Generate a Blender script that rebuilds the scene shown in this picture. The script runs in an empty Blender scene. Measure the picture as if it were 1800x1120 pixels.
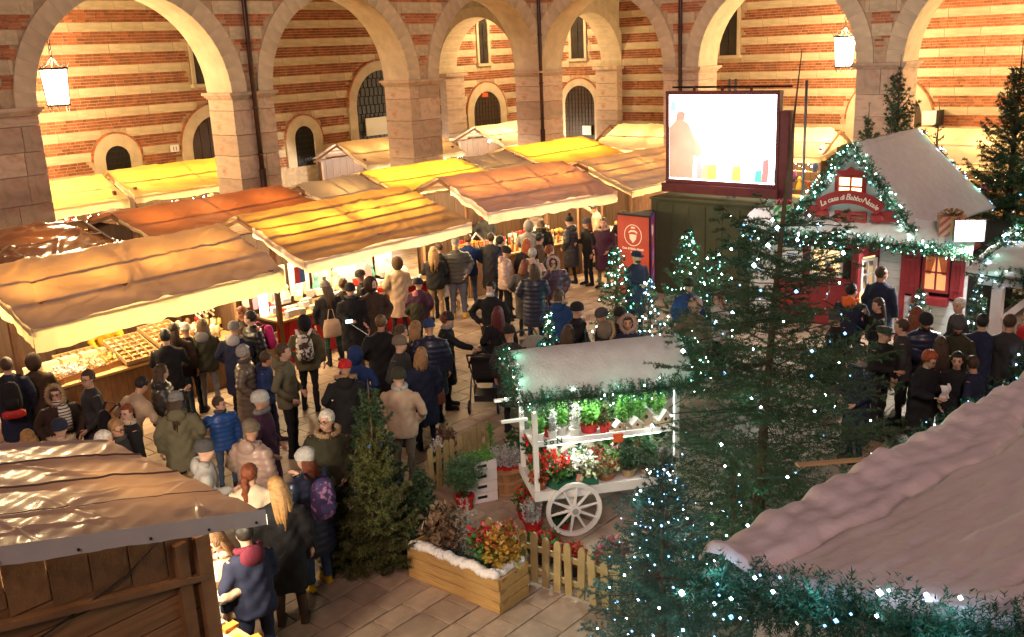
import bpy, bmesh, math, random
import numpy as np
from mathutils import Vector, Matrix
SC = bpy.context.scene
COL = SC.collection
R = math.radians
PI = math.pi
rnd = random.Random(7)
# ------------------------------------------------------------------ camera
CAM = np.array([-17.8764, -14.6254, 5.7993]); YAW, PIT, ROL, FPX = 0.7248, 0.27, -0.0443, 1711.1354
_f = np.array([math.cos(YAW)*math.cos(PIT), math.sin(YAW)*math.cos(PIT), -math.sin(PIT)])
_r = np.array([math.sin(YAW), -math.cos(YAW), 0.0]); _u = np.cross(_r, _f)
_r, _u = math.cos(ROL)*_r + math.sin(ROL)*_u, -math.sin(ROL)*_r + math.cos(ROL)*_u
cd = bpy.data.cameras.new('camera'); cam = bpy.data.objects.new('camera', cd); COL.objects.link(cam)
cd.sensor_width = 36; cd.lens = FPX/1800*36; cd.clip_start = .1; cd.clip_end = 500
cam.matrix_world = Matrix(((_r[0], _u[0], -_f[0], CAM[0]), (_r[1], _u[1], -_f[1], CAM[1]), (_r[2], _u[2], -_f[2], CAM[2]), (0, 0, 0, 1)))
SC.camera = cam
# ------------------------------------------------------------------ night sky, faint warm key, exposure
SUN_EL, SUN_AZ = R(38), R(216)
w = bpy.data.worlds.new('World'); SC.world = w; w.use_nodes = True
wn = w.node_tree; bg = wn.nodes['Background']
sky = wn.nodes.new('ShaderNodeTexSky'); sky.sky_type = 'NISHITA'; sky.sun_disc = False
sky.sun_elevation = R(-2); sky.sun_rotation = SUN_AZ
wn.links.new(sky.outputs[0], bg.inputs[0]); bg.inputs[1].default_value = SKY_STRENGTH = 0.15
sl = bpy.data.lights.new('sun', 'SUN'); sl.energy = 0.85; sl.angle = R(16); sl.color = (1, .64, .53)
so = bpy.data.objects.new('sun', sl); COL.objects.link(so)
so.rotation_euler = (Vector((math.cos(SUN_AZ)*math.cos(SUN_EL), math.sin(SUN_AZ)*math.cos(SUN_EL), math.sin(SUN_EL)))).to_track_quat('Z', 'Y').to_euler()
vs = SC.view_settings; vs.view_transform = 'Standard'; vs.look = 'None'; vs.exposure = 0.78; vs.gamma = 1; vs.use_curve_mapping = False
SC.render.engine = 'CYCLES'
cy = SC.cycles; cy.use_denoising = True; cy.max_bounces = 6; cy.diffuse_bounces = 3; cy.glossy_bounces = 3; cy.transmission_bounces = 4; cy.transparent_max_bounces = 8
cy.sample_clamp_indirect = 3; cy.sample_clamp_direct = 30; cy.caustics_reflective = False; cy.caustics_refractive = False; cy.use_light_tree = True
cy.blur_glossy = 1.0
# ------------------------------------------------------------------ places: a point seen by the survey camera, at a known height or plane
def ray(x, y): return _f + _r*(x-900)/FPX - _u*(y-560)/FPX
def G(x, y, z=0.0):
    d = ray(x, y); return CAM + d*((z-CAM[2])/d[2])
def onX(x, y, c): d = ray(x, y); return CAM + d*((c-CAM[0])/d[0])
def onY(x, y, c): d = ray(x, y); return CAM + d*((c-CAM[1])/d[1])
def px(p):
    d = np.asarray(p, float)-CAM; z = d@_f; return 900+FPX*(d@_r)/z, 560-FPX*(d@_u)/z, z
def seen(p, m=40):
    x, y, z = px(p); return z > .3 and -m < x < 1800+m and -m < y < 1120+m
# ------------------------------------------------------------------ materials
MATS = {}
def M(name, col, rough=.65, metal=0., var=.18, scale=6., bump=0., bscale=60., rand=0., trans=0., emit=0., ecol=None, spec=.4, island=0., stripe=None, coat=0., wave=None, sss=0., sampling=None, tcol=None, detail=4., ridged=False):
    if name in MATS: return MATS[name]
    m = bpy.data.materials.new(name); m.use_nodes = True; MATS[name] = m
    nt = m.node_tree; N = nt.nodes; L = nt.links; b = N['Principled BSDF']
    tc = N.new('ShaderNodeTexCoord')
    nz = N.new('ShaderNodeTexNoise'); nz.inputs['Scale'].default_value = scale; nz.inputs['Detail'].default_value = detail
    L.new(tc.outputs['Object'], nz.inputs['Vector'])
    mr = N.new('ShaderNodeMapRange'); mr.inputs[1].default_value = .3; mr.inputs[2].default_value = .7; mr.inputs[3].default_value = 1-var; mr.inputs[4].default_value = 1+var
    L.new(nz.outputs[0], mr.inputs[0]); f = mr.outputs[0]
    def mul(a, amount, src):
        r = N.new('ShaderNodeMapRange'); r.inputs[3].default_value = 1-amount; r.inputs[4].default_value = 1+amount; L.new(src, r.inputs[0])
        q = N.new('ShaderNodeMath'); q.operation = 'MULTIPLY'; L.new(a, q.inputs[0]); L.new(r.outputs[0], q.inputs[1]); return q.outputs[0]
    if rand: oi = N.new('ShaderNodeObjectInfo'); f = mul(f, rand, oi.outputs['Random'])
    if island: ge = N.new('ShaderNodeNewGeometry'); f = mul(f, island, ge.outputs['Random Per Island'])
    vm = N.new('ShaderNodeVectorMath'); vm.operation = 'SCALE'; vm.inputs[0].default_value = col[:3]; L.new(f, vm.inputs['Scale'])
    csrc = vm.outputs[0]
    if stripe:   # second colour in bands / patches: (col2, kind, scale, lo, hi, axis)
        c2, kind, s2, lo, hi = stripe[:5]
        if kind == 'wave':
            t = N.new('ShaderNodeTexWave'); t.inputs['Scale'].default_value = s2; t.bands_direction = stripe[5] if len(stripe) > 5 else 'Z'; t.inputs['Distortion'].default_value = stripe[6] if len(stripe) > 6 else .3
        elif kind == 'vor':
            t = N.new('ShaderNodeTexVoronoi'); t.inputs['Scale'].default_value = s2
        else:
            t = N.new('ShaderNodeTexNoise'); t.inputs['Scale'].default_value = s2; t.inputs['Detail'].default_value = 5
        L.new(tc.outputs['Object'], t.inputs['Vector'])
        r = N.new('ShaderNodeMapRange'); r.inputs[1].default_value = lo; r.inputs[2].default_value = hi; L.new(t.outputs[0], r.inputs[0])
        mx = N.new('ShaderNodeMix'); mx.data_type = 'RGBA'; L.new(r.outputs[0], mx.inputs[0]); L.new(csrc, mx.inputs[6]); mx.inputs[7].default_value = (*c2, 1); csrc = mx.outputs[2]
    L.new(csrc, b.inputs['Base Color'])
    b.inputs['Roughness'].default_value = rough; b.inputs['Metallic'].default_value = metal; b.inputs['Specular IOR Level'].default_value = spec
    if coat: b.inputs['Coat Weight'].default_value = coat; b.inputs['Coat Roughness'].default_value = .15
    if sss: b.inputs['Subsurface Weight'].default_value = sss; b.inputs['Subsurface Scale'].default_value = .01
    if bump:
        n2 = N.new('ShaderNodeTexNoise'); n2.inputs['Scale'].default_value = bscale; n2.inputs['Detail'].default_value = 6
        if ridged: n2.noise_type = 'RIDGED_MULTIFRACTAL'; n2.inputs['Detail'].default_value = 2.5
        L.new(tc.outputs['Object'], n2.inputs['Vector'])
        src = n2.outputs[0]
        if wave:
            wv = N.new('ShaderNodeTexWave'); wv.bands_direction = wave[0]; wv.inputs['Scale'].default_value = wave[1]; wv.inputs['Distortion'].default_value = wave[2]; L.new(tc.outputs['Object'], wv.inputs['Vector'])
            ad = N.new('ShaderNodeMath'); ad.operation = 'ADD'; L.new(wv.outputs[0], ad.inputs[0]); L.new(src, ad.inputs[1]); src = ad.outputs[0]
        bp = N.new('ShaderNodeBump'); bp.inputs['Strength'].default_value = bump; bp.inputs['Distance'].default_value = .02; L.new(src, bp.inputs['Height']); L.new(bp.outputs[0], b.inputs['Normal'])
    if emit:
        b.inputs['Emission Color'].default_value = (*(ecol or col)[:3], 1); b.inputs['Emission Strength'].default_value = emit
    if trans:
        tr = N.new('ShaderNodeBsdfTranslucent')
        if tcol: tr.inputs[0].default_value = (*tcol, 1)
        else: L.new(csrc, tr.inputs[0])
        ms = N.new('ShaderNodeMixShader'); ms.inputs[0].default_value = trans; L.new(b.outputs[0], ms.inputs[1]); L.new(tr.outputs[0], ms.inputs[2]); L.new(ms.outputs[0], N['Material Output'].inputs[0])
    if sampling: m.cycles.emission_sampling = sampling
    return m
def glass(name, tint=(.8, .85, .9), rough=.05, alpha=.75):
    if name in MATS: return MATS[name]
    m = bpy.data.materials.new(name); m.use_nodes = True; MATS[name] = m
    N = m.node_tree.nodes; L = m.node_tree.links; N.remove(N['Principled BSDF'])
    t = N.new('ShaderNodeBsdfTransparent'); t.inputs[0].default_value = (*tint, 1); g = N.new('ShaderNodeBsdfGlossy'); g.inputs[1].default_value = rough
    x = N.new('ShaderNodeMixShader'); x.inputs[0].default_value = 1-alpha; L.new(t.outputs[0], x.inputs[1]); L.new(g.outputs[0], x.inputs[2]); L.new(x.outputs[0], N['Material Output'].inputs[0])
    return m
# ------------------------------------------------------------------ mesh building
class MB:
    def __init__(s): s.v = []; s.f = []; s.m = []; s.n = 0
    def add(s, v, f, mi=0):
        o = s.n; v = [tuple(map(float, q)) for q in v]; s.v += v; s.f += [tuple(o+i for i in q) for q in f]; s.m += [mi]*len(f); s.n += len(v); return s
    def box(s, c, d, rz=0, mi=0, rx=0, ry=0):
        h = np.array(d)/2.; q = np.array([(x, y, z) for x in (-1, 1) for y in (-1, 1) for z in (-1, 1)])*h
        if rx or ry or rz: q = q@np.array(Matrix.Rotation(rz, 3, 'Z')@Matrix.Rotation(ry, 3, 'Y')@Matrix.Rotation(rx, 3, 'X')).T
        return s.add(q+np.array(c), [(0, 1, 3, 2), (4, 6, 7, 5), (0, 4, 5, 1), (2, 3, 7, 6), (0, 2, 6, 4), (1, 5, 7, 3)], mi)
    def bar(s, a, b, wx, wy=None, mi=0):       # square bar from a to b
        wy = wy or wx; return s.tube([a, b], [(wx*.7071, wy*.7071)]*2, 4, mi, ph=PI/4)
    def tube(s, pts, rad, n=8, mi=0, cap=True, ref=None, ph=0.):
        pts = [np.array(p, float) for p in pts]; k = len(pts); vs = []
        if not isinstance(rad, (list, tuple, np.ndarray)): rad = [rad]*k
        for i, p in enumerate(pts):
            t = pts[min(i+1, k-1)]-pts[max(i-1, 0)]; t = t/(np.linalg.norm(t)+1e-9)
            rf = np.array(ref if ref is not None else (1, 0, 0), float)
            if abs(t@rf) > .92: rf = np.array((0, 1, 0), float) if abs(t[1]) < .8 else np.array((0, 0, 1.))
            a = rf-t*(t@rf); a /= np.linalg.norm(a); b = np.cross(t, a)
            ra, rb = rad[i] if isinstance(rad[i], (list, tuple, np.ndarray)) else (rad[i], rad[i])
            for j in range(n):
                th = 2*PI*j/n+ph; vs.append(p+a*ra*math.cos(th)+b*rb*math.sin(th))
        fs = [(i*n+j, i*n+(j+1) % n, (i+1)*n+(j+1) % n, (i+1)*n+j) for i in range(k-1) for j in range(n)]
        if cap: fs += [tuple(range(n-1, -1, -1)), tuple(range((k-1)*n, k*n))]
        return s.add(vs, fs, mi)
    def lathe(s, prof, n=16, c=(0, 0, 0), mi=0, sx=1, sy=1):
        vs = [(c[0]+r*sx*math.cos(2*PI*j/n), c[1]+r*sy*math.sin(2*PI*j/n), c[2]+z) for r, z in prof for j in range(n)]; k = len(prof)
        fs = [(i*n+j, i*n+(j+1) % n, (i+1)*n+(j+1) % n, (i+1)*n+j) for i in range(k-1) for j in range(n)]
        if prof[0][0] > 1e-4: fs.append(tuple(range(n-1, -1, -1)))
        if prof[-1][0] > 1e-4: fs.append(tuple(range((k-1)*n, k*n)))
        return s.add(vs, fs, mi)
    def ball(s, c, r, n=10, m=7, mi=0, rot=None):
        r = r if isinstance(r, (tuple, list)) else (r, r, r); vs = []
        for i in range(m+1):
            a = PI*i/m
            for j in range(n): vs.append((r[0]*math.sin(a)*math.cos(2*PI*j/n), r[1]*math.sin(a)*math.sin(2*PI*j/n), -r[2]*math.cos(a)))
        vs = np.array(vs)
        if rot is not None: vs = vs@np.array(rot).T
        fs = [(i*n+j, i*n+(j+1) % n, (i+1)*n+(j+1) % n, (i+1)*n+j) for i in range(m) for j in range(n)]
        return s.add(vs+np.array(c), fs, mi)
    def grid(s, fn, nu, nv, mi=0):
        vs = [fn(i/nu, j/nv) for j in range(nv+1) for i in range(nu+1)]; w_ = nu+1
        return s.add(vs, [(j*w_+i, j*w_+i+1, (j+1)*w_+i+1, (j+1)*w_+i) for j in range(nv) for i in range(nu)], mi)
    def prism(s, poly, z0, z1, mi=0):           # polygon (x,y) extruded in z
        n = len(poly); vs = [(x, y, z0) for x, y in poly]+[(x, y, z1) for x, y in poly]
        return s.add(vs, [tuple(range(n-1, -1, -1)), tuple(range(n, 2*n))]+[(i, (i+1) % n, n+(i+1) % n, n+i) for i in range(n)], mi)
    def slab(s, poly, axis, t0, t1, mi=0):      # polygon in the plane across `axis`, extruded along it
        n0 = s.n; s.prism(poly, t0, t1, mi); vv = s.v[n0:]
        s.v[n0:] = [((z, x, y) if axis == 'X' else (x, z, y)) for x, y, z in vv]; return s
    def mesh(s, name, mats, smooth=False):
        me = bpy.data.meshes.new(name); me.from_pydata(s.v, [], s.f); fix_normals(me)
        for m in (mats if isinstance(mats, (list, tuple)) else [mats]): me.materials.append(m)
        if any(s.m): me.polygons.foreach_set('material_index', s.m)
        if smooth: me.polygons.foreach_set('use_smooth', [True]*len(me.polygons))
        return me
    def build(s, name, mats, parent=None, smooth=False, loc=None, rz=0, **tags):
        o = link(name, s.mesh(name, mats, smooth), parent, loc, rz)
        for k, v in tags.items(): o[k] = v
        return o
def fix_normals(me):
    me.validate()
    b = bmesh.new(); b.from_mesh(me); bmesh.ops.recalc_face_normals(b, faces=b.faces); b.to_mesh(me); b.free()
def link(name, me, parent=None, loc=None, rz=0):
    o = bpy.data.objects.new(name, me); COL.objects.link(o); o.parent = parent
    if loc is not None: o.location = tuple(map(float, loc))
    if rz: o.rotation_euler[2] = rz
    return o
def thing(name, label, cat, loc=(0, 0, 0), rz=0, group=None, kind=None):
    o = link(name, None, None, loc, rz); o.empty_display_size = .1; return tag(o, label, cat, group, kind)
def tag(o, label=None, cat=None, group=None, kind=None):
    if label: o['label'] = label
    if cat: o['category'] = cat
    if group: o['group'] = group
    if kind: o['kind'] = kind
    return o
def boxes_mesh(name, cs, ds, mats, rz=None):    # many loose boxes in one mesh, fast
    cs = np.array(cs, float); ds = np.array(ds, float)/2; k = len(cs)
    u = np.array([(x, y, z) for x in (-1, 1) for y in (-1, 1) for z in (-1, 1)], float)
    v = u[None]*ds[:, None]
    if rz is not None:
        c, s_ = np.cos(rz)[:, None], np.sin(rz)[:, None]; v = np.stack([v[..., 0]*c-v[..., 1]*s_, v[..., 0]*s_+v[..., 1]*c, v[..., 2]], -1)
    v = (v+cs[:, None]).reshape(-1, 3)
    f = np.array([(0, 1, 3, 2), (4, 6, 7, 5), (0, 4, 5, 1), (2, 3, 7, 6), (0, 2, 6, 4), (1, 5, 7, 3)])
    f = (f[None]+8*np.arange(k)[:, None, None]).reshape(-1, 4)
    return raw_mesh(name, v, f, mats)
def raw_mesh(name, v, f, mats, mi=None, smooth=False):
    me = bpy.data.meshes.new(name); f = np.asarray(f); n = f.shape[1]; v = np.asarray(v, np.float32)
    me.vertices.add(len(v)); me.vertices.foreach_set('co', v.ravel()); me.loops.add(f.size); me.loops.foreach_set('vertex_index', f.ravel().astype(np.int32))
    me.polygons.add(len(f)); me.polygons.foreach_set('loop_start', np.arange(0, f.size, n, dtype=np.int32)); me.polygons.foreach_set('loop_total', np.full(len(f), n, np.int32))
    for m in (mats if isinstance(mats, (list, tuple)) else [mats]): me.materials.append(m)
    if mi is not None: me.polygons.foreach_set('material_index', np.asarray(mi, np.int32))
    me.polygons.foreach_set('use_smooth', np.full(len(f), bool(smooth)))
    me.update(calc_edges=True); me.validate(); return me
UNIT = {}
def unit_box(mat, bevel=.04):
    if mat.name not in UNIT:
        b = bmesh.new(); bmesh.ops.create_cube(b, size=1)
        me = bpy.data.meshes.new('piece'); b.to_mesh(me); b.free(); me.materials.append(mat); UNIT[mat.name] = me
    return UNIT[mat.name]
def piece(name, mat, c, d, parent, rz=0):       # one brick / stone / slat sharing a unit mesh
    o = link(name, unit_box(mat), parent, c, rz); o.scale = tuple(map(float, d)); return o
def lamp(parent, name, loc, power, col=(1, .78, .45), r=.06, kind='POINT'):
    l = bpy.data.lights.new(name, kind); l.energy = power; l.color = col; l.shadow_soft_size = r
    o = bpy.data.objects.new(name, l); COL.objects.link(o); o.parent = parent; o.location = tuple(map(float, loc)); return o
def copy_tree(o, parent=None):
    c = o.copy(); COL.objects.link(c); c.parent = parent
    for ch in list(o.children): copy_tree(ch, c)
    return c
TXTC = {}
def text_mesh(txt, size, mat=None, extrude=.004, shear=0., align='CENTER', bold=0.):
    key = (txt, size, extrude, shear, bold)
    if key in TXTC:
        me = TXTC[key].copy()
        if mat: me.materials.append(mat)
        return me
    me = _text_mesh(txt, size, extrude, shear, align, bold); TXTC[key] = me
    return text_mesh(txt, size, mat, extrude, shear, align, bold)
def _text_mesh(txt, size, extrude, shear, align, bold):
    c = bpy.data.curves.new('text', 'FONT'); c.body = txt; c.size = size; c.extrude = extrude; c.align_x = align; c.shear = shear; c.offset = bold
    o = bpy.data.objects.new('text', c); COL.objects.link(o)
    me = bpy.data.meshes.new_from_object(o.evaluated_get(bpy.context.evaluated_depsgraph_get())); bpy.data.objects.remove(o); bpy.data.curves.remove(c)
    me.materials.clear(); return me
def noise1(x, y, s=0):
    return (math.sin(x*1.7+s)*math.cos(y*2.3+s*1.3)+.5*math.sin(x*4.1+y*3.3+s*2.1)+.3*math.sin(x*9.7-y*7.9+s))/1.8
# base palette
TUFF = M('tuff_stone', (.52, .42, .28), .85, var=.16, scale=3, bump=.35, bscale=30, rand=.10)
PIER = M('pier_stone', (.50, .37, .27), .8, var=.28, scale=2.2, bump=.8, bscale=12, rand=.22, stripe=((.34, .19, .13), 'noise', 2.2, .5, .7))
RING = M('ring_stone', (.52, .42, .29), .85, var=.14, scale=3, bump=.3, bscale=24, rand=.08)
BRICK = M('brick', (.35, .115, .05), .9, var=.25, scale=5, bump=.4, bscale=80, rand=.28, island=.28)
MORTAR = M('mortar', (.43, .31, .20), .95, var=.2, scale=8, bump=.3, bscale=60)
IRON = M('wrought_iron', (.025, .02, .018), .5, .6, var=.2)
WOOD = M('brown_wood', (.16, .085, .04), .6, var=.3, scale=3, bump=.2, bscale=30, rand=.15, stripe=((.09, .045, .02), 'noise', 5, .5, .7))
WOODL = M('pale_wood', (.42, .27, .13), .6, var=.2, scale=4, bump=.15, bscale=30, rand=.12)
WHITE = M('white_paint', (.74, .73, .72), .5, var=.06, scale=5, bump=.1, bscale=50)
RED = M('red_paint', (.30, .018, .022), .5, var=.12, scale=6)
SNOW = M('artificial_snow', (.62, .60, .60), .95, var=.07, scale=7, bump=.5, bscale=26)
BLACK = M('black_metal', (.015, .015, .017), .5, var=.1)
for _c in sorted(set('La casa di Babbo Natale')-{' '}): text_mesh(_c, .135 if _c.islower() else .165, None, .004, .28, bold=.0015)
for _t, _s in (('ANA·VI·', .115), ('Associazi', .062), ('Nazaren', .062), ('alvere', .062)): text_mesh(_t, _s, None, .003, bold=.002)
for _t, _s in (('Casa di Babbo Natale', .072), ('Santa', .06)): text_mesh(_t, _s, None, .002, bold=.002)
text_mesh('11', .17); text_mesh('S o N', .10, None, .002, bold=.003)
# ------------------------------------------------------------------ ground
g = MB(); g.grid(lambda a, b: (-60+120*a, -60+120*b, -.03), 4, 4)
ground = g.build('ground', M('joint_earth', (.10, .075, .055), .95, var=.3, scale=9, bump=.4, bscale=40)); tag(ground, kind='structure')
FLAG = M('flagstone', (.39, .285, .205), .5, var=.25, scale=1.7, bump=.35, bscale=9, rand=.22, island=.22, stripe=((.17, .12, .10), 'noise', 1.1, .5, .8))
b = bmesh.new(); bmesh.ops.create_cube(b, size=1); bmesh.ops.bevel(b, geom=[e for e in b.edges if e.verts[0].co.z > 0 and e.verts[1].co.z > 0], offset=.03, segments=1, affect='EDGES')
flag_me = bpy.data.meshes.new('paving_slab'); b.to_mesh(flag_me); b.free(); flag_me.materials.append(FLAG)
paving = link('pavement', None); tag(paving, kind='structure')
slabs = []
y = -17.; rg = random.Random(3)
while y < 16:
    h = rg.choice((.30, .36, .42)); x = -20.+rg.random()*.6
    while x < 17:
        l = rg.uniform(.32, .62); slabs.append((x+l/2, y+h/2, l-.016, h-.016)); x += l
    y += h
vis = [q for q in slabs if seen((q[0], q[1], 0), 60)]
# the market side of the square is open between the stall fronts and the cart
near = sorted(vis, key=lambda q: px((q[0], q[1], 0))[2]+(30 if q[1] > -.6 else 0)+(12 if q[1] < -9.5 else 0))[:300]
ns = set(near)
for (x, y, l, h) in near:
    o = link('paving_slab', flag_me, paving, (x, y, -.04+rg.uniform(-.004, .004))); o.scale = (l, h, .08); o.rotation_euler = (rg.uniform(-.004, .004), rg.uniform(-.004, .004), rg.uniform(-.006, .006))
rest = [q for q in slabs if q not in ns]
o = link('paving_beyond', boxes_mesh('paving_beyond', [(x, y, -.042+rg.uniform(-.003, .003)) for x, y, l, h in rest], [(l, h, .08) for x, y, l, h in rest], FLAG), paving); o['kind'] = 'stuff'
# ------------------------------------------------------------------ arcades of the courtyard
CX, CY, SP, ZC, PW, EE = 8.9382, 7.3127, 6.1496, 5.0, 1.2576, .074
RA = (SP-PW)/2; TH = 1.1; DEP = 5.0; ZT = 9.2
BACKZ = [(3.6, 8.2)]
def bands(z0, z1, brick_first, hb, hs):
    out = []; z = z0; br = brick_first
    while z < z1: h = hb if br else hs; out.append((z, min(z+h, z1), br)); z += h; br = not br
    return out
def lay(parent, s, lst, y0, out_sign, mat_b, ok, rng, hcourse=.083, n_brick=300, proud=.012, stone_len=(.8, 1.7), u_rng=(0, 10)):
    """bricks and stone blocks on a face at local y = y0 (proud towards out_sign); u runs along s*x"""
    bricks = []; stones = []
    for z0, z1, br in lst:
        if br:
            n = max(1, round((z1-z0)/hcourse)); hc = (z1-z0)/n
            for i in range(n):
                u = u_rng[0]-rng.random()*.25
                while u < u_rng[1]:
                    l = rng.choice((.24, .25, .26, .13)); zc = z0+(i+.5)*hc
                    if ok(u, u+l, zc-hc/2, zc+hc/2): bricks.append((u+l/2, zc, l-.020, hc-.019))
                    u += l
        else:
            u = u_rng[0]-rng.random()
            while u < u_rng[1]:
                l = rng.uniform(*stone_len); a, c = u, u+l; u += l
                # shorten a block where it meets an opening
                step = .06; segs = []; cur = None; t = a
                while t < c-1e-6:
                    e = min(t+step, c)
                    if ok(t, e, z0, z1): cur = (cur[0], e) if cur else (t, e)
                    elif cur: segs.append(cur); cur = None
                    t = e
                if cur: segs.append(cur)
                for p, q in segs:
                    if q-p > .08: stones.append(((p+q)/2, (z0+z1)/2, q-p-.008, z1-z0-.006))
    return bricks, stones
def place_masonry(parent, s, bricks, stones, y0, out_sign, rng, wpt, n_brick=300, n_stone=280):
    def key(q): p = wpt(q[0], q[1]); x, y, z = px(p); return z+(0 if -20 < x < 1820 and -20 < y < 1100 else 100)
    bricks.sort(key=key); stones.sort(key=key)
    for q in bricks[:n_brick]:
        pr_ = rng.uniform(.006, .016); piece('brick', BRICK, (s*q[0], y0+out_sign*(pr_-.03), q[1]), (q[2], .06, q[3]), parent)
    R_ = bricks[n_brick:]
    if R_:
        o = link('brickwork', boxes_mesh('brickwork', [(s*q[0], y0+out_sign*(rng.uniform(.006, .016)-.03), q[1]) for q in R_], [(q[2], .06, q[3]) for q in R_], BRICK), parent); o['kind'] = 'stuff'
    for q in stones[:n_stone]:
        pr_ = rng.uniform(.012, .02); piece('stone_block', TUFF, (s*q[0], y0+out_sign*(pr_-.03), q[1]), (q[2], .06, q[3]), parent)
    R_ = stones[n_stone:]
    if R_:
        o = link('stonework', boxes_mesh('stonework', [(s*q[0], y0+out_sign*(.016-.03), q[1]) for q in R_], [(q[2], .06, q[3]) for q in R_], TUFF), parent); o['kind'] = 'stuff'
def wedge_mesh(r0, r1, a, t, mat, name):        # voussoir pointing to +z of its arch centre, thickness along y
    m = MB(); k = 3
    q = [(r*math.sin(th), r*math.cos(th)) for r, ths in ((r0, np.linspace(-a/2, a/2, k)), (r1, np.linspace(a/2, -a/2, k))) for th in ths]
    m.slab(q, 'Y', -t/2, t/2); return m.mesh(name, mat)
def arch_strip(us, bottoms, top, y0, y1, s):    # wall strip with an arched underside
    m = MB(); n = len(us)
    for yy in (y0, y1):
        m.add([(s*u, yy, b_) for u, b_ in zip(us, bottoms)]+[(s*u, yy, top) for u in us], [(i, i+1, n+i+1, n+i) for i in range(n-1)])
    m.add([(s*u, yy, b_) for yy in (y0, y1) for u, b_ in zip(us, bottoms)], [(i, i+1, n+i+1, n+i) for i in range(n-1)], 1)
    m.add([(s*us[0], y0, bottoms[0]), (s*us[0], y1, bottoms[0]), (s*us[0], y1, top), (s*us[0], y0, top)], [(0, 1, 2, 3)])
    m.add([(s*us[-1], y0, bottoms[-1]), (s*us[-1], y1, bottoms[-1]), (s*us[-1], y1, top), (s*us[-1], y0, top)], [(0, 1, 2, 3)])
    m.add([(s*us[0], y0, top), (s*us[0], y1, top), (s*us[-1], y1, top), (s*us[-1], y0, top)], [(0, 1, 2, 3)])
    return m
def arcade(name, label, s, rz, nb, seed):
    rng = random.Random(seed); T = thing(name, label, 'arcade', (CX, CY, 0), rz)
    wp = lambda u, z, y=0.: (CX-u, CY+y, z) if s < 0 else (CX+y, CY-u, z)
    opens = [(EE+m*SP, EE+(m+1)*SP-PW) for m in range(nb)]
    us, bs = [0., EE], [ZC, ZC]
    for a, c in opens:
        uc = (a+c)/2
        for th in np.linspace(PI, 0, 33): us.append(uc+RA*math.cos(th)); bs.append(ZC+RA*math.sin(th))
        us.append(c+PW); bs.append(ZC)
    arch_strip(us, bs, ZT, 0, TH, s).build('wall_core', [MORTAR, RING], T)
    RO = .46
    wm = wedge_mesh(RA, RA+RO, PI/25*.992, .10, RING, 'voussoir')
    for a, c in opens:
        uc = (a+c)/2
        for i in range(25):
            th = -PI/2+PI*(i+.5)/25
            o = link('voussoir', wm, T, (s*uc, .01+rng.uniform(-.004, .004), ZC)); o.rotation_euler[1] = th
    def ok(u0, u1, z0, z1):
        for a, c in opens:
            uc = (a+c)/2
            du = 0 if u0 <= uc <= u1 else min(abs(u0-uc), abs(u1-uc)); dz = max(0, z0-ZC)
            if du*du+dz*dz < (RA+RO-.03)**2: return False
        return u0 > .03
    bl, st = lay(T, s, bands(ZC+.42, 8.0, True, .30, .31), 0, -1, BRICK, ok, rng, .075, u_rng=(0, opens[-1][1]+PW), stone_len=(.5, 1.1))
    place_masonry(T, s, bl, st, 0, -1, rng, wp, 300, 200)
    for m in range(nb+1):
        u1 = EE+m*SP; u0 = u1-PW if m else -TH
        if m == 0 and s > 0: continue              # the corner pier is built once, with the left arcade
        P_ = link('pier', None, T); z = 0.; d0 = 0. if m else -EE
        while z < ZC-.16:
            h = min(rng.uniform(.42, .66), ZC-.14-z)
            if ZC-.14-z-h < .2: h = ZC-.14-z
            sp = rng.uniform(.3, .7); uu = u0+(u1-u0)*sp
            parts_ = [(u0, uu), (uu, u1)] if rng.random() < .72 and m else [(u0, u1)]
            for p, q in parts_:
                j = rng.uniform(0, .018)
                piece('pier_block', PIER, (s*(p+q)/2, (d0+TH)/2-j/2, z+h/2), (q-p-.012, TH-d0+j, h-.012), P_)
            z += h
        C_ = MB(); cc = s*(u0+u1)/2; wd = u1-u0; yd = TH-d0; ym = (d0+TH)/2
        for zz, hh, pr_ in ((ZC-.14, .05, .03), (ZC-.09, .05, .065), (ZC-.04, .07, .11)): C_.box((cc, ym, zz+hh/2), (wd+2*pr_, yd+2*pr_, hh-.001))
        C_.build('capital', PIER, P_)
    return T, wp, opens
arcL, wpL, opL = arcade('courtyard_arcade', 'striped brick and tuff arcade of round arches behind the long stall rows', -1, 0, 4, 5)
arcR, wpR, opR = arcade('courtyard_arcade', 'striped brick and tuff arcade behind the big screen and little red house', 1, -PI/2, 3, 6)
# cross arches of the corner bay
for s, T in ((1, arcL), (-1, arcR)):
    m_ = MB(); rr = (DEP-TH)/2; us, bs = [TH], [0.]
    for th in np.linspace(PI, 0, 25): us.append(TH+rr+rr*math.cos(th)); bs.append(ZC+rr*math.sin(th))
    # local x of the left arcade runs to +X beyond the corner: its cross arch carries on the right arcade's line
    D = arch_strip(us, bs, 8.6, .15, .95, s)
    wm = wedge_mesh(rr, rr+.36, PI/17*.992, .95, RING, 'voussoir')
    D.build('cross_wall', [TUFF, RING], T)
    for i in range(17):
        o = link('voussoir', wm, T, (s*(TH+rr), .55, ZC)); o.rotation_euler[1] = -PI/2+PI*(i+.5)/17
    z = 0
    while z < ZC-.1:
        h = min(rnd.uniform(.35, .6), ZC-z); piece('pier_block', PIER, (s*(DEP-.18), .55, z+h/2), (.36-rnd.uniform(0, .04), 1.0, h-.01), T); z += h
    C_ = MB().box((s*(DEP-.22), .55, ZC-.06), (.5, 1.14, .12)); C_.build('capital', PIER, T)
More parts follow.
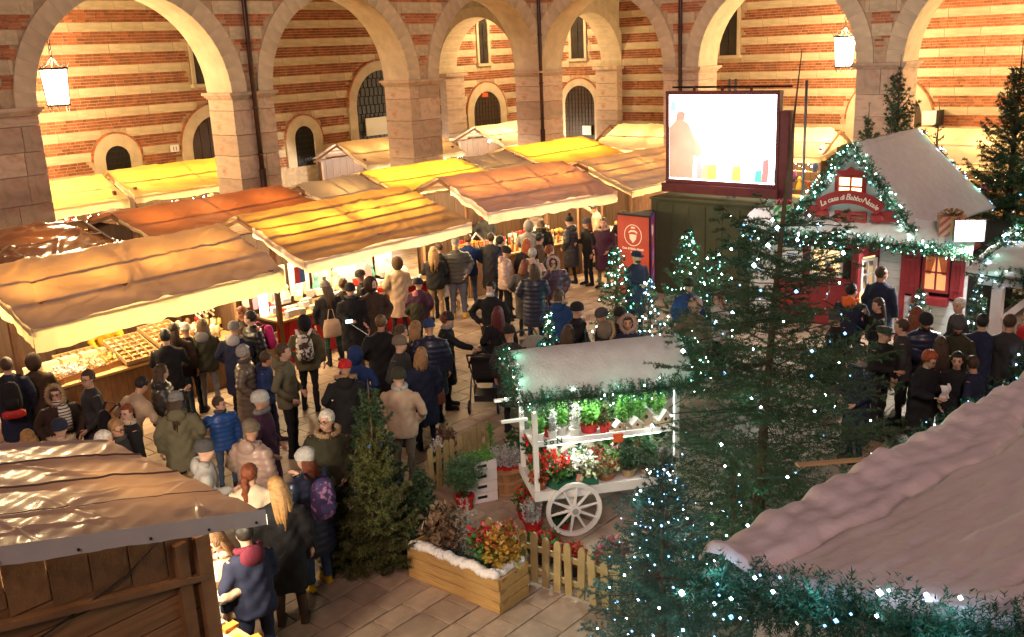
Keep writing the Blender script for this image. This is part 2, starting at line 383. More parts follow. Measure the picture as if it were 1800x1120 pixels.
# ------------------------------------------------------------------ inner walls of the loggia
DOORW = M('dark_door', (.05, .028, .016), .6, var=.25, scale=6, rand=.1)
GRILLE = M('grey_grille', (.07, .075, .08), .5, .3, var=.15)
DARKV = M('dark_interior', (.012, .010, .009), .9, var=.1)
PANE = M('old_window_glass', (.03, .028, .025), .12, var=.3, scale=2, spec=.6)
ORSIGN = M('orange_sign', (.55, .10, .03), .5, var=.05)
def loggia_wall(label, s, rz, ops, u_rng, seed):
    rng = random.Random(seed); T = thing('loggia_wall', label, 'wall', (CX, CY, 0), rz)
    wp = lambda u, z: (CX-u, CY+DEP, z) if s < 0 else (CX+DEP, CY-u, z)
    MB().box((s*(u_rng[0]+u_rng[1])/2, DEP+.32, 4.4), (u_rng[1]-u_rng[0], .56, 8.8)).build('wall_core', MORTAR, T)
    def ok(u0, u1, z0, z1):
        for (kind, uc, zs, ri, ro, zb) in ops:
            if kind == 'win':
                if u1 > uc-ri-.10 and u0 < uc+ri+.10 and z1 > zb-.1 and z0 < zs+ri+.12: return False
                continue
            du = 0 if u0 <= uc <= u1 else min(abs(u0-uc), abs(u1-uc)); dz = max(0, z0-zs)
            if du*du+dz*dz < (ro-.01)**2: return False
        return True
    bl, st = lay(T, s, bands(2.35, 8.4, True, .335, .245), DEP, -1, BRICK, ok, rng, .083, u_rng=u_rng)
    place_masonry(T, s, bl, st, DEP+.035, -1, rng, wp, 300, 280)
    for (kind, uc, zs, ri, ro, zb) in ops:
        if kind == 'win':
            W_ = link('window', None, T); pt = [(uc+ri*math.cos(t), zs+ri*1.7*math.sin(t)**1.4) for t in np.linspace(0, PI, 13)]
            fr = [(uc+ri+.1, zb-.08), (uc-ri-.1, zb-.08)]
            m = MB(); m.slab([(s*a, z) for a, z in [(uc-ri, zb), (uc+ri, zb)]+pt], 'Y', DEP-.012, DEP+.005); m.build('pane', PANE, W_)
            inn = [(uc+ri, zb)]+pt+[(uc-ri, zb)]; out = [(uc+(u-uc)*(ri+.11)/ri, zs+(z-zs)*1.12 if z > zs else z) for u, z in inn]
            m = MB(); k = len(inn); vs = [(s*u, yy, z) for yy in (DEP-.05, DEP+.01) for u, z in inn+out]
            fs = []
            for i in range(k-1): fs += [(i, i+1, k+i+1, k+i), (2*k+i, 2*k+i+1, 3*k+i+1, 3*k+i), (i, i+1, 2*k+i+1, 2*k+i), (k+i, k+i+1, 3*k+i+1, 3*k+i)]
            m.add(vs, fs).build('surround', RING, W_)
            MB().box((s*uc, DEP-.05, zb-.06), (2*ri+.34, .16, .1)).build('sill', TUFF, W_)
            for zz in (zb+(zs-zb)*.35, zb+(zs-zb)*.72, zs): MB().box((s*uc, DEP-.022, zz), (2*ri, .018, .025)).build('glazing_bar', IRON, W_)
            MB().box((s*uc, DEP-.024, (zs+zb)/2), (.02, .018, zs-zb)).build('glazing_bar', IRON, W_)
        else:
            W_ = link('window' if kind == 'niche' else 'doorway', None, T); k = 21
            ths = np.linspace(0, PI, k); m = MB()
            inn = [(uc+ri, zb)]+[(uc+ri*math.cos(t), zs+ri*math.sin(t)) for t in ths]+[(uc-ri, zb)]
            out = [(uc+ro, zb)]+[(uc+ro*math.cos(t), zs+ro*math.sin(t)) for t in ths]+[(uc-ro, zb)]; n = len(inn)
            vs = [(s*u, yy, z) for yy in (DEP-.03, DEP+.03) for u, z in inn+out]; fs = []
            for i in range(n-1): fs += [(i, i+1, n+i+1, n+i), (i, i+1, 2*n+i+1, 2*n+i), (n+i, n+i+1, 3*n+i+1, 3*n+i)]
            m.add(vs, fs).build('arch_ring', RING, W_)
            bt = [(u, z) for u, z in ([(uc+(u-uc)*(1+.05/ro), zs+(z-zs)*(1+.05/ro)) for u, z in out[1:-1]])]
            nb_ = 30
            wm = wedge_mesh(ro, ro+.055, PI/nb_*.95, .05, BRICK, 'edge_brick')
            for i in range(nb_):
                o = link('edge_brick', wm, W_, (s*uc, DEP-.004, zs)); o.rotation_euler[1] = -PI/2+PI*(i+.5)/nb_
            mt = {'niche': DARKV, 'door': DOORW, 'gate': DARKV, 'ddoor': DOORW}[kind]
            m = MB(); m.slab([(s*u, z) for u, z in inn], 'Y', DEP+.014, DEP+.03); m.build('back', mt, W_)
            def chord(u): return zs+math.sqrt(max(0, ri*ri-(u-uc)**2))
            if kind in ('niche', 'ddoor'):
                nn = 7 if kind == 'niche' else 9
                for i in range(1, nn):
                    u = uc-ri+2*ri*i/nn; piece('grille_bar', IRON, (s*u, DEP+.002, (zb+chord(u))/2), (.018, .016, chord(u)-zb), W_)
                z = zb+.15
                while z < zs+ri*.9:
                    hw = ri if z < zs else math.sqrt(max(0, ri*ri-(z-zs)**2)); piece('grille_bar', IRON, (s*uc, DEP-.004, z), (2*hw, .014, .018), W_); z += .17
            if kind == 'gate':
                n_ = 12
                for i in range(n_):
                    u = uc-ri+2*ri*(i+.5)/n_; z = zb; j = 0
                    while z < chord(u)-.04:
                        h = min(.30, chord(u)-z); piece('gate_slat', GRILLE, (s*(u+(.03 if j % 2 else -.03)), DEP-.005, z+h/2), (.15, .02, h-.03), W_); z += h; j += 1
            if kind == 'door':
                for i in range(6):
                    u = uc-ri+2*ri*(i+.5)/6; piece('door_plank', DOORW, (s*u, DEP, (zb+chord(u))/2-.03), (2*ri/6-.02, .025, chord(u)-zb-.06), W_)
    return T
ux = lambda x: CX-x; uy = lambda y_: CY-y_
lwL = loggia_wall('banded brick and stone rear wall of the loggia with arched doors behind the stall rows', -1, 0, [
    ('niche', ux(-4.12), 3.24, .38, .72, 2.3), ('door', ux(-.80), 3.3, .92, 1.27, 0.2), ('door', ux(-7.75), 3.2, .92, 1.27, .2), ('win', ux(-1.0), 6.6, .33, .4, 5.19),
    ('niche', ux(2.47), 3.22, .40, .74, 2.3), ('gate', ux(6.05), 4.05, 1.22, 1.55, .2), ('ddoor', ux(11.6), 3.4, .80, 1.15, .2), ('win', ux(11.53), 6.75, .26, .3, 5.3)], (-5., 21.), 11)
lwR = loggia_wall('banded brick and stone rear wall of the loggia behind the screen and the fir tops', 1, -PI/2, [
    ('ddoor', uy(9.42), 3.55, .73, .99, .2), ('win', uy(9.45), 6.8, .32, .3, 5.33), ('win', uy(2.84), 6.8, .34, .3, 5.26), ('door', uy(-2.9), 3.1, 1.05, 1.38, .2)], (-5., 18.), 12)
# notices on the loggia walls
p = onY(662, 222, CY+DEP-.1); MB().box((0, 0, 0), (.98, .03, .62)).build('notice_board', M('cream_board', (.72, .66, .52), .6, var=.04), None, loc=(p[0], CY+DEP-.1, p[2]), label='blank cream board fixed to the grey lattice gate', category='sign')
p = onX(1033, 229, CX+DEP-.05); MB().box((0, 0, 0), (.03, .42, .36)).build('notice_board', M('pale_board', (.62, .63, .58), .6, var=.04), None, loc=(CX+DEP-.1, p[1], p[2]), label='small pale notice on the dark corner door', category='sign')
p = onY(852, 167, CY+DEP-.06); MB().box((0, 0, 0), (.34, .05, .16)).build('exit_sign', ORSIGN, None, loc=(p[0], CY+DEP-.06, p[2]), label='small orange box sign at the top of the grated double door', category='sign')
p = onY(307, 261, CY+DEP-.05); T = thing('number_plate', 'small white plate with the number eleven beside the arched door', 'plate', (p[0], CY+DEP-.05, p[2]))
MB().box((0, 0, 0), (.27, .03, .2)).build('plate', WHITE, T); o = link('digits', text_mesh('11', .17, BLACK), T, (0, -.02, -.06)); o.rotation_euler[0] = PI/2
# ceilings of the loggia
for nm, bx in (('ceiling', ((CX-12, CY+2.9, 8.9), (36, 6.4, .2))), ('ceiling', ((CX+2.9+.3, CY-9, 8.9), (5.7, 17.5, .2)))):
    tag(MB().box(*bx).build(nm, M('old_plaster', (.42, .36, .28), .9, var=.1)), kind='structure')
# ------------------------------------------------------------------ drainpipes
PIPE = M('brown_pipe', (.06, .03, .022), .45, .4, var=.2)
def pipe(p, label, ztop=9.0, zb=2.6):
    T = thing('drainpipe', label, 'pipe', (p[0], p[1], 0))
    MB().tube([(0, 0, zb), (0, 0, ztop)], .062, 10).build('pipe', PIPE, T, True)
    MB().tube([(0, 0, .05), (0, 0, zb+.45)], .085, 10).build('lower_sleeve', PIPE, T, True)
    for z in (3.4, 4.6, 6.2, 7.6): MB().tube([(0, 0, z), (0, 0, z+.05)], .082, 10).build('collar', PIPE, T)
q = onY(446, 165, CY-.1); pipe((q[0], CY-.11), 'brown drainpipe down the banded pier left of the white pitched stall')
pipe((CX-.10, CY-.10), 'brown drainpipe in the inner corner of the two arcades')
q = onX(1196, 100, CX-.1); pipe((CX-.11, q[1]), 'brown drainpipe running down behind the big screen')
# ------------------------------------------------------------------ lanterns
LGLASS = M('lantern_glass', (1, .9, .75), .4, emit=9, ecol=(1, .86, .66), var=.02)
def lantern(loc, label, power, top=8.8, sides=8):
    T = thing('hanging_lantern', label, 'lantern', loc, rnd.random())
    MB().lathe([(.24, -.42), (.27, 0), (.30, .42)], sides).build('glass', LGLASS, T)
    m = MB()
    for zz, rr in ((-.44, .26), (.43, .32)): m.lathe([(rr, zz-.025), (rr+.015, zz), (rr, zz+.025)], sides)
    for i in range(sides):
        a = 2*PI*i/sides; m.tube([(.25*math.cos(a), .25*math.sin(a), -.43), (.31*math.cos(a), .31*math.sin(a), .43)], .012, 5)
        m.tube([(.32*math.cos(a), .32*math.sin(a), .43), (.40*math.cos(a), .40*math.sin(a), .60)], [.012, .004], 5)
        m.tube([(.25*math.cos(a), .25*math.sin(a), -.45), (.22*math.cos(a+.2), .22*math.sin(a+.2), -.60)], [.012, .005], 5)
        m.tube([(.3*math.cos(a), .3*math.sin(a), .45), (.12*math.cos(a), .12*math.sin(a), .56), (.02*math.cos(a), .02*math.sin(a), .72)], .01, 5)
    m.build('iron_frame', IRON, T)
    m = MB(); z = .72; i = 0
    while z < top-loc[2]:
        rot = Matrix.Rotation(PI/2 if i % 2 else 0, 3, 'Z')
        pts = [np.array(rot@Vector((.035*math.cos(t), 0, z+.075+.085*math.sin(t)))) for t in np.linspace(0, 2*PI, 9)]
        m.tube(pts, .011, 5, cap=False); z += .135; i += 1
    m.build('chain', IRON, T)
    for zz in (.55, -.75): lamp(T, 'bulb', (0, 0, zz), power/2, (1, .70, .34), .25)
    return T
LANT = 800
lantern((-6.7, 9.81, 5.38), 'lit iron lantern on a chain under the arch by the brown tarpaulin roof', LANT)
lantern((11.44, -2.4, 5.3), 'lit iron lantern on a chain beside the pier behind the little red house', LANT)
lantern((11.3, 9.9, 6.9), 'lit iron lantern hung in the corner bay of the loggia', LANT*.55)
lantern((11.44, -8.55, 5.6), 'lit iron lantern under the arch beyond the little red house', LANT)
lantern((-13.0, 9.81, 5.38), 'lit iron lantern in the bay beyond the left pier', LANT)
# grey loudspeaker on the pier
p = onX(1632, 208, CX+DEP-.5); T = thing('loudspeaker', 'white and black loudspeaker box on the loggia wall above the fir tops', 'speaker', (CX+DEP-.02, p[1], p[2]))
MB().box((-.22, 0, 0), (.36, .42, .42)).build('cabinet', WHITE, T); MB().box((-.22, -.26, 0), (.40, .1, .46)).build('grille', BLACK, T); MB().box((-.02, 0, 0), (.06, .08, .2)).build('bracket', IRON, T)
# ------------------------------------------------------------------ market stalls
def tarp(name, col, tcol, trans=.45, rough=.32, coat=.35, bump=.35):
    return M(name, col, rough, var=.14, scale=1.6, bump=bump, bscale=2.2, ridged=True, trans=trans, tcol=tcol, coat=coat, detail=6)
T_BROWN = tarp('brown_tarpaulin', (.44, .33, .25), (.85, .42, .10), .11)
T_GLOSS = tarp('glossy_brown_tarpaulin', (.22, .13, .085), (.5, .16, .04), .25, .16, .9, .8)
T_ORANGE = tarp('orange_tarpaulin', (.30, .13, .08), (.85, .22, .04), .2)
T_YELLOW = tarp('yellow_tarpaulin', (.44, .34, .17), (1., .60, .04), .26)
T_CREAM = tarp('cream_tarpaulin', (.52, .43, .32), (.9, .60, .26), .2)
T_PINK = tarp('pinkish_tarpaulin', (.42, .29, .25), (.85, .32, .08), .12)
T_VAL = M('cream_valance', (.62, .52, .36), .45, var=.08, scale=2, bump=.25, bscale=4, trans=.45, tcol=(.95, .74, .38), coat=.2)
T_VALP = M('pale_pink_valance', (.62, .50, .45), .35, var=.08, scale=2, bump=.5, bscale=5, trans=.4, tcol=(.95, .70, .45), coat=.5)
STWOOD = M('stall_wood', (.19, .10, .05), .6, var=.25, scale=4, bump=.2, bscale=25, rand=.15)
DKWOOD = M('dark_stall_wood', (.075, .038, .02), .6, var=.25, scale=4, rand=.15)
BULB = M('bulb', (1, .9, .7), .4, emit=30, ecol=(1, .82, .55), var=.01, sampling='NONE')
def stall(label, c, L, a, b, ze, zr, rz, roofm, valm=None, seed=0, zb=None, nraf=3, npur=2, lamps=3, power=60, val=.36, valback=.0, counter=.9, cpos=1.25, front=None, sides=(1, 1), wrinkle=1., detail=.62, lampcol=(1, .74, .38), back=True, name='market_stall', hip=.0, zlamp=-.52, ylamp=None, over=.15):
    """ridge along local x; front eave at y=-a; back eave at y=+b"""
    rng = random.Random(seed); zb = zb or ze+.1; valm = valm or T_VAL
    T = thing(name, label, 'stall', (c[0], c[1], 0), rz)
    ph = rng.random()*9
    CRS = [(rng.uniform(-L/2, L/2), rng.uniform(-a, a*.5), rng.gauss(0, .5)+(0 if rng.random() < .6 else 1.2), rng.uniform(.010, .030)*(1 if rng.random() < .7 else -1), rng.uniform(.018, .05), rng.uniform(.25, .9)) for _ in range(int(9*L))]
    def creases(x, y):
        z = 0.
        for cx_, cy_, an, am, wd, ln in CRS:
            dx, dy = x-cx_, y-cy_
            if abs(dx) > ln or abs(dy) > ln: continue
            c_, s_ = math.cos(an), math.sin(an); q = -dx*s_+dy*c_+.03*math.sin(dx*9); t = (dx*c_+dy*s_)/ln
            if abs(t) < 1 and abs(q) < wd*3: z += am*math.exp(-(q/wd)**2)*(1-t*t)
        return z
    def surf(u, v):
        x = (u-.5)*L; y = -a+(a+b)*v
        k = (y+a)/a if y < 0 else 1-y/b
        z = ze+(zr-ze)*k if y < 0 else zb+(zr-zb)*k
        e = abs(u-.5)*2
        if hip: z -= hip*max(0, e-.8)/.2*k
        z += -.05*math.sin(PI*min(1, k))*(1-e**6)*.8+wrinkle*(.016*noise1(x*1.9, y*2.6, ph)+.008*math.sin(9*(x*.3+y)+2.5*noise1(x, y, ph+1))*(1-k*.7)+.03*max(0, math.sin(x*2.3+y*3.3+ph+noise1(y, x, ph)))**8*(1-k*.6)+creases(x, y))
        x += wrinkle*.02*noise1(y*3, x, ph+4)*(e > .95)
        return (x, y+wrinkle*.02*noise1(x*2.2, 0, ph+2)*(v < .01), z)
    nu = int(32*L*detail)+6; nv = int(30*(a+b)*detail)+8
    m = MB(); m.grid(surf, nu, nv); rf = m.build('roof', roofm, T, True)
    def strip(u0, u1, v0, v1, drop, nn, seedv):
        m = MB()
        def f(p, q):
            x, y, z = surf(u0+(u1-u0)*p, v0+(v1-v0)*p); wv = .014*noise1((x+y)*3.4, q, ph+seedv)*q+.008*math.sin((x+y)*17+ph)*q
            return (x+(wv if u0 == u1 else 0), y+(wv if v0 == v1 else 0)-(.012 if v0 == v1 == 0 else -.012 if v0 == v1 else 0), z-q*drop*(1+.03*noise1((x+y)*1.3, 3, ph)))
        m.grid(f, nn, 3); return m
    if val: strip(0, 1, 0, 0, val, nu, 1).build('valance', valm, rf, True)
    if val:
        for u in (0, 1): strip(u, u, 0, .42, val*.8, nv, 2+u).build('valance', valm, rf, True)
    if valback: strip(0, 1, 1, 1, valback, nu, 5).build('valance', valm, rf, True)
    # frame
    for i in range(nraf):
        x = -L/2+.06+(L-.12)*i/(nraf-1)
        for y0, z0, y1, z1 in ((-a+.05, ze-.09, 0, zr-.10), (0, zr-.10, b-.05, zb-.09)): MB().bar((x, y0, z0), (x, y1, z1), .05, .07).build('rafter', STWOOD, T)
    for i in range(npur+1):
        k = i/npur; kk = .07+.93*k; y = -a+a*kk; z = ze-.055+(zr-ze)*kk; MB().bar((-L/2+.06, y, z-.02), (L/2-.06, y, z-.02), .045, .045).build('purlin', STWOOD, T)
        if i < npur: y = b*(1-k)-.03; z = zb-.075+(zr-zb)*k; MB().bar((-L/2+.06, y, z), (L/2-.06, y, z), .045, .045).build('purlin', STWOOD, T)
    cy0 = -a+cpos
    for x in (-L/2+.08+over, L/2-.08-over):
        MB().box((x, cy0-.02, (ze+.2)/2), (.08, .08, ze+.2)).build('post', STWOOD, T)
        MB().box((x, b-.2, (zb-.1)/2), (.08, .08, zb-.1)).build('post', STWOOD, T)
    if back:
        n = int((L-2*over)/.3)
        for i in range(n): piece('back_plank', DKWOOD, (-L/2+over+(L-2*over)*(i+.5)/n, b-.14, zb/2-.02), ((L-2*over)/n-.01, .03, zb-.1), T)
    for sx, on in ((-1, sides[0]), (1, sides[1])):
        if on:
            n = max(3, int((b-.1-cy0)/.22))
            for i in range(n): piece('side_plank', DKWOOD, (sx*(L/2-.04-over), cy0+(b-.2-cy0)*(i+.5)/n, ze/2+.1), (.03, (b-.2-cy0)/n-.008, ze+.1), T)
    if counter:
        MB().box((0, cy0+.42, counter-.02), (L-2*over-.1, .95, .04)).build('counter_top', WOODL, T)
        n = int((L-2*over)/.28)
        for i in range(n): piece('front_panel', front or STWOOD, (-L/2+over+(L-2*over)*(i+.5)/n, cy0, counter/2-.03), ((L-2*over)/n-.006, .03, counter-.06), T)
    yl = ylamp if ylamp is not None else -a*.25
    for i in range(lamps):
        x = -L/2+L*(i+.5)/lamps; zl = zr+zlamp
        f = MB().lathe([(.02, .12), (.02, .05), (.05, .04), (.035, 0)], 8, (x, yl, zl)).build('lamp_holder', BLACK, T)
        MB().ball((x, yl, zl-.04), .05, 8, 6).build('bulb', BULB, f, True)
        lamp(T, 'bulb_light', (x, yl, zl-.14), power*1.5, lampcol, .16)
    T['zr'] = zr
    return T
ROW = [
 dict(label='front stall with wrinkled brown tarpaulin and long cream valance, selling trinkets', c=(-10.2, 1.15), L=4.45, a=1.72, b=1.75, ze=2.25, zr=2.92, rz=.02, roofm=T_BROWN, seed=1, lamps=4, power=60, val=.36, cpos=1.25, nraf=3, npur=3, wrinkle=1.6, sides=(0, 1)),
 dict(label='front stall with yellow glowing ribbed tarpaulin over red cloth counter', c=(-5.2, 1.6), L=4.5, a=1.98, b=1.5, ze=2.25, zr=2.95, rz=.015, roofm=tarp('amber_tarpaulin', (.36, .25, .16), (1., .48, .05), .17), valm=T_VALP, seed=2, lamps=4, power=75, val=.23, cpos=1.25, nraf=3, npur=6, front=M('red_cloth', (.42, .012, .014), .8, var=.15, scale=3, bump=.3, bscale=6), sides=(0, 0), wrinkle=1.2),
 dict(label='stall with pinkish brown tarpaulin over rows of bottles', c=(.62, 1.85), L=4.0, a=2.05, b=1.5, ze=2.25, zr=2.9, rz=-.2, roofm=T_PINK, valm=T_VALP, seed=3, lamps=4, power=60, val=.27, cpos=1.2, nraf=4, npur=3, sides=(0, 0), wrinkle=1.4),
 dict(label='dull brown tarpaulin stall with glowing ribs right beside the big screen', c=(4.6, .8), L=4.4, a=1.75, b=1.5, ze=2.3, zr=2.92, rz=-.03, roofm=T_BROWN, seed=4, lamps=3, power=70, val=.22, cpos=1.1, nraf=3, npur=5, sides=(0, 0)),
 dict(label='rear stall with shiny dark brown tarpaulin by the left pier', c=(-11., 4.75), L=4.3, a=1.6, b=1.5, ze=2.5, zr=2.9, rz=.0, roofm=T_GLOSS, seed=5, lamps=2, power=16, val=.1, counter=0, wrinkle=1.8, hip=.35, back=False, sides=(0, 1)),
 dict(label='rear stall with rust orange tarpaulin beneath the second pier', c=(-6.1, 4.95), L=4.4, a=1.75, b=1.5, ze=2.45, zr=2.9, rz=.03, roofm=T_ORANGE, seed=6, lamps=3, power=30, val=.1, counter=0, wrinkle=.8, back=False),
 dict(label='small rear stall with pale cream tarpaulin between the orange and the yellow roofs', c=(-2.55, 4.9), L=2.0, a=1.7, b=1.4, ze=2.3, zr=2.86, rz=.0, roofm=T_CREAM, seed=7, lamps=1, power=25, val=.1, counter=0, wrinkle=1.6, back=False),
 dict(label='rear stall with bright yellow tarpaulin panels left of the grated corner door', c=(.35, 4.95), L=3.5, a=1.7, b=1.4, ze=2.45, zr=2.9, rz=-.05, roofm=T_YELLOW, seed=8, lamps=4, power=75, val=.1, counter=0, wrinkle=.5, back=False, nraf=3, npur=2),
 dict(label='small rear stall with grey cream tarpaulin between two yellow roofs', c=(3.15, 4.8), L=1.9, a=1.6, b=1.4, ze=2.35, zr=2.88, rz=.0, roofm=T_CREAM, seed=9, lamps=1, power=8, val=.1, counter=0, wrinkle=1.2, back=False),
 dict(label='rear stall with deep yellow and orange tarpaulin beneath the corner drainpipe', c=(6.2, 5.0), L=3.9, a=1.7, b=1.4, ze=2.45, zr=2.95, rz=.0, roofm=tarp('deep_yellow_tarpaulin', (.38, .26, .12), (1., .48, .03), .26), seed=10, lamps=5, power=80, val=.1, counter=0, wrinkle=.6, back=False, nraf=3, npur=2),
 dict(label='small stall with bright yellow cover under the first arch by the left pier', c=(-6.75, 10.75), L=2.6, a=1.3, b=.9, ze=2.5, zr=3.05, rz=.0, roofm=T_YELLOW, seed=11, lamps=3, power=36, val=.25, cpos=.3, wrinkle=1.1, sides=(0, 1), detail=.4),
 dict(label='long stall with bright yellow cover under the first arch by the second pier', c=(-3.0, 10.9), L=4.5, a=1.4, b=.9, ze=2.5, zr=3.12, rz=.0, roofm=T_YELLOW, seed=12, lamps=5, power=36, val=.2, cpos=.4, wrinkle=1.1, sides=(0, 0), detail=.4),
 dict(label='white gabled stall with garland under the second arch', c=(4.7, 10.7), L=4.5, a=1.5, b=1.3, ze=2.42, zr=3.1, rz=.0, roofm=T_BROWN, valm=T_CREAM, seed=13, lamps=4, power=70, val=.16, cpos=.4, wrinkle=1., sides=(0, 0), detail=.4, lampcol=(1, .95, .85)),
 dict(label='cream gabled stall packed with colourful goods in the corner bay', c=(10.7, 10.6), L=3.6, a=1.5, b=1.2, ze=2.45, zr=3.08, rz=.0, roofm=T_CREAM, seed=14, lamps=4, power=80, val=.16, cpos=.4, wrinkle=1., sides=(0, 0), detail=.4, lampcol=(1, .88, .65)),
 dict(label='cream hipped stall under the arch left of the big screen', c=(11.5, 4.2), L=4.2, a=1.4, b=1.2, ze=2.35, zr=3.05, rz=-PI/2, roofm=T_CREAM, seed=15, lamps=4, power=70, val=.16, cpos=.4, wrinkle=1.1, hip=.4, detail=.4),
 dict(label='cream tent stall with wooden gable right of the big screen', c=(11.7, -.9), L=2.9, a=1.5, b=1.2, ze=2.3, zr=3.02, rz=-PI/2, roofm=T_CREAM, seed=16, lamps=3, power=70, val=.2, cpos=.5, wrinkle=1.1, hip=.5, detail=.4),
 dict(label='cream stall seen between the two dark firs behind the red house', c=(11.7, -5.9), L=5.6, a=1.6, b=1.2, ze=2.3, zr=3.1, rz=-PI/2, roofm=T_CREAM, seed=17, lamps=4, power=70, val=.2, cpos=.5, wrinkle=1.1, detail=.4),
]
STALLS = [stall(**q) for q in ROW]
# ------------------------------------------------------------------ wooden hut in front with a tarpaulin roof (ridge along Y)
NW = M('hut_plank', (.21, .115, .05), .5, var=.3, scale=2.5, bump=.25, bscale=16, rand=.25, stripe=((.12, .06, .026), 'noise', 3, .5, .75))
T_HUT = tarp('hut_tarpaulin', (.42, .28, .23), (.4, .2, .08), .03, .42, .25, .4)
H = thing('wooden_hut', 'wooden plank hut with creased brown tarpaulin roof and lit counter', 'hut', (-16.2, -7.2, 0))
HX, HY0, HY1 = 2.2, -1.33, 1.2
HCR = [(rnd.uniform(0, 2.2), rnd.uniform(-1.33, 1.2), rnd.choice((.9, -.7, 1.2, .2))+rnd.gauss(0, .25), rnd.uniform(.008, .02), rnd.uniform(.015, .04), rnd.uniform(.25, .7)) for _ in range(26)]
def hcrease(x, y):
    z = 0.
    for cx_, cy_, an, am, wd, ln in HCR:
        dx, dy = x-cx_, y-cy_; c_, s_ = math.cos(an), math.sin(an); q = -dx*s_+dy*c_+.02*math.sin(dx*11); t = (dx*c_+dy*s_)/ln
        if abs(t) < 1: z += am*math.exp(-(q/wd)**2)*(1-t*t)
    return z
def hroof(u, v):
    x = HX*u; y = HY0+(HY1-HY0)*v; s = abs(v*4-round(v*4))
    z = 3.0-.6*u+(.012 if .04 > s else 0)*1.2+.012*noise1(x*3, y*4, 3)+hcrease(x, y)
    return (x, y, z)
m = MB(); m.grid(hroof, 110, 130); m.grid(lambda u, v: (-HX*u, HY0+(HY1-HY0)*v, 3.0-.6*u), 6, 6); hr = m.build('roof', T_HUT, H, True)
FASC = M('pale_edge_strip', (.50, .47, .46), .35, var=.06, scale=6, bump=.1, coat=.4)
m = MB(); m.grid(lambda u, v: (HX*u, HY0-.012+.006*noise1(u*20, 0, 2), 3.03-.6*u-.135*v*(1+.06*noise1(u*9, 1, 1))), 40, 3); m.build('fascia', FASC, hr, True)
m = MB(); m.grid(lambda u, v: (HX+.012, HY0+(HY1-HY0)*u, 2.375-.09*v), 20, 2); m.build('fascia', FASC, hr, True)
for v_ in (.26, .5, .75):
    MB().tube([tuple(np.array(hroof(u_, v_))+(0, 0, .004)) for u_ in np.linspace(0, 1, 60)], [(.006, .012)]*60, 5).build('seam', M('seam_tape', (.12, .075, .06), .5), hr)
for x in (.25, .75, 1.25, 1.7, 2.1): MB().ball((x, HY0-.022, 2.93-.6*x/HX), .012, 6, 5).build('screw', BLACK, hr)
wy = -.98
def wl(x): return 2.86-.6*x/HX
n = 13
for i in range(n):      # short upright boards under the roof
    x = -1.9+3.7*(i+.5)/n; z1 = wl(abs(x))-.03; z0 = z1-.42; piece('plank', NW, (x, wy, (z0+z1)/2), (3.7/n-.012, .03, z1-z0), H)
z = .06
while z < 2.3:          # long boards below
    h = .2; x1 = 1.80; piece('plank', NW, (x1/2-.95, wy+.012, z+h/2), (3.7, .03, h-.012), H); z += h
MB().bar((-.2, wy-.035, wl(.2)-.44), (1.82, wy-.035, wl(1.82)-.44), .10, .05).build('batten', NW, H)
MB().box((0, wy+.06, 1.25), (3.55, .03, 2.4)).build('light_block', DKWOOD, H)  # added board behind the planks, blocks lamp light leaking through their gaps
for x, w_ in ((1.80, .12), (1.62, .1)): MB().box((x, wy-.03-(.01 if w_ > .11 else 0), 1.14), (w_, .07, 2.28)).build('corner_post', NW, H)
MB().box((-.05, wy-.03, .62), (1.0, .04, 1.15)).build('hatch', NW, H); MB().box((.46, wy-.055, .62), (.05, .03, 1.2)).build('hatch_trim', DKWOOD, H)
pts = [(1.5, wy-.03, 2.38), (1.2, wy-.04, 2.22), (.7, wy-.04, 2.08), (.2, wy-.045, 1.98), (-.3, wy-.045, 1.62)]
MB().tube(pts, .008, 6).build('cable', BLACK, H)
MB().box((1.78, .65, 1.15), (.08, .08, 2.3)).build('corner_post', NW, H)
piece('plank', NW, (-.0, .98, 1.2), (3.6, .04, 2.3), H)
MB().box((1.5, -.1, .92), (1.0, 1.55, .05)).build('counter_top', WOODL, H)
RB = M('reddish_board', (.20, .05, .025), .5, var=.2, scale=4)
MB().slab([(1.8, .90), (2.28, .97), (1.84, .35)], 'Y', -.95, -.91).build('counter_bracket', RB, H)
MB().slab([(1.8, .90), (2.28, .97), (1.84, .35)], 'Y', .42, .46).build('counter_bracket', RB, H)
m = MB(); m.add([(1.80, -.9, .95), (2.30, -.9, 1.0), (2.30, .42, 1.0), (1.80, .42, .95), (1.80, -.9, .92), (2.30, -.9, .97), (2.30, .42, .97), (1.80, .42, .92)], [(0, 1, 2, 3), (4, 7, 6, 5), (0, 4, 5, 1), (1, 5, 6, 2), (2, 6, 7, 3), (3, 7, 4, 0)]); m.build('flap_counter', WOODL, H)
for y in (-.45, .1): 
    f = MB().lathe([(.02, .1), (.06, .05), (.05, 0)], 8, (1.45, y, 2.3)).build('lamp_holder', BLACK, H); MB().ball((1.45, y, 2.26), .05, 8, 6).build('bulb', BULB, f)
    lamp(H, 'bulb_light', (1.55, y, 2.1), 150, (1, .84, .58), .10)
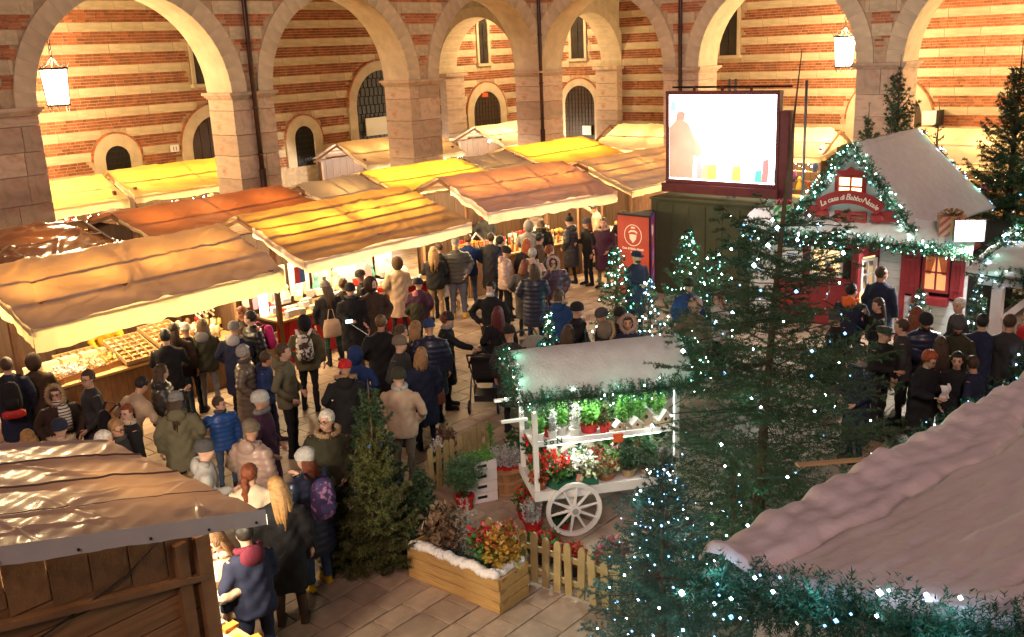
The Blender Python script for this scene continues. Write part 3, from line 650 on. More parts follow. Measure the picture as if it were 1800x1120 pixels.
# ------------------------------------------------------------------ needles, garlands, light strings
NEEDLE = M('fir_needles', (.035, .075, .03), .55, var=.35, scale=2.5, island=.35)
NEEDLE2 = M('yellowish_needles', (.075, .085, .022), .55, var=.35, scale=2.5, island=.35)
NEEDLEG = M('garland_needles', (.018, .085, .045), .5, var=.3, scale=3, island=.35)
BARK = M('fir_bark', (.10, .055, .032), .85, var=.3, scale=8, bump=.4, bscale=40)
LED = M('led', (.8, 1, .95), .4, emit=34, ecol=(.55, 1., .80), var=.01, sampling='NONE')
LEDG = M('led_cyan', (.2, .8, .7), .4, emit=2.6, ecol=(.16, .80, .66), var=.01, sampling='NONE')
LEDC = M('led_blue', (.3, .6, 1), .4, emit=2.6, ecol=(.22, .55, 1.), var=.01, sampling='NONE')
LEDB = M('led_blue_white', (.8, .9, 1), .4, emit=34, ecol=(.58, .80, 1.), var=.01, sampling='NONE')
NR = np.random.default_rng(5)
def needles(p0, p1, per, ln, wd, rng=NR, spread=.9, droop=0.):
    """thin needle triangles all round twig segments p0->p1 (arrays k x 3)"""
    p0 = np.asarray(p0, float); p1 = np.asarray(p1, float); k = len(p0)
    d = p1-p0; L = np.linalg.norm(d, axis=1, keepdims=True)+1e-9; d = d/L
    t = rng.random((k, per, 1)); base = p0[:, None]+(p1-p0)[:, None]*t
    rv = rng.normal(size=(k, per, 3)); rv -= (rv*d[:, None]).sum(-1, keepdims=True)*d[:, None]; rv /= np.linalg.norm(rv, axis=-1, keepdims=True)+1e-9
    dirn = d[:, None]*(.35+.5*rng.random((k, per, 1)))+rv*spread; dirn[..., 2] -= droop; dirn /= np.linalg.norm(dirn, axis=-1, keepdims=True)
    side = np.cross(dirn, rng.normal(size=(k, per, 3))); side /= np.linalg.norm(side, axis=-1, keepdims=True)+1e-9
    l = ln*(.7+.6*rng.random((k, per, 1)))
    a = base-side*wd; b_ = base+side*wd; c = base+dirn*l
    v = np.stack([a, b_, c], 2).reshape(-1, 3); return v
def tri_obj(name, v, mat, parent, **tags):
    f = np.arange(len(v)).reshape(-1, 3); o = link(name, raw_mesh(name, v, f, mat), parent)
    for k_, x in tags.items(): o[k_] = x
    return o
OCT = np.array([(1, 0, 0), (-1, 0, 0), (0, 1, 0), (0, -1, 0), (0, 0, 1), (0, 0, -1)], float)
OF = np.array([(0, 2, 4), (2, 1, 4), (1, 3, 4), (3, 0, 4), (2, 0, 5), (1, 2, 5), (3, 1, 5), (0, 3, 5)])
def leds(pts, r, parent, mat=None, name='light_string'):
    pts = np.asarray(pts, float); k = len(pts); rr = r*.9*(.6+.8*NR.random((k, 1, 1))**2)
    v = (pts[:, None]+OCT[None]*rr).reshape(-1, 3); f = (OF[None]+6*np.arange(k)[:, None, None]).reshape(-1, 3)
    o = link(name, raw_mesh(name, v, f, [mat or LED, LEDC if mat is LEDB else (LEDG if mat is None or mat is LED else mat)], np.repeat((NR.random(k) < .5).astype(int), 8), True), parent); o['kind'] = 'stuff'; return o
def garland(path, label, rad=.10, dens=240, led=14, ln=.07, wd=.006, lr=.013, mat=None, lmat=None, light=1.0, lcol=(.22, 1., .62), sag=0., group=None, every=.6):
    path = [np.array(p, float) for p in path]; o0 = path[0].copy()
    T = thing('garland', label, 'garland', o0, group=group)
    P0 = []; P1 = []; LP = []; acc = 0.
    for a, b_ in zip(path[:-1], path[1:]):
        L = np.linalg.norm(b_-a); n = max(2, int(L*dens/6.5)); d = (b_-a)/L
        t = np.sort(NR.random(n)); c = a+np.outer(t, b_-a)-o0; c[:, 2] -= sag*np.sin(PI*t)
        off = NR.normal(size=(n, 3)); off -= np.outer(off@d, d); off /= np.linalg.norm(off, axis=1, keepdims=True)+1e-9
        P0.append(c); P1.append(c+off*rad*(.75+.75*NR.random((n, 1)))+d*NR.normal(size=(n, 1))*.06)
        m = max(1, int(L*led*.6)); t = NR.random(m); c = a+np.outer(t, b_-a)-o0; c[:, 2] -= sag*np.sin(PI*t)
        off = NR.normal(size=(m, 3)); off -= np.outer(off@d, d); off /= np.linalg.norm(off, axis=1, keepdims=True)+1e-9
        LP.append(c+off*rad*(.75+.4*NR.random((m, 1))))
        if light:
            k = max(1, int(L/every))
            for i in range(k):
                q = a+(b_-a)*(i+.5)/k-o0; q[2] -= sag*math.sin(PI*(i+.5)/k); hd = (b_-a)[:2]; hd = np.array((-hd[1], hd[0], 0.))/(np.linalg.norm(hd)+1e-9)*(1 if i % 2 else -1)
                lamp(T, 'led_glow', q+hd*rad*.8+np.array([0, 0, rad*.8+.05]), light*.5, lcol, .06)
    P0 = np.concatenate(P0); P1 = np.concatenate(P1)
    tri_obj('foliage', needles(P0, P1, 22, ln*.45, wd*.85), mat or NEEDLEG, T, kind='stuff')
    pw = [q-o0 for q in path]; MB().tube(pw, .012, 5).build('wire', BARK, T)
    leds(np.concatenate(LP), lr, T, lmat)
    return T
# ------------------------------------------------------------------ the little red and white house
HM = thing('little_house', 'little red and white house with snowy gable and curved red name banner', 'house', (1.05, -6.97, 0), -PI/2)
CLAP = M('white_clapboard', (.60, .62, .66), .5, var=.08, scale=4, rand=.05)
WARMIN = M('warm_interior', (.75, .5, .25), .6, emit=1.1, ecol=(1, .62, .28), var=.25, scale=5)
DUSTR = M('dusty_red_board', (.24, .02, .03), .55, var=.15, scale=5, rand=.06)
ZE = 1.88
U0, U1 = -2.1, 2.35
MB().box(((U0+U1)/2, 1.75, .9), (U1-U0-.1, 3.4, 1.8)).build('wall_core', DARKV, HM)
z = .02
while z < ZE-.05:     # clapboards, cut around door and windows
    h = .16
    for a, b_ in ((U0, -1.45), (.66, 1.17), (1.55, 1.66)) if not (.92 < z+h/2 < 1.72) else ((U0, -1.45), (.66, 1.17)):
        piece('clapboard', CLAP, ((a+b_)/2, -.02, z+h/2), (b_-a, .045, h-.008), HM)
    for a, b_ in ((1.17, U1),) if not (.86 < z+h/2 < 1.78) else ((2.22, U1),): piece('clapboard', CLAP, ((a+b_)/2, -.018, z+h/2), (b_-a, .045, h-.008), HM)
    z += h
MB().box((-.28, -.03, .5), (.96, .06, 1.0)).build('red_panel', DUSTR, HM)
for u in (-.80, .20): MB().box((u, -.035, .94), (.12, .07, 1.87)).build('red_post', DUSTR, HM)
MB().box((-.30, -.03, 1.755), (.88, .055, .22)).build('red_lintel', DUSTR, HM)
def hwin(u0, u1, z0, z1, mat, name='window', inner=WARMIN, y=-.03, t=.05, par=HM):
    W_ = link(name, None, par)
    MB().box(((u0+u1)/2, y+.03, (z0+z1)/2), (u1-u0, .012, z1-z0)).build('lit_pane', inner, W_)
    for u in (u0, u1): MB().box((u, y-.02, (z0+z1)/2), (t, .06, z1-z0+t)).build('frame', mat, W_)
    for z in (z0, z1): MB().box(((u0+u1)/2, y-.019, z), (u1-u0, .058, t)).build('frame', mat, W_)
    MB().box(((u0+u1)/2, y-.006, (z0+z1)/2), (.03, .03, z1-z0)).build('glazing_bar', mat, W_)
    MB().box(((u0+u1)/2, y-.004, z0+(z1-z0)*.52), (u1-u0, .03, .03)).build('glazing_bar', mat, W_); return W_
hwin(-.70, -.08, 1.05, 1.60, WHITE)
# small plush figure and cards behind the left window
T_ = thing('plush_toy', 'white and red plush toy on the sill of the little red house', 'toy', (1.0, -6.67, 1.1))
m = MB(); m.ball((0, 0, .06), (.09, .07, .07), mi=1); m.ball((0, 0, .17), (.07, .065, .07)); m.ball((-.03, .06, .22), .03, 6, 5); m.ball((-.03, -.06, .22), .03, 6, 5); m.ball((-.06, 0, .16), (.02, .03, .02), 6, 5, mi=2)
m.build('body', [WHITE, RED, BLACK], T_, True)
# doorway with warm inside, open door leaf
MB().box((.43, .03, .85), (.40, .02, 1.7)).build('doorway_glow', WARMIN, HM)
cols = [(.6, .05, .04), (.7, .45, .05), (.05, .2, .5), (.75, .7, .6), (.1, .35, .12), (.65, .2, .05)]
for i in range(16):
    c = cols[i % 6]; T_ = MB().ball((0, 0, 0), (.05, .045, .055), 8, 6).build('ornament', M('ornament_%d' % (i % 6), c, .3, var=.1), None, True, loc=(.98, -7.38+rnd.uniform(-.14, .14), .95+.05*i+rnd.uniform(-.03, .03)), label=('red', 'golden', 'blue', 'cream', 'green', 'orange')[i % 6]+' ornament hanging in the open doorway of the red house', category='ornament', group=('red', 'golden', 'blue', 'cream', 'green', 'orange')[i % 6]+' ornaments in the doorway')
DL = link('door', None, HM, (.66, -.05, 0), 1.2)
MB().box((-1.15, -.03, .93), (.58, .05, 1.86)).build('red_panel', DUSTR, HM)
MB().box((-.27, 0, .32), (.52, .045, .6)).build('leaf', DUSTR, DL); MB().box((-.27, 0, 1.69), (.52, .045, .2)).build('leaf', DUSTR, DL)
for u in (-.02, -.52): MB().box((u, 0, 1.1), (.07, .05, 1.3)).build('stile', DUSTR, DL)
hwin(-.46, -.09, .92, 1.52, WHITE, 'door_window', glass('door_glass', (.7, .72, .75)), 0, .05, DL)
MB().box((-.06, -.04, 1.5), (.1, .02, .12)).build('hinge', BLACK, DL)
# shuttered window
hwin(1.55, 2.0, .98, 1.68, DUSTR, inner=M('curtain_glow', (.6, .3, .12), .7, emit=.55, ecol=(1, .42, .16), var=.25, scale=4))
for a, b_ in ((1.20, 1.49), (2.06, 2.30)):
    S_ = link('shutter', None, HM)
    for i in range(3): piece('shutter_board', DUSTR, (a+(b_-a)*(i+.5)/3, -.055, 1.3), ((b_-a)/3-.006, .03, .86), S_)
    for z in (1.05, 1.55): MB().box(((a+b_)/2, -.078, z), (b_-a-.02, .018, .05)).build('shutter_rail', DUSTR, S_)
MB().box((1.17, -.05, .93), (.1, .05, 1.84)).build('red_post', DUSTR, HM)
MB().box((1.72, -.10, .80), (.66, .16, .16)).build('flower_box', DUSTR, HM)
# curtain in the shuttered window
m = MB(); m.grid(lambda u, v: (1.58+.18*u*(1-.5*v), -.02+.01*math.sin(u*25), 1.66-.36*v), 14, 6); m.grid(lambda u, v: (1.97-.18*u*(1-.5*v), -.02+.01*math.sin(u*25), 1.66-.36*v), 14, 6); m.build('curtain', M('peach_curtain', (.6, .25, .12), .8, trans=.4), HM, True)
# snowy ledge (lean-to roof) over the front
def ledge(u, v): x = U0-.12+(U1-U0+.24)*u; y = -.28+.62*v; return (x, y, ZE+.06+.32*v**.8+.03*noise1(x*2.5, y*4, 2)-.05*(v < .02))
m = MB(); m.grid(ledge, 60, 10); m.grid(lambda u, v: (U0-.12+(U1-U0+.24)*u, -.28-.01*v, ZE+.01-.10*v+.02*noise1(u*20, v, 1)), 60, 2); m.build('snow_ledge', SNOW, HM, True)
MB().box(((U0+U1)/2, .1, ZE-.03), (U1-U0+.1, .7, .06)).build('eave_board', DUSTR, HM)
# gable and steep roof
AP, GB, GW = 3.62, 2.16, 1.17
MB().slab([(-GW, GB), (GW, GB), (0, AP)], 'Y', .16, .30).build('gable', CLAP, HM)
def groof(sg):
    def f(u, v):
        x = sg*(GW+.16)*u; y = .02+3.6*v; z = AP+.10-(AP-GB)/GW*abs(x)*1.0
        return (x+sg*.45*u*v, y, z+.02*noise1(u*5, v*6, 4+sg)-.10*math.sin(PI*v)*u*0)
    return f
m = MB(); m.grid(groof(1), 24, 30); m.grid(groof(-1), 24, 30); r_ = m.build('roof', SNOW, HM, True)
sm = r_.modifiers.new('thick', 'SOLIDIFY'); sm.thickness = .09
hwin(-.31, .24, 2.62, 3.08, RED, 'attic_window', M('attic_glow', (.9, .75, .5), .6, emit=1.6, ecol=(1, .72, .38), var=.1), .13, .07)
MB().slab([(-.38, 3.1), (.31, 3.1), (.24, 3.17), (.05, 3.19), (-.035, 3.26), (-.12, 3.19), (-.31, 3.17)], 'Y', .06, .12).build('window_crest', RED, HM)
hwin(-.30, .30, 2.18, 2.34, RED, 'attic_hatch', M('hatch_panel', (.62, .52, .42), .6, var=.05), .13, .05)
# banner with curled ends and lettering
m = MB(); cxb, zc0, rb = 0., 1.62, 1.05
def arc(r, t): return (cxb+r*math.sin(t), zc0+r*math.cos(t))
ts = np.linspace(-.66, .66, 21); poly = [arc(rb+.13, t) for t in ts]+[arc(rb-.13, t) for t in ts[::-1]]
m.slab(poly, 'Y', .00, .045)
BN = m.build('name_banner', RED, HM)
for sg in (-1, 1):
    m = MB(); m.slab([(sg*.42, 2.36), (sg*.62, 2.20), (sg*.98, 2.22), (sg*.90, 2.34), (sg*1.0, 2.44), (sg*.72, 2.44)], 'Y', .06, .10); m.ball((sg*.56, .05, 2.28), (.14, .04, .10)); m.build('banner_tail', RED, HM)
TXT = 'La casa di Babbo Natale'; nl = len(TXT); LET = M('banner_lettering', (.8, .72, .66), .5, var=.03)
wid = {' ': .5, 'i': .45, 'l': .45, 'a': 1, 's': .85, 'N': 1.3, 'B': 1.25, 'L': 1.1, 't': .6}
ws = [wid.get(ch, 1.) for ch in TXT]; tot = sum(ws); acc = 0
for ch, w_ in zip(TXT, ws):
    t = -.60+1.2*(acc+w_/2)/tot; acc += w_
    if ch == ' ': continue
    o = link('letter', text_mesh(ch, .135 if ch.islower() else .165, LET, .004, .28, bold=.0015), BN, (arc(rb-.05, t)[0], -.008, arc(rb-.05, t)[1])); o.rotation_euler = (PI/2, t, 0)
# sign board with blue emblem
SB = thing('sign_board', 'white sign with a blue wave emblem on the little red house', 'sign', (.95, -5.85, 1.15), -PI/2)
MB().box((0, 0, .26), (.46, .03, .95)).build('board', WHITE, SB)
BLUE = M('sign_blue', (.02, .09, .42), .5, var=.05)
MB().box((0, -.02, .60), (.40, .012, .17)).build('emblem', BLUE, SB)
m = MB(); m.slab([(-.2, .56), (-.08, .60), (.04, .57), (.14, .60), (.19, .66), (.10, .64), (0, .61), (-.1, .64), (-.2, .60)], 'Y', -.034, -.028); m.ball((.07, -.03, .655), (.06, .006, .02), 8, 4); m.build('emblem_wave', WHITE, SB)
for t_, s_, z_ in (('ANA·VI·', .115, .41), ('Associazi', .062, .26), ('Nazaren', .062, .16), ('alvere', .062, .06)):
    o = link('lettering', text_mesh(t_, s_, BLUE, .003, bold=.002), SB, (0, -.02, z_)); o.rotation_euler[0] = PI/2
# gift boxes on the ledge
def gift(loc, s, label, mats, rz, ribbon, bow=True):
    T = thing('gift_box', label, 'gift', loc, rz); s = np.array(s)
    MB().box((0, 0, s[2]/2), s).build('box', mats, T)
    for dx in ((1, 0), (0, 1)):
        MB().box((0, 0, s[2]/2), (.07 if dx[0] else s[0]+.01, .07 if dx[1] else s[1]+.01, s[2]+.012)).build('ribbon', ribbon, T)
    m = MB()
    for i in range(9):
        a = 2*PI*i/9; pts = [(0, 0, s[2]), (.12*math.cos(a), .12*math.sin(a), s[2]+.10), (.2*math.cos(a), .2*math.sin(a), s[2]+.05), (.10*math.cos(a+.4), .10*math.sin(a+.4), s[2]+.01)]
        m.tube(pts, [(.03, .008)]*4, 6)
    m.build('bow', ribbon, T, True); return T
p = onX(1372, 385, 1.15)
gift((1.2, -5.5, 1.98), (.40, .40, .42), 'green and white diagonally striped gift box with red bow on the house ledge', M('green_stripes', (.55, .55, .45), .5, var=.03, stripe=((.03, .22, .06), 'wave', 3.2, .45, .5, 'DIAGONAL', 0)), .5, RED)
GOLD = M('gold_ribbon', (.42, .28, .12), .35, .3, var=.15)
gift((1.2, -8.9, 2.02), (.46, .46, .42), 'large gold ribboned gift box on the snowy ledge beside the floodlight', M('gold_paper', (.45, .26, .16), .45, var=.12, stripe=((.35, .05, .05), 'wave', 4, .5, .6, 'DIAGONAL', 0)), .4, GOLD)
gift((1.05, -9.22, 2.0), (.3, .3, .30), 'small pinkish gift box on the snowy ledge next to the gold one', M('pink_paper', (.45, .14, .13), .5, var=.1), .2, GOLD)
# garlands on the house
W2 = lambda u, y, z: (1.05+y, -6.97-u, z)
garland([W2(-2.2, -.33, 1.86), W2(-1, -.33, 1.86), W2(0.4, -.33, 1.86), W2(1.6, -.33, 1.85), W2(2.45, -.33, 1.83)], 'thick lit fir garland along the eave of the little red house', .14, 1000, 38, .085, .009, .020, lmat=LED, light=2.2, lcol=(.6, 1., .85))
garland([W2(-1.25, -.02, 2.08), W2(-.6, -.02, 2.92), W2(0, -.02, 3.72)], 'lit fir garland on the left slope of the snowy gable', .13, 1000, 42, .08, .008, .020, light=2.2, lcol=(.6, 1., .85))
garland([W2(0, -.02, 3.72), W2(.6, -.02, 2.95), W2(1.32, -.02, 2.05)], 'lit fir garland on the right slope of the snowy gable', .13, 1000, 34, .08, .008, .020, light=2.2, lcol=(.6, 1., .85))
garland([W2(0.1, 3.6, 3.7), W2(1.0, 3.65, 2.75), W2(1.75, 3.65, 2.0)], 'lit garland along the rear edge of the snowy roof', .07, 200, 22, .07, .008, .020, lmat=LEDB, light=1.)
# floodlight at the corner of the ledge
FL = thing('floodlight', 'glaring floodlight at the corner of the little red house', 'floodlight', (.72, -9.36, 2.1), R(225-90))
MB().box((0, 0, .16), (.52, .12, .40)).build('housing', BLACK, FL); MB().box((0, -.066, .16), (.46, .012, .34)).build('lens', M('flood_lens', (1, 1, .95), .3, emit=55, ecol=(1, .97, .86), var=.01), FL)
MB().box((0, .04, .0), (.06, .06, .12)).build('bracket', IRON, FL)
lamp(FL, 'flood_beam', (0, -.2, .16), 420, (1, .93, .82), .12)
FL.rotation_euler[2] = math.atan2(CAM[1]+9.36, CAM[0]-.72)+PI/2+.25
# ------------------------------------------------------------------ screen on its green container
SCN = thing('video_screen', 'large glowing video screen in a dark red frame', 'screen', (1.5, -3.78, 2.3), -PI/2)
MB().box((0, .12, 1.39), (2.66, .03, 1.9)).build('display', M('display_white', (1, 1, 1), .3, emit=5.5, ecol=(1, .97, .93), var=.01), SCN)
FR = M('frame_dark_red', (.10, .018, .022), .5, .2, var=.15)
for u in (-1.36, 1.36): MB().box((u, .14, 1.39), (.07, .16, 2.0)).build('frame_bar', FR, SCN)
for z_ in (.40, 2.38): MB().box((0, .14, z_), (2.8, .17, .08)).build('frame_bar', FR, SCN)
MB().box((1.5, .22, 1.0), (.2, .3, 2.0)).build('cabinet', FR, SCN)
MB().box((0, .1, .25), (2.9, .3, .2)).build('base_beam', FR, SCN)
def flat(name, poly, col, e, y=.098):
    m = MB(); m.slab(poly, 'Y', y, y+.004); return m.build(name, M('pic_'+name+str(len(MATS)), col, .5, emit=e, ecol=col, var=.12, scale=3), SCN)
flat('pictured_coat', [(-1.32, .47), (-.70, .47), (-.68, 1.0), (-.60, .95), (-.46, 1.02), (-.50, 1.2), (-.70, 1.45), (-.82, 1.70), (-.95, 1.78), (-1.15, 1.78), (-1.32, 1.62)], (.55, .38, .27), .42, .099)
flat('pictured_fold', [(-.72, 1.0), (-.60, .97), (-.52, 1.05), (-.70, 1.40)], (.48, .36, .26), .42, .096)
flat('pictured_hair', [(-1.16, 1.78), (-.93, 1.78), (-.90, 1.92), (-.98, 1.98), (-1.12, 1.96)], (.55, .30, .24), .5, .097)
for i, (u0, u1, z1, c) in enumerate(((-.62, -.5, .72, (.9, .3, .3)), (-.47, -.34, .66, (.75, .7, .2)), (-.33, -.14, .66, (.95, .55, .1)), (.1, .25, .62, (.95, .85, .6)), (.28, .46, .66, (.95, .6, .1)), (.66, .82, .66, (.5, .8, .8)), (.84, .96, .58, (.1, .6, .4)), (1.0, 1.12, .82, (.85, .2, .2)), (1.14, 1.3, .6, (.5, .85, .8)), (1.02, 1.24, 1.3, (.7, .5, .5)), (.72, .84, 1.86, (.6, .6, .6)), (.2, .28, 1.2, (1, .85, .5)), (-.4, -.34, 1.5, (.9, .6, .3)), (1.0, 1.1, 2.15, (.6, .85, .8)), (-1.3, -1.2, 2.2, (.3, .7, .6)), (.55, .75, 2.15, (1, .85, .5)))):
    z1 = z1+.16 if z1 < 1 else z1; u1 = u1+.06; z0 = .47 if z1 < 1.1 else z1-.22; flat('pictured_shape', [(u0, z0), (u1, z0), (u1-.02, z1), (u0+.03, z1-.02)], c, .75, .094-.0005*i)
for u in (-.7, 0, .7): MB().box((u, .14, 2.47), (.05, .05, .12)).build('lifting_lug', FR, SCN)
MB().tube([(-1.3, .2, 2.5), (1.6, .2, 2.5)], .025, 6).build('top_rail', IRON, SCN)
lamp(SCN, 'screen_glow', (0, -.5, 1.3), 60, (1, .95, .9), .6)
for u, h in ((1.75, 4.9), (-.05, 4.95), (.1, 4.95)):
    q = W2(u-3.19, .55, 0); MB().tube([(0, 0, .0), (0, 0, h)], .03, 8).build('scaffold_pole', M('grey_steel', (.18, .19, .2), .4, .7), None, True, loc=(2.05, -3.78-u, 0), label='upright steel scaffold pole behind the video screen', category='pole', group='scaffold poles behind the screen')
GB_ = thing('container', 'plain dark green container under the video screen', 'container', (1.45, -3.7, 0), -PI/2)
GREEN = M('dull_green_panel', (.055, .06, .028), .6, var=.2, scale=2)
MB().box((0, .6, 1.13), (3.3, 1.2, 2.26)).build('shell', GREEN, GB_)
for i in range(8): MB().box((-1.5+3.0*i/7, -.012, 1.12), (.03, .02, 2.1)).build('rib', GREEN, GB_)
MB().box((0, .6, 2.28), (3.36, 1.26, .05)).build('lid', GREEN, GB_)
# ------------------------------------------------------------------ triangular red advertising column
TA, TB, TC = np.array((.72, -1.58)), np.array((.66, -2.54)), np.array((1.52, -2.08))
TT = thing('advertising_column', 'three sided red advertising column with a round white emblem', 'sign', ((TA+TB+TC)[0]/3, (TA+TB+TC)[1]/3, 0)); oc = (TA+TB+TC)/3
RP = M('red_poster', (.42, .055, .035), .45, var=.25, scale=1.2, emit=.10, ecol=(.8, .1, .05)); RP2 = M('dark_poster', (.16, .02, .09), .4, var=.3, scale=1.5, emit=.08, ecol=(.6, .05, .2), stripe=((.03, .03, .18), 'wave', .55, .4, .8, 'Z', 1))
m = MB(); m.prism([tuple(TA-oc), tuple(TB-oc), tuple(TC-oc)], .05, 2.0); m.build('core', BLACK, TT)
def face(A, B_, mat, name):
    d = (B_-A)/np.linalg.norm(B_-A); n = np.array((d[1], -d[0]));
    if n@(A-oc) < 0: n = -n
    Lf = np.linalg.norm(B_-A); ang = math.atan2(d[1], d[0]); F_ = link(name, None, TT, (*(A-oc+n*.012), 0), ang); sgn = 1 if (np.array((-d[1], d[0]))@n) > 0 else -1
    MB().box((Lf/2, sgn*.006, 1.03), (Lf-.06, .012, 1.86)).build('poster', mat, F_); return F_, Lf, sgn
F1, Lf, sg = face(TA, TB, RP, 'front_face'); F2, _, sg2 = face(TB, TC, RP2, 'side_face'); face(TC, TA, RP, 'rear_face')
CREAMP = M('emblem_cream', (.8, .66, .5), .5, emit=.15, ecol=(1, .8, .6), var=.03)
m = MB(); ths = np.linspace(0, 2*PI, 33)
for r0, r1 in ((.235, .255),):
    for a, b_ in zip(ths[:-1], ths[1:]): m.add([(Lf/2+r*math.cos(t), sg*.016, 1.52+r*math.sin(t)) for r, t in ((r0, a), (r1, a), (r1, b_), (r0, b_))], [(0, 1, 2, 3)])
m.slab([(Lf/2-.12, 1.6), (Lf/2-.06, 1.64), (Lf/2+.06, 1.64), (Lf/2+.12, 1.6), (Lf/2+.13, 1.56), (Lf/2+.05, 1.6), (Lf/2-.05, 1.6), (Lf/2-.13, 1.56)], 'Y', *sorted((sg*.012, sg*.018)))
m.slab([(Lf/2-.1, 1.54), (Lf/2+.1, 1.54), (Lf/2+.09, 1.44), (Lf/2, 1.34), (Lf/2-.09, 1.44)], 'Y', *sorted((sg*.012, sg*.018)))
m.slab([(Lf/2-.07, 1.68), (Lf/2+.07, 1.68), (Lf/2+.04, 1.72), (Lf/2-.04, 1.72)], 'Y', *sorted((sg*.012, sg*.018)))
m.build('round_emblem', CREAMP, F1)
for t_, s_, z_ in (('Casa di Babbo Natale', .072, 1.18), ('Santa', .06, 1.10)):
    o = link('lettering', text_mesh(t_, s_, CREAMP, .002, bold=.002), F1, (Lf/2, sg*.018, z_)); o.rotation_euler = (PI/2, 0, PI if sg > 0 else 0)
for i, (u, z_, w_, h_, c) in enumerate(((.15, 1.66, .10, .22, (.9, .75, .75)), (.4, 1.62, .10, .2, (.8, .6, .3)), (.4, 1.42, .12, .34, (.85, .2, .03)), (.42, 1.05, .34, .22, (.45, .25, .45)), (.4, .85, .3, .14, (.8, .25, .05)), (.4, .55, .5, .1, (.3, .2, .4)))):
    MB().box((u, sg2*.014, z_), (w_, .006, h_), ry=-.25).build('printed_patch', M('patch_%d' % i, c, .5, emit=.15, ecol=c, var=.1), F2)
# ------------------------------------------------------------------ snow-roofed cabin at the front right
e1 = np.array((4.68, -.73)); e1 /= np.linalg.norm(e1); CA = math.atan2(e1[1], e1[0])
CB = thing('snowy_cabin', 'white cabin with a thick quilted artificial snow roof', 'cabin', (-12.78, -11.72, 0), CA)
def sroof(u, v):
    x = -.02+5.6*u; y = .06-3.3*v; d = -y
    z = 2.46+.26*d
    roll = math.exp(-((d-.02)/.30)**2)
    z += .15*roll*(1+.55*noise1(x*2.2, 0, 1)) - .10*math.exp(-((d+.06)/.05)**2)
    cr = .52+.16*noise1(x*.9, .4, 7)        # crease where the edge roll meets the roof
    z -= .10*math.exp(-((d-cr)/.05)**2)*(.6+.4*noise1(x*2.7, 2, 3))
    z += .02*noise1(x*1.1, d*6, 2)+.010*noise1(x*3.1, d*15, 6)+.006*noise1(x*7, d*9, 8)
    cr2 = 1.75+.25*noise1(x*1.1, 1.4, 9)+.1*math.sin(x*3.7); z += (.11*math.exp(-((d-cr2)/.10)**2)-.07*math.exp(-((d-cr2+.16)/.05)**2))*max(0, noise1(x*1.3, 2.2, 5)+.3)
    if u < .004: z -= .06
    return (x, y, z)
m = MB(); m.grid(sroof, 190, 150); SRF = m.build('snow_roof', M('quilted_snow', (.68, .58, .60), .95, var=.06, scale=3, bump=.45, bscale=14), CB, True)
m = MB(); m.slab([(.05, 2.40), (.05, 2.26), (-3.2, 3.08), (-3.2, 3.24)], 'X', .0, 5.4); m.build('roof_board', WHITE, CB)
for i in range(16): piece('wall_board', WHITE, (.34, -.25-.19*i, 1.13+.022*i), (.035, .184, 2.26+.044*i), CB)
for i in range(20): piece('wall_board', WHITE, (.5+.24*i, -.24, 1.14), (.232, .035, 2.26), CB)
# garland on its front verge and along its left eave
CW = lambda x, y, z: tuple(np.array((-12.78, -11.72))+e1*x+np.array((-e1[1], e1[0]))*y)+(z,)
garland([CW(-.08, .10, 2.36), CW(-.10, -.6, 2.50), CW(-.10, -1.3, 2.70), CW(-.10, -2.1, 2.90), CW(-.10, -3.1, 3.16)], 'dense lit fir garland along the front edge of the snowy cabin', .18, 2900, 34, .085, .0055, .018, lmat=LEDB, light=3., every=.75, lcol=(.3, .75, 1.))
garland([CW(.1, .14, 2.36), CW(1.4, .17, 2.36), CW(2.8, .17, 2.36), CW(4.4, .16, 2.36), CW(5.5, .16, 2.36)], 'lit fir garland along the side eave of the snowy cabin', .10, 420, 10, .07, .005, .012, lmat=LEDB, light=.8, every=.7)
# broken wooden stick lying on the snow roof
p = G(1425, 862, 2.66); T_ = MB().tube([(0, 0, .06), (.3, -.2, .03), (.62, -.42, -.0)], [(.035, .012)]*3, 6).build('wood_stick', WOODL, None, False, loc=CW(1.35, .22, 2.62), label='flat wooden lath lying across the edge of the snowy cabin roof', category='stick')
# ------------------------------------------------------------------ white porch booth on the right
PB = thing('white_porch', 'white timber porch with snow cap and braces right of the red house', 'porch', (-1.68, -10.55, 0))
MB().box((0, 0, .95), (.16, .16, 1.9)).build('post', WHITE, PB); MB().box((.2, -2.3, .95), (.16, .16, 1.9)).build('post', WHITE, PB)
MB().box((.1, -1.15, 1.97), (.18, 2.9, .16), rz=.087).build('beam', WHITE, PB); MB().box((1.3, 0.1, 1.97), (2.7, .14, .14)).build('beam', WHITE, PB)
MB().bar((.03, -.1, 1.35), (.08, -.62, 1.9), .1).build('brace', WHITE, PB); MB().bar((.1, 0.04, 1.5), (.5, .06, 1.9), .09).build('brace', WHITE, PB)
m = MB(); m.grid(lambda u, v: (-.15+2.6*u, .45-3.4*v, 2.12+.16*math.sin(PI*u)+.03*noise1(u*7, v*9, 1)), 30, 30); s_ = m.build('snow_cap', SNOW, PB, True); q_ = s_.modifiers.new('t', 'SOLIDIFY'); q_.thickness = .1
garland([(-1.82, -10.1, 2.06), (-1.84, -10.9, 2.03), (-1.72, -11.9, 2.06), (-1.6, -13., 2.06)], 'lit garland along the front beam of the white porch', .15, 420, 20, .09, .009, .020, lmat=LEDB, light=1.2)
garland([(-1.6, -10.2, 2.2), (-.2, -10.3, 2.35), (.6, -10.2, 2.3)], 'lit garland along the side of the snow capped porch', .13, 300, 20, .09, .009, .022, lmat=LEDB, light=1.2)
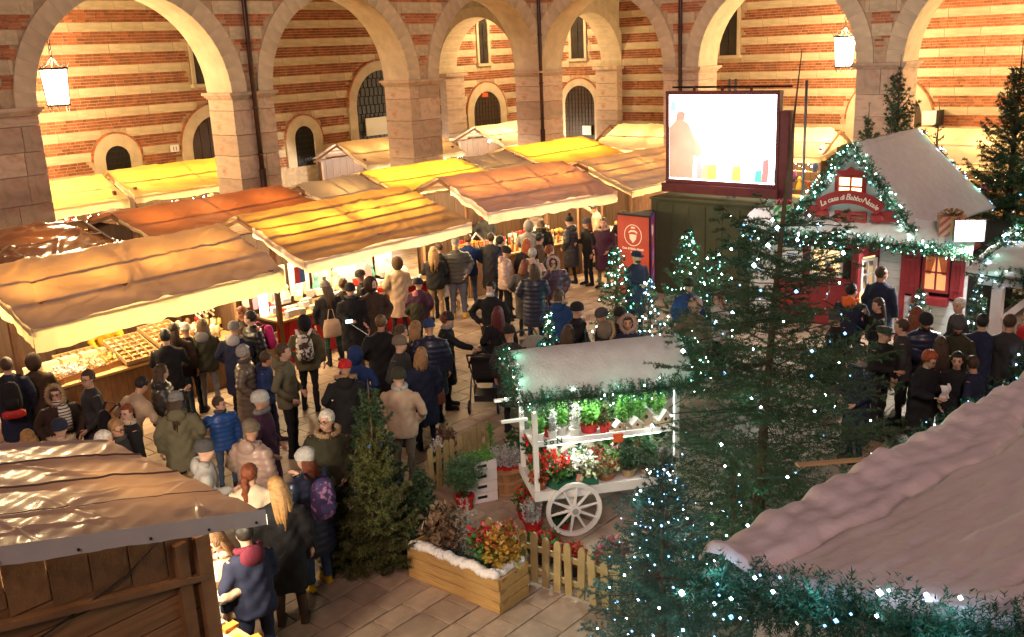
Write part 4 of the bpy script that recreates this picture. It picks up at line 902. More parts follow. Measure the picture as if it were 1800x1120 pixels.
SC_ = M('striped_cloth', (.02, .02, .05), .8, var=.1, stripe=((.5, .05, .02), 'wave', 3.2, .6, .7, 'Y', 0))
m = MB(); m.grid(lambda u, v: (.02*math.sin(u*9), -.42*u, -.62*v-.02*u), 12, 8); cl = m.build('striped_scarf', SC_, None, True, loc=(-1.95, -10.95, 2.55), label='red and black striped cloth hanging from the white porch', category='cloth'); q_ = cl.modifiers.new('t', 'SOLIDIFY'); q_.thickness = .02
# ------------------------------------------------------------------ plants
def leafcloud(n, fn, size, rng=NR, up=.3):
    """n leaf quads (two triangles) around points fn(rng,n)"""
    c = fn(rng, n); d = rng.normal(size=(n, 3)); d[:, 2] += up; d /= np.linalg.norm(d, axis=1, keepdims=True)
    s = np.cross(d, rng.normal(size=(n, 3))); s /= np.linalg.norm(s, axis=1, keepdims=True)+1e-9
    l = size*(.6+.8*rng.random((n, 1))); w_ = l*.32
    a = c; b_ = c+d*l*.5+s*w_; e = c+d*l; f = c+d*l*.5-s*w_
    return np.concatenate([np.stack([a, b_, e], 1).reshape(-1, 3), np.stack([a, e, f], 1).reshape(-1, 3)])
def ellip(rx, ry, rz_, z0):
    def f(rng, n):
        p = rng.normal(size=(n, 3)); p /= np.linalg.norm(p, axis=1, keepdims=True); p *= rng.random((n, 1))**.4
        p = p*np.array((rx, ry, rz_)); p[:, 2] += z0; return p
    return f
LEAF = {k: M('leaf_'+k, c, .5, var=.25, scale=6, island=.35) for k, c in dict(green=(.045, .13, .03), bright=(.10, .30, .045), dark=(.025, .07, .025), olive=(.10, .11, .03), grey=(.22, .22, .20), silver=(.50, .52, .50), red=(.50, .015, .015), white=(.72, .72, .68), yellow=(.35, .22, .03), pink=(.5, .12, .16), berry=(.42, .01, .012), rust=(.28, .07, .02), varieg=(.25, .28, .14), brownish=(.16, .10, .06)).items()}
POTS = {k: M('pot_'+k, c, .5, var=.12, scale=8) for k, c in dict(red=(.45, .02, .02), white=(.7, .69, .66), terracotta=(.30, .12, .06), burlap=(.36, .25, .14), dark=(.03, .03, .03), grey=(.3, .3, .3), green=(.02, .12, .07)).items()}
def plant(loc, label, kind='cone', h=.3, r=.1, pot='terracotta', leaf='bright', flower=None, ph=.12, pr_=None, group=None, n=None, tray=False):
    T = thing('potted_plant', label, 'plant', loc, rnd.random()*6, group); pr_ = pr_ or r*.75
    if tray: MB().box((0, 0, ph/2), (pr_*2.4, pr_*1.8, ph)).build('tray', POTS[pot], T)
    else: MB().lathe([(pr_*.75, 0), (pr_, ph*.9), (pr_*1.08, ph*.9), (pr_*1.08, ph), (pr_*.9, ph), (pr_*.85, ph*.8)], 12).build('pot', POTS[pot], T, False)
    if kind == 'cone':
        k = n or 60; t = NR.random(k)**.8; z = ph+t*(h-ph)*.92; a = NR.random(k)*2*PI; rr = r*(1-t)**.7*.55
        p0 = np.stack([rr*np.cos(a)*.3, rr*np.sin(a)*.3, z], 1); p1 = np.stack([rr*np.cos(a)*1.5, rr*np.sin(a)*1.5, z+.09*h], 1)
        tri_obj('foliage', needles(p0, p1, 9, .10*h+.02, .004+.006*r), LEAF[leaf], T, kind='stuff'); MB().tube([(0, 0, ph*.8), (0, 0, h*.8)], .008, 5).build('stem', BARK, T)
    elif kind == 'spike':
        k = n or 14; a = NR.random(k)*2*PI; q = NR.random(k)*r*.6; p0 = np.stack([q*np.cos(a), q*np.sin(a), np.full(k, ph*.9)], 1); p1 = p0*np.array((1.5, 1.5, 1))+np.stack([0*a, 0*a, (h-ph)*(.6+.4*NR.random(k))], 1)
        tri_obj('foliage', needles(p0, p1, 34, .035, .006), LEAF[leaf], T, kind='stuff')
    else:
        v = leafcloud(n or 160, ellip(r, r, (h-ph)*.5, ph+(h-ph)*.45), .05+.12*r); tri_obj('foliage', v, LEAF[leaf], T, kind='stuff')
    if flower:
        v = leafcloud((n or 160)//2, ellip(r*.95, r*.95, (h-ph)*.35, ph+(h-ph)*.75), .035+.10*r, up=.1); tri_obj('blossom', v, LEAF[flower], T, kind='stuff')
    return T
# ------------------------------------------------------------------ flower cart
CANG = -.649; ca, sa = math.cos(CANG), math.sin(CANG); CO = np.array((-9.68, -7.62))
def cartw(x, y, z): return (CO[0]+x*ca-y*sa, CO[1]+x*sa+y*ca, z)
def cartl(p): d = np.array(p[:2])-CO; return d[0]*ca+d[1]*sa, -d[0]*sa+d[1]*ca
CT = thing('flower_cart', 'white wooden flower cart with snowy roof and spoked wheel', 'cart', (*CO, 0), CANG); CL = 1.84
for i in range(6): piece('bed_board', WHITE, (CL/2, .07+.14*i, .60), (CL, .132, .03), CT)
MB().box((CL/2, -.015, .57), (CL+.03, .03, .12)).build('bed_rail', WHITE, CT); MB().box((CL/2, .86, .57), (CL+.03, .03, .12)).build('bed_rail', WHITE, CT)
for x in (-.0, CL): MB().box((x, .42, .57), (.03, .84, .12)).build('bed_rail', WHITE, CT)
for x in (.03, CL-.03):
    for y in (.03, .80): MB().box((x, y, 1.25), (.06, .06, 1.28)).build('post', WHITE, CT)
MB().box((CL/2, .36, 1.19), (CL-.02, .5, .03)).build('shelf', WHITE, CT); MB().box((CL/2, .10, 1.20), (CL-.02, .02, .07)).build('shelf_lip', WHITE, CT)
MB().box((CL/2, .62, .80), (CL-.08, .36, .03)).build('step_shelf', WHITE, CT); MB().box((CL/2, .83, 1.2), (CL, .02, 1.16)).build('back_panel', M('cart_back', (.10, .12, .08), .8, var=.2), CT)
def croof(u, v):
    x = -.14+(CL+.28)*u; y = -.16+1.24*v; z = 1.86+.44*math.sin(min(1., v*2.0)*PI/2)**.9 if v < .5 else 2.30-.35*((v-.5)*2)**1.3
    return (x, y, z+.008*noise1(x*4, y*5, 2))
m = MB(); m.grid(croof, 40, 24); o = m.build('snow_roof', SNOW, CT, True); q_ = o.modifiers.new('t', 'SOLIDIFY'); q_.thickness = .04
for y, z in ((-.08, 1.84), (1.0, 1.92)): MB().box((CL/2, y, z-.02), (CL+.2, .05, .06)).build('roof_rail', WHITE, CT)
for x in (-.1, CL+.1): MB().slab([(-.1, 1.84), (1.0, 1.9), (1.0, 1.96), (.45, 2.24), (-.1, 1.88)], 'X', x-.012, x+.012).build('gable_board', WHITE, CT)
def wheel(x, y, parent=CT):
    W_ = link('wheel', None, parent, (x, y, .36)); m = MB(); n = 28; r0, r1 = .30, .35
    for i in range(n):
        a, b_ = 2*PI*i/n, 2*PI*(i+1)/n; q = [(r*math.cos(t), yy, r*math.sin(t)) for yy in (-.025, .025) for r, t in ((r0, a), (r1, a), (r1, b_), (r0, b_))]
        m.add(q, [(0, 1, 2, 3), (4, 7, 6, 5), (1, 5, 6, 2), (0, 3, 7, 4)])
    m.build('rim', WHITE, W_)
    for i in range(10): a = 2*PI*i/10+.15; MB().tube([(.05*math.cos(a), 0, .05*math.sin(a)), (.305*math.cos(a), 0, .305*math.sin(a))], [.022, .014], 6).build('spoke', WHITE, W_)
    MB().tube([(0, -.06, 0), (0, .05, 0)], .07, 14).build('hub', WHITE, W_); MB().tube([(0, -.075, 0), (0, -.06, 0)], .04, 12).build('hub_cap', POTS['grey'], W_)
xl, yl = cartl(G(1015, 905, .36)); wheel(max(.3, xl), -.06); wheel(max(.3, xl), .92)
MB().tube([(xl, -.05, .36), (xl, .9, .36)], .03, 8).build('axle', IRON, CT); MB().box((xl, .43, .48), (.1, .8, .16)).build('axle_block', WHITE, CT)
for x in (CL-.2,):
    for y in (.05, .8): MB().box((x, y, .28), (.07, .07, .56)).build('prop', WHITE, CT)
for y in (.2, .62): MB().bar((-.02, y, 1.5 if y < .3 else 1.62), (-.34, y, 1.5 if y < .3 else 1.62), .05, .03).build('handle', WHITE, CT)
TUBE = M('lit_tube', (1, 1, .95), .3, emit=14, ecol=(.95, 1, .88), var=.01)
MB().tube([(.15, .3, 1.86), (CL-.15, .3, 1.86)], .02, 8).build('lit_tube', TUBE, CT)
for x in (.4, 1.05, 1.7): lamp(CT, 'tube_glow', (x, .2, 1.78), 17, (.92, 1., .86), .12)
MB().tube([(.2, .13, 1.155), (CL-.2, .13, 1.155)], .012, 8).build('lit_tube', TUBE, CT)  # added glowing tube, no known lamp here, goes with the fill below
for x in (.5, 1.5): lamp(CT, 'under_shelf_fill', (x, .12, 1.10), 5, (.95, 1., .9), .12)  # fill lights added under the shelf to brighten the cart bed
o = link('lettering', text_mesh('S o N', .10, LEAF['dark'], .002, bold=.003), CT, (.26, .075, 1.19)); o.rotation_euler[0] = PI/2
garland([cartw(-.2, -.2, 1.86), cartw(.6, -.21, 1.85), cartw(1.4, -.21, 1.85), cartw(CL+.2, -.2, 1.86)], 'lit fir garland along the front of the flower cart roof', .12, 1700, 34, .07, .005, .0105, light=1.0)
garland([cartw(-.24, -.2, 1.86), cartw(-.22, .1, 2.12), cartw(-.2, .45, 2.30)], 'lit fir garland on the left roof edge of the flower cart', .12, 1400, 50, .07, .005, .0105, light=1.0)
garland([cartw(CL+.24, -.2, 1.86), cartw(CL+.22, .1, 2.12), cartw(CL+.2, .45, 2.30)], 'lit fir garland on the right roof edge of the flower cart', .12, 1400, 50, .07, .005, .0105, light=1.0)
# plants on the upper shelf
for k_ in range(12): plant(cartw(.12+.14*k_, .44, 1.205), ('bright green', 'dark green', 'bright green', 'olive')[k_ % 4]+' conifer in the rear row on the cart shelf', 'cone', .36+.06*(k_ % 3), .085, 'white', ('bright', 'green', 'bright', 'olive')[k_ % 4], ph=.08, group=('bright green', 'dark green', 'bright green', 'olive')[k_ % 4]+' conifers in the rear row', n=80)
for k_ in range(9): plant(cartw(.13+.19*k_, .45, .63), 'low plant with '+('red', 'white', 'pink', 'rust')[k_ % 4]+' blossoms in the second row of the cart bed', 'bush', .26, .12, 'terracotta', ('green', 'varieg', 'bright')[k_ % 3], ('red', 'white', 'pink', 'rust')[k_ % 4], ph=.08, group=('red', 'white', 'pink', 'rust')[k_ % 4]+' plants in the second row', n=240)
SHELF = [(.12, 'spike', .26, .08, 'white', 'bright', 'leafy green plant in a white pot at the left end of the cart shelf'), (.30, 'cone', .26, .07, 'red', 'green', 'small round green shrub in a red pot on the cart shelf'), (.33, 'spike', .32, .06, 'white', 'silver', 'silvery heather behind the red potted shrub on the cart'),
 (.50, 'cone', .34, .07, 'white', 'bright', 'tall bright green cypress in a white pot on the cart shelf'), (.66, 'spike', .36, .07, 'white', 'white', 'white flocked heather between two green plants on the cart'), (.90, 'bush', .34, .13, 'red', 'bright', 'large bright green bush in a red wrapped pot on the cart'),
 (1.10, 'cone', .27, .07, 'red', 'olive', 'olive green shrub in a red pot on the cart shelf'), (1.22, 'cone', .26, .07, 'burlap', 'green', 'small green shrub in sackcloth on the cart shelf'), (1.36, 'cone', .36, .06, 'burlap', 'bright', 'slim bright cypress in sackcloth beside the bird houses'), (1.50, 'cone', .36, .06, 'white', 'bright', 'slim bright cypress in a white basket beside the bird houses'), (1.63, 'cone', .38, .06, 'burlap', 'bright', 'slim cypress left of the white roofed bird house'), (1.82, 'cone', .40, .06, 'white', 'bright', 'tall slim cypress between the two bird houses'), (1.93, 'cone', .40, .06, 'white', 'bright', 'tall slim cypress at the right end of the cart shelf')]
for i, (x, k, h, r, pot, leaf, lab) in enumerate(SHELF): plant(cartw(x*.86, .20+.10*(i % 2), 1.205), lab, k, h*1.22, r*1.3, pot, leaf, ph=.11, n=(90 if k == 'cone' else 22 if k == 'spike' else 260))
def birdhouse(loc, label, s=1.):
    T = thing('bird_house', label, 'bird house', loc, CANG+rnd.uniform(-.4, .4))
    MB().slab([(-.07*s, 0), (.07*s, 0), (.07*s, .12*s), (0, .19*s), (-.07*s, .12*s)], 'Y', -.05*s, .05*s).build('wall', M('birdhouse_wood', (.55, .42, .28), .7, var=.1), T)
    for sg in (-1, 1): MB().bar((sg*.10*s, 0, .10*s), (0, 0, .205*s), .012, .13*s).build('roof', WHITE, T)
    MB().tube([(0, -.056*s, .1*s), (0, -.048*s, .1*s)], .022*s, 10).build('hole', BLACK, T)
birdhouse(cartw(1.118, .18, 1.205), 'tiny wooden bird house in front of the slim cypresses', .7); birdhouse(cartw(1.342, .17, 1.205), 'small wooden bird house with snowy roof on the cart shelf', .8); birdhouse(cartw(1.514, .30, 1.205), 'tall white roofed bird house on the cart shelf', 1.25); birdhouse(cartw(1.694, .18, 1.205), 'wide white roofed bird house near the right cart post', 1.1)
# lower bed
BED = [(.10, .10, 'bush', .24, .09, 'terracotta', 'rust', None, 'small reddish green plant in a clay pot at the left cart corner'), (.36, .12, 'bush', .30, .15, 'green', 'green', 'red', 'bright red flowering cyclamens in a green tray on the cart'), (.30, .34, 'bush', .30, .13, 'green', 'green', 'red', 'rear red cyclamens beside the wooden tree cut outs'), (.72, .12, 'bush', .28, .15, 'green', 'varieg', 'white', 'white cyclamens with pale leaves in a green tray on the cart'), (.74, .36, 'bush', .28, .13, 'green', 'green', 'white', 'rear white cyclamens on the cart bed'), (1.06, .15, 'bush', .20, .14, 'terracotta', 'varieg', 'rust', 'tray of variegated little plants beside the white cyclamens'), (1.40, .16, 'cone', .42, .12, 'burlap', 'dark', None, 'dark conifer with light string in a sackcloth pot on the cart'), (1.68, .16, 'cone', .42, .12, 'burlap', 'dark', None, 'dark conifer with red bow in a sackcloth pot on the cart'), (1.92, .14, 'bush', .25, .1, 'grey', 'grey', None, 'grey leaved plant at the right end of the cart bed')]
for x, y, k, h, r, pot, leaf, fl, lab in BED: plant(cartw(x*.88, y, .62), lab, k, h*1.15, r*1.25, pot, leaf, fl, ph=.10, n=420, tray=pot == 'green')
for i, (x, k, leaf, fl, lab) in enumerate(((.16, 'bush', 'dark', 'berry', 'dark leaved plant with red berries on the back step of the cart'), (1.05, 'bush', 'varieg', 'rust', 'low tray of yellow green plants on the back step of the cart'), (1.30, 'bush', 'green', 'pink', 'pink flowering plants on the back step of the cart'), (1.55, 'bush', 'green', 'red', 'red flowering plants behind the sackcloth conifers'), (1.85, 'cone', 'bright', None, 'bright green conifer on the back step of the cart'), (2.03, 'cone', 'green', None, 'green conifer at the right end of the back step'))):
    plant(cartw(x*.88, .6, .815), lab, k, .30, .15, 'terracotta', leaf, fl, ph=.08, n=300)
CUT = M('cutout_wood', (.60, .52, .42), .6, var=.06)
for i, (x, s, lab) in enumerate(((.34, .85, 'small pale wooden tree cut out on the cart'), (.56, 1.2, 'largest pale wooden tree cut out on the cart'), (.82, 1.05, 'pale wooden tree cut out behind the white cyclamens'))):
    P_ = [(-.03, 0), (.03, 0), (.03, .05), (.13, .05), (.06, .13), (.10, .13), (.05, .2), (.08, .2), (0, .32), (-.08, .2), (-.05, .2), (-.10, .13), (-.06, .13), (-.13, .05), (-.03, .05)]
    MB().slab([(a*s, z*s) for a, z in P_], 'Y', -.012, .012).build('wooden_tree', CUT, None, loc=cartw(x, .50, .82), rz=CANG+.1*i, label=lab, category='ornament')
p = cartw(1.08, .085, 1.16); MB().box((0, 0, 0), (.13, .006, .11)).build('price_card', M('orange_card', (.65, .10, .02), .5), None, loc=p, rz=CANG, label='orange price card clipped to the cart shelf', category='card')
p = cartw(.55, .0, .74); MB().box((0, 0, 0), (.06, .006, .1), ry=.3).build('price_card', M('pink_card', (.65, .3, .25), .5), None, loc=p, rz=CANG, label='pink price card in front of the red cyclamens', category='card')
# ------------------------------------------------------------------ planter, fences, crates, basket
PLK = M('planter_plank', (.46, .28, .10), .5, var=.22, scale=3, bump=.15, bscale=25, rand=.12, stripe=((.26, .13, .05), 'noise', 3.5, .5, .7))
PT = thing('planter_box', 'long wooden planter box with cotton snow along its rim', 'planter', (-10.97, -7.67, 0), .03)
for k in range(3):
    z = .07+.135*k
    for sx in (-1, 1): piece('side_plank', PLK, (sx*.235, 0, z), (.035, 1.36, .129), PT)
    for sy in (-1, 1): piece('end_plank', PLK, (0, sy*.675, z+.001), (.50 if k % 2 else .432, .035, .127), PT)
MB().box((0, 0, .30), (.44, 1.3, .06)).build('soil', M('soil', (.05, .03, .02), .95, bump=.4), PT)
m = MB()
for i in range(26): a = i/25; m.ball((-.20+.02*noise1(a*9, 1, 1), .62-1.22*a, .42+.03*noise1(a*12, 0, 2)), (.07+.02*noise1(a*15, 3, 1), .06, .055), 8, 6)
for i in range(8): m.ball((-.15+.05*i, -.60+.02*noise1(i, 1, 2), .42), (.07, .06, .05), 8, 6)
m.build('cotton_snow', M('cotton', (.72, .70, .68), .95, var=.08, bump=.5, bscale=30), PT, True)
PLW = lambda x, y, z=.32: (-10.97+x, -7.67+y, z)
plant(PLW(.05, .35), 'dark brownish heather bush at the far end of the planter box', 'bush', .58, .27, 'dark', 'brownish', ph=.06, n=520)
plant(PLW(.05, .0), 'tall grey heather spikes in the middle of the planter box', 'spike', .75, .17, 'dark', 'grey', ph=.06, n=30)
plant(PLW(.02, -.28), 'glossy plant with red berries in the planter box', 'bush', .46, .2, 'dark', 'green', 'berry', ph=.06, n=420)
plant(PLW(.06, -.52), 'yellow and rust leaved shrub at the near end of the planter box', 'bush', .56, .22, 'dark', 'yellow', 'rust', ph=.06, n=420)
MB().box((0, 0, 0), (.03, .005, .12), rx=.3).build('plant_label', WHITE, None, loc=PLW(-.12, .55, .62), rz=.6, label='small white plant tag stuck in the planter box', category='tag')
PIC = M('picket_wood', (.36, .27, .12), .6, var=.2, scale=4, rand=.12, bump=.15)
b = MB(); b.slab([(-.045, 0), (.045, 0), (.045, .56), (.03, .60), (0, .615), (-.03, .60), (-.045, .56)], 'Y', -.011, .011); pic_me = b.mesh('picket', PIC)
def fence(a, b_, n, label, h=.62, rails=(.16, .44)):
    a = np.array(a); b_ = np.array(b_); d = b_-a; L = np.linalg.norm(d); T = thing('picket_fence', label, 'fence', (*a, 0), math.atan2(d[1], d[0]))
    for i in range(n):
        o = link('picket', pic_me, T, (L*(i+.5)/n, -.02, .03+rnd.uniform(-.02, .02))); o.rotation_euler = (0, rnd.uniform(-.05, .05), 0); o.scale[2] = h/.615
    for z in rails: MB().box((L/2, .012, z), (L, .03, .06)).build('rail', PIC, T)
    return T
fence((-9.60, -5.62), (-8.25, -5.55), 9, 'pale wooden picket fence behind the white crates and potted spruce')
fence((-10.52, -7.55), (-10.42, -9.6), 13, 'pale wooden picket fence running from the planter box towards the snowy cabin')
CR = thing('crate_stack', 'white slatted drawer crate topped with green moss', 'crate', (-9.28, -6.28, 0), -.35); CR.name = 'white_crate'
def crate(loc, rz, label, d=(.42, .34, .145)):
    T = thing('white_crate', label, 'crate', loc, rz, 'stacked white crates')
    for sy in (-1, 1):
        for z0, z1 in ((.0, .05), (.10, d[2]-.004)): MB().box((0, sy*(d[1]/2-.01), (z0+z1)/2), (d[0], .02, z1-z0)).build('slat', WHITE, T)
        for sx in (-1, 1): MB().box((sx*(d[0]/2-.07), sy*(d[1]/2-.0105), .075), (.14, .019, .05)).build('slat', WHITE, T)
    for sx in (-1, 1): MB().box((sx*(d[0]/2-.0101), 0, d[2]/2-.002), (.02, d[1]-.04, d[2]-.006)).build('end_board', WHITE, T)
    MB().box((0, 0, .01), (d[0]-.04, d[1]-.04, .015)).build('base', WHITE, T); MB().box((0, 0, .05), (d[0]-.05, d[1]-.05, .06)).build('filling', BLACK, T); return T
bpy.data.objects.remove(CR)
for k, lab in enumerate(('lowest white slatted crate of the stack by the basket', 'second white slatted crate from the ground by the basket', 'third white slatted crate from the ground by the basket', 'topmost white slatted crate carrying green moss')): crate((-9.26, -6.26, .147*k), -.5+.03*k, lab)
ms = tri_obj('moss_mat', leafcloud(900, lambda r, n: np.stack([r.uniform(-.2, .2, n), r.uniform(-.16, .16, n), r.random(n)*.03], 1), .03), LEAF['bright'], None, label='mat of green moss on the topmost white crate', category='moss', kind='stuff'); ms.location = (-9.26, -6.26, .585); ms.rotation_euler[2] = -.5
BK = thing('bushel_basket', 'round wooden bushel basket filled with silver red wrapped heathers', 'basket', (-8.86, -6.42, 0))
BWD = M('basket_wood', (.38, .22, .10), .6, var=.2, scale=5, rand=.15)
for i in range(18):
    a = 2*PI*i/18; o = MB().slab([(-.033, 0), (.033, 0), (.045, .38), (-.045, .38)], 'Y', -.006, .006).build('stave', BWD, BK, loc=(.20*math.cos(a), .20*math.sin(a), 0)); o.rotation_euler = (-.17, 0, a-PI/2)
    o.rotation_euler = (Matrix.Rotation(a-PI/2, 3, 'Z')@Matrix.Rotation(-.16, 3, 'X')).to_euler()
for z, r in ((.03, .215), (.2, .245), (.36, .275)): MB().lathe([(r, z-.02), (r+.012, z-.02), (r+.012, z+.02), (r, z+.02)], 24).build('hoop', BWD, BK)
for i in range(9):
    a = 2*PI*i/8; rr = .17 if i else 0; plant((-8.86+rr*math.cos(a), -6.42+rr*math.sin(a), .28), 'silver heather in red foil standing in the bushel basket', 'spike', .36, .09, 'red', 'silver', None, ph=.14, group='silver heathers in the basket', n=10)
plant((-9.62, -6.34, 0), 'round blue green spruce in a red pot before the white crates', 'bush', .2, .05, 'red', 'dark', ph=.2, pr_=.13, n=20)
SPN = thing('potted_spruce', 'dense round dwarf spruce crown above the red pot', 'plant', (-9.62, -6.34, .2)); a = NR.normal(size=(420, 3)); a /= np.linalg.norm(a, axis=1, keepdims=True); q = a*np.array((.30, .30, .27))*(.35+.65*NR.random((420, 1)))
tri_obj('foliage', needles(q*.75+(0, 0, .3), q*1.08+(0, 0, .33), 16, .05, .004), M('dwarf_spruce', (.07, .15, .06), .5, var=.3, island=.3), SPN, kind='stuff'); MB().tube([(0, 0, -.05), (0, 0, .3)], .015, 6).build('trunk', BARK, SPN)
# pots between fence and cart
FRONT = [((-9.55, -7.45), 'spike', .50, .16, 'red', 'silver', 'red', 'tall white heather with red leaves left of the cart wheel'), ((-9.35, -7.15), 'bush', .42, .14, 'red', 'green', 'red', 'red leaved plant under the left end of the cart'), ((-10.02, -8.0), 'bush', .32, .24, 'dark', 'green', 'berry', 'broad green plant with red ornaments behind the front fence'), ((-10.05, -8.45), 'bush', .30, .2, 'dark', 'rust', 'red', 'red brown plant behind the front fence'), ((-9.7, -8.75), 'bush', .32, .2, 'dark', 'grey', 'pink', 'pink flowering plant near the cart wheel'), ((-9.3, -9.1), 'bush', .35, .22, 'dark', 'green', 'pink', 'pink and green plant below the right of the cart'), ((-10.1, -8.95), 'bush', .42, .22, 'terracotta', 'yellow', 'berry', 'yellow green bush with red berries behind the front fence'), ((-9.85, -9.35), 'bush', .3, .2, 'dark', 'rust', 'red', 'red leaved shrub by the lit tree'), ((-8.6, -5.9), 'cone', .75, .2, 'dark', 'bright', None, 'bright green cone conifer behind the bushel basket'), ((-8.95, -5.2), 'spike', .55, .14, 'dark', 'white', None, 'white flocked heather beyond the picket fence'), ((-8.7, -5.1), 'bush', .6, .16, 'dark', 'brownish', None, 'brown heather beyond the picket fence'), ((-8.15, -6.1), 'bush', .6, .25, 'dark', 'green', None, 'green conifer shrub behind the cart end'), ((-9.0, -5.35), 'bush', .4, .2, 'dark', 'dark', None, 'low dark shrub behind the picket fence'), ((-9.35, -7.75), 'bush', .22, .12, 'red', 'dark', None, 'small dark plant in a red pot under the cart')]
for (x, y), k, h, r, pot, leaf, fl, lab in FRONT: plant((x, y, 0), lab, k, h, r, pot, leaf, fl, ph=.14, n=300 if k == 'bush' else 40)
# ------------------------------------------------------------------ fir trees
WIRE = M('green_wire', (.01, .03, .02), .5)
def solve_h(x, y, ytip):
    lo, hi = .2, 9.
    for _ in range(40):
        m_ = (lo+hi)/2
        if px((x, y, m_))[1] > ytip: lo = m_
        else: hi = m_
    return lo
def fir(loc, h, rad, label, seed=0, nl=0, lr=.02, lmat=None, mat=None, per=10, ln=.04, wd=.0035, whorls=20, nb=7, lean=(0, 0), bare=.12, z0=.06, up=(.1, .9), shape=.85, glow=0, gcol=(.25, 1., .65), twig=.10, group=None, wild=.15, tiptw=1.0, tk=1.):
    rng = np.random.default_rng(seed); T = thing('fir_tree', label, 'tree', (loc[0], loc[1], loc[2] if len(loc) > 2 else 0), group=group)
    lean = np.array((lean[0], lean[1], 0.)); S0 = []; S1 = []; BR = MB()
    ax = lambda z: np.array((0, 0, z))+lean*(z/h)**1.5
    MB().tube([ax(h*t) for t in (0, .25, .5, .75, .9, 1)], [.022*tk*h*(1-t)+.004 for t in (0, .25, .5, .75, .9, .99)], 8).build('trunk', BARK, T, True)
    tips = []
    for i in range(whorls):
        zf = z0+(1-bare-z0)*(i/(whorls-1))**.92; z = zf*h; f_ = (1-zf)
        L0 = rad*(f_**shape)*(1.-.25*max(0, .15-zf)/.15)+.03*h*.3
        for j in range(nb if zf < .8 else max(4, nb-2)):
            az = 2*PI*(j+rng.random()*.6)/nb+i*1.1; L = L0*(.72+.5*rng.random()); el = up[0]+(up[1]-up[0])*zf**1.6+rng.normal()*wild
            d = np.array((math.cos(az), math.sin(az), 0.)); p = ax(z+rng.normal()*.01*h); pts = [p]; n = 4 if L > .25 else 3
            for k in range(1, n+1):
                t = k/n; e = el-.25*(1-zf)*math.sin(PI*t)+.35*t*t*(.6+.4*zf); p = p+(d*math.cos(e)+np.array((0, 0, math.sin(e))))*L/n+rng.normal(size=3)*.012*L; pts.append(p)
            BR.tube(pts, [.006*tk*h*.35*(1-.85*k/n)+.0015 for k in range(n+1)], 4, cap=False)
            for k in range(n): S0.append(pts[k]); S1.append(pts[k+1])
            m_ = max(2, int(L/twig))
            for k in range(m_):
                t = (k+.6)/m_; q = t*n; a = int(min(q, n-1)); b0 = pts[a]+(pts[a+1]-pts[a])*(q-a)
                for sg in (-1, 1):
                    l = L*.42*(1-t*.75)*(.6+.6*rng.random())*tiptw; sd = np.array((-d[1], d[0], 0))*sg
                    tv = (d*.75+sd*.8+np.array((0, 0, .10+rng.normal()*.18))); tv /= np.linalg.norm(tv); e_ = b0+tv*l
                    mid = (b0+e_)/2+np.array((0, 0, -.03*l)); S0 += [b0, mid]; S1 += [mid, e_]; tips.append(e_)
                    if l > .22:
                        for s2 in (-1, 1): tw = tv+np.cross(tv, (0, 0, 1))*s2*.7; tw /= np.linalg.norm(tw); S0.append(mid); S1.append(mid+tw*l*.45); tips.append(mid+tw*l*.45)
            tips.append(pts[-1])
    zt = [ax(h*(1-bare)), ax(h*.995)]; S0.append(zt[0]); S1.append(zt[1])
    BR.build('branches', BARK, T)['kind'] = 'stuff'
    tri_obj('crown', needles(np.array(S0), np.array(S1), per, ln, wd, rng), mat or NEEDLE, T, kind='stuff')
    if nl:
        nl = int(nl*.72)
        turns = 5+int(h*1.2); P_ = []; W_ = []          # lights on a wire wound up the tree
        for q in range(nl*4):
            t = (q+.5)/(nl*4); zf = z0+.02+(.98-bare*.9-z0)*(1-(1-t)**1.35); az = 2*PI*turns*t+.5*math.sin(t*31+seed)
            r_ = rad*((1-zf)**shape)*(.62+.22*math.sin(q*.9)+.16*rng.random()); p = ax(zf*h)+np.array((r_*math.cos(az), r_*math.sin(az), -.08*r_+.03*h*.1*math.sin(q*1.7))); W_.append(p)
            if q % 4 == 0: P_.append(p+rng.normal(size=3)*.02)
        leds(np.array(P_), lr, T, lmat); MB().tube(W_, .0025+.0006*h, 4, cap=False).build('light_wire', WIRE, T)
    glow = int(glow*1.7)
    for k in range(glow):
        z = h*(.15+.7*(k+.5)/glow); a = k*2.4+seed; r_ = rad*(1-z/h)**shape*.9+.06; q = ax(z)
        lamp(T, 'led_glow', (q[0]+r_*math.cos(a), q[1]+r_*math.sin(a), z), .8*(h/2), gcol, .05)
    return T
def fir_px(xb, yb, ytip, rad, label, **k):
    g_ = G(xb, yb); return fir((g_[0], g_[1]), solve_h(g_[0], g_[1], ytip), rad, label, **k)
fir((-8.15, -9.77), 5.66, 2.0, 'tall sparse fir with a long bare leader standing before the red house', seed=1, nl=110, lr=.021, lmat=LEDB, per=28, ln=.033, wd=.0047, whorls=18, nb=6, lean=(.22, -.25), bare=.34, z0=.08, up=(-.15, .75), shape=.95, twig=.125, tk=.55, glow=3, wild=.22)
fir((-11.15, -10.35), 2.35, 1.02, 'broad fir with many blue white lights beside the snowy cabin', seed=2, nl=170, lr=.0125, lmat=LEDB, per=26, ln=.026, wd=.003, whorls=15, nb=8, bare=.06, z0=.08, shape=.8, twig=.07, glow=10, gcol=(.40, .9, 1.), mat=M('blue_green_needles', (.03, .085, .06), .5, var=.35, scale=2.5, island=.35))
fir((-9.55, -10.2), 1.7, .75, 'smaller dark fir with a few lights between the tall fir and the cabin', seed=21, nl=26, lr=.012, lmat=LEDB, per=16, ln=.036, wd=.0035, whorls=13, nb=7, bare=.06, glow=3)
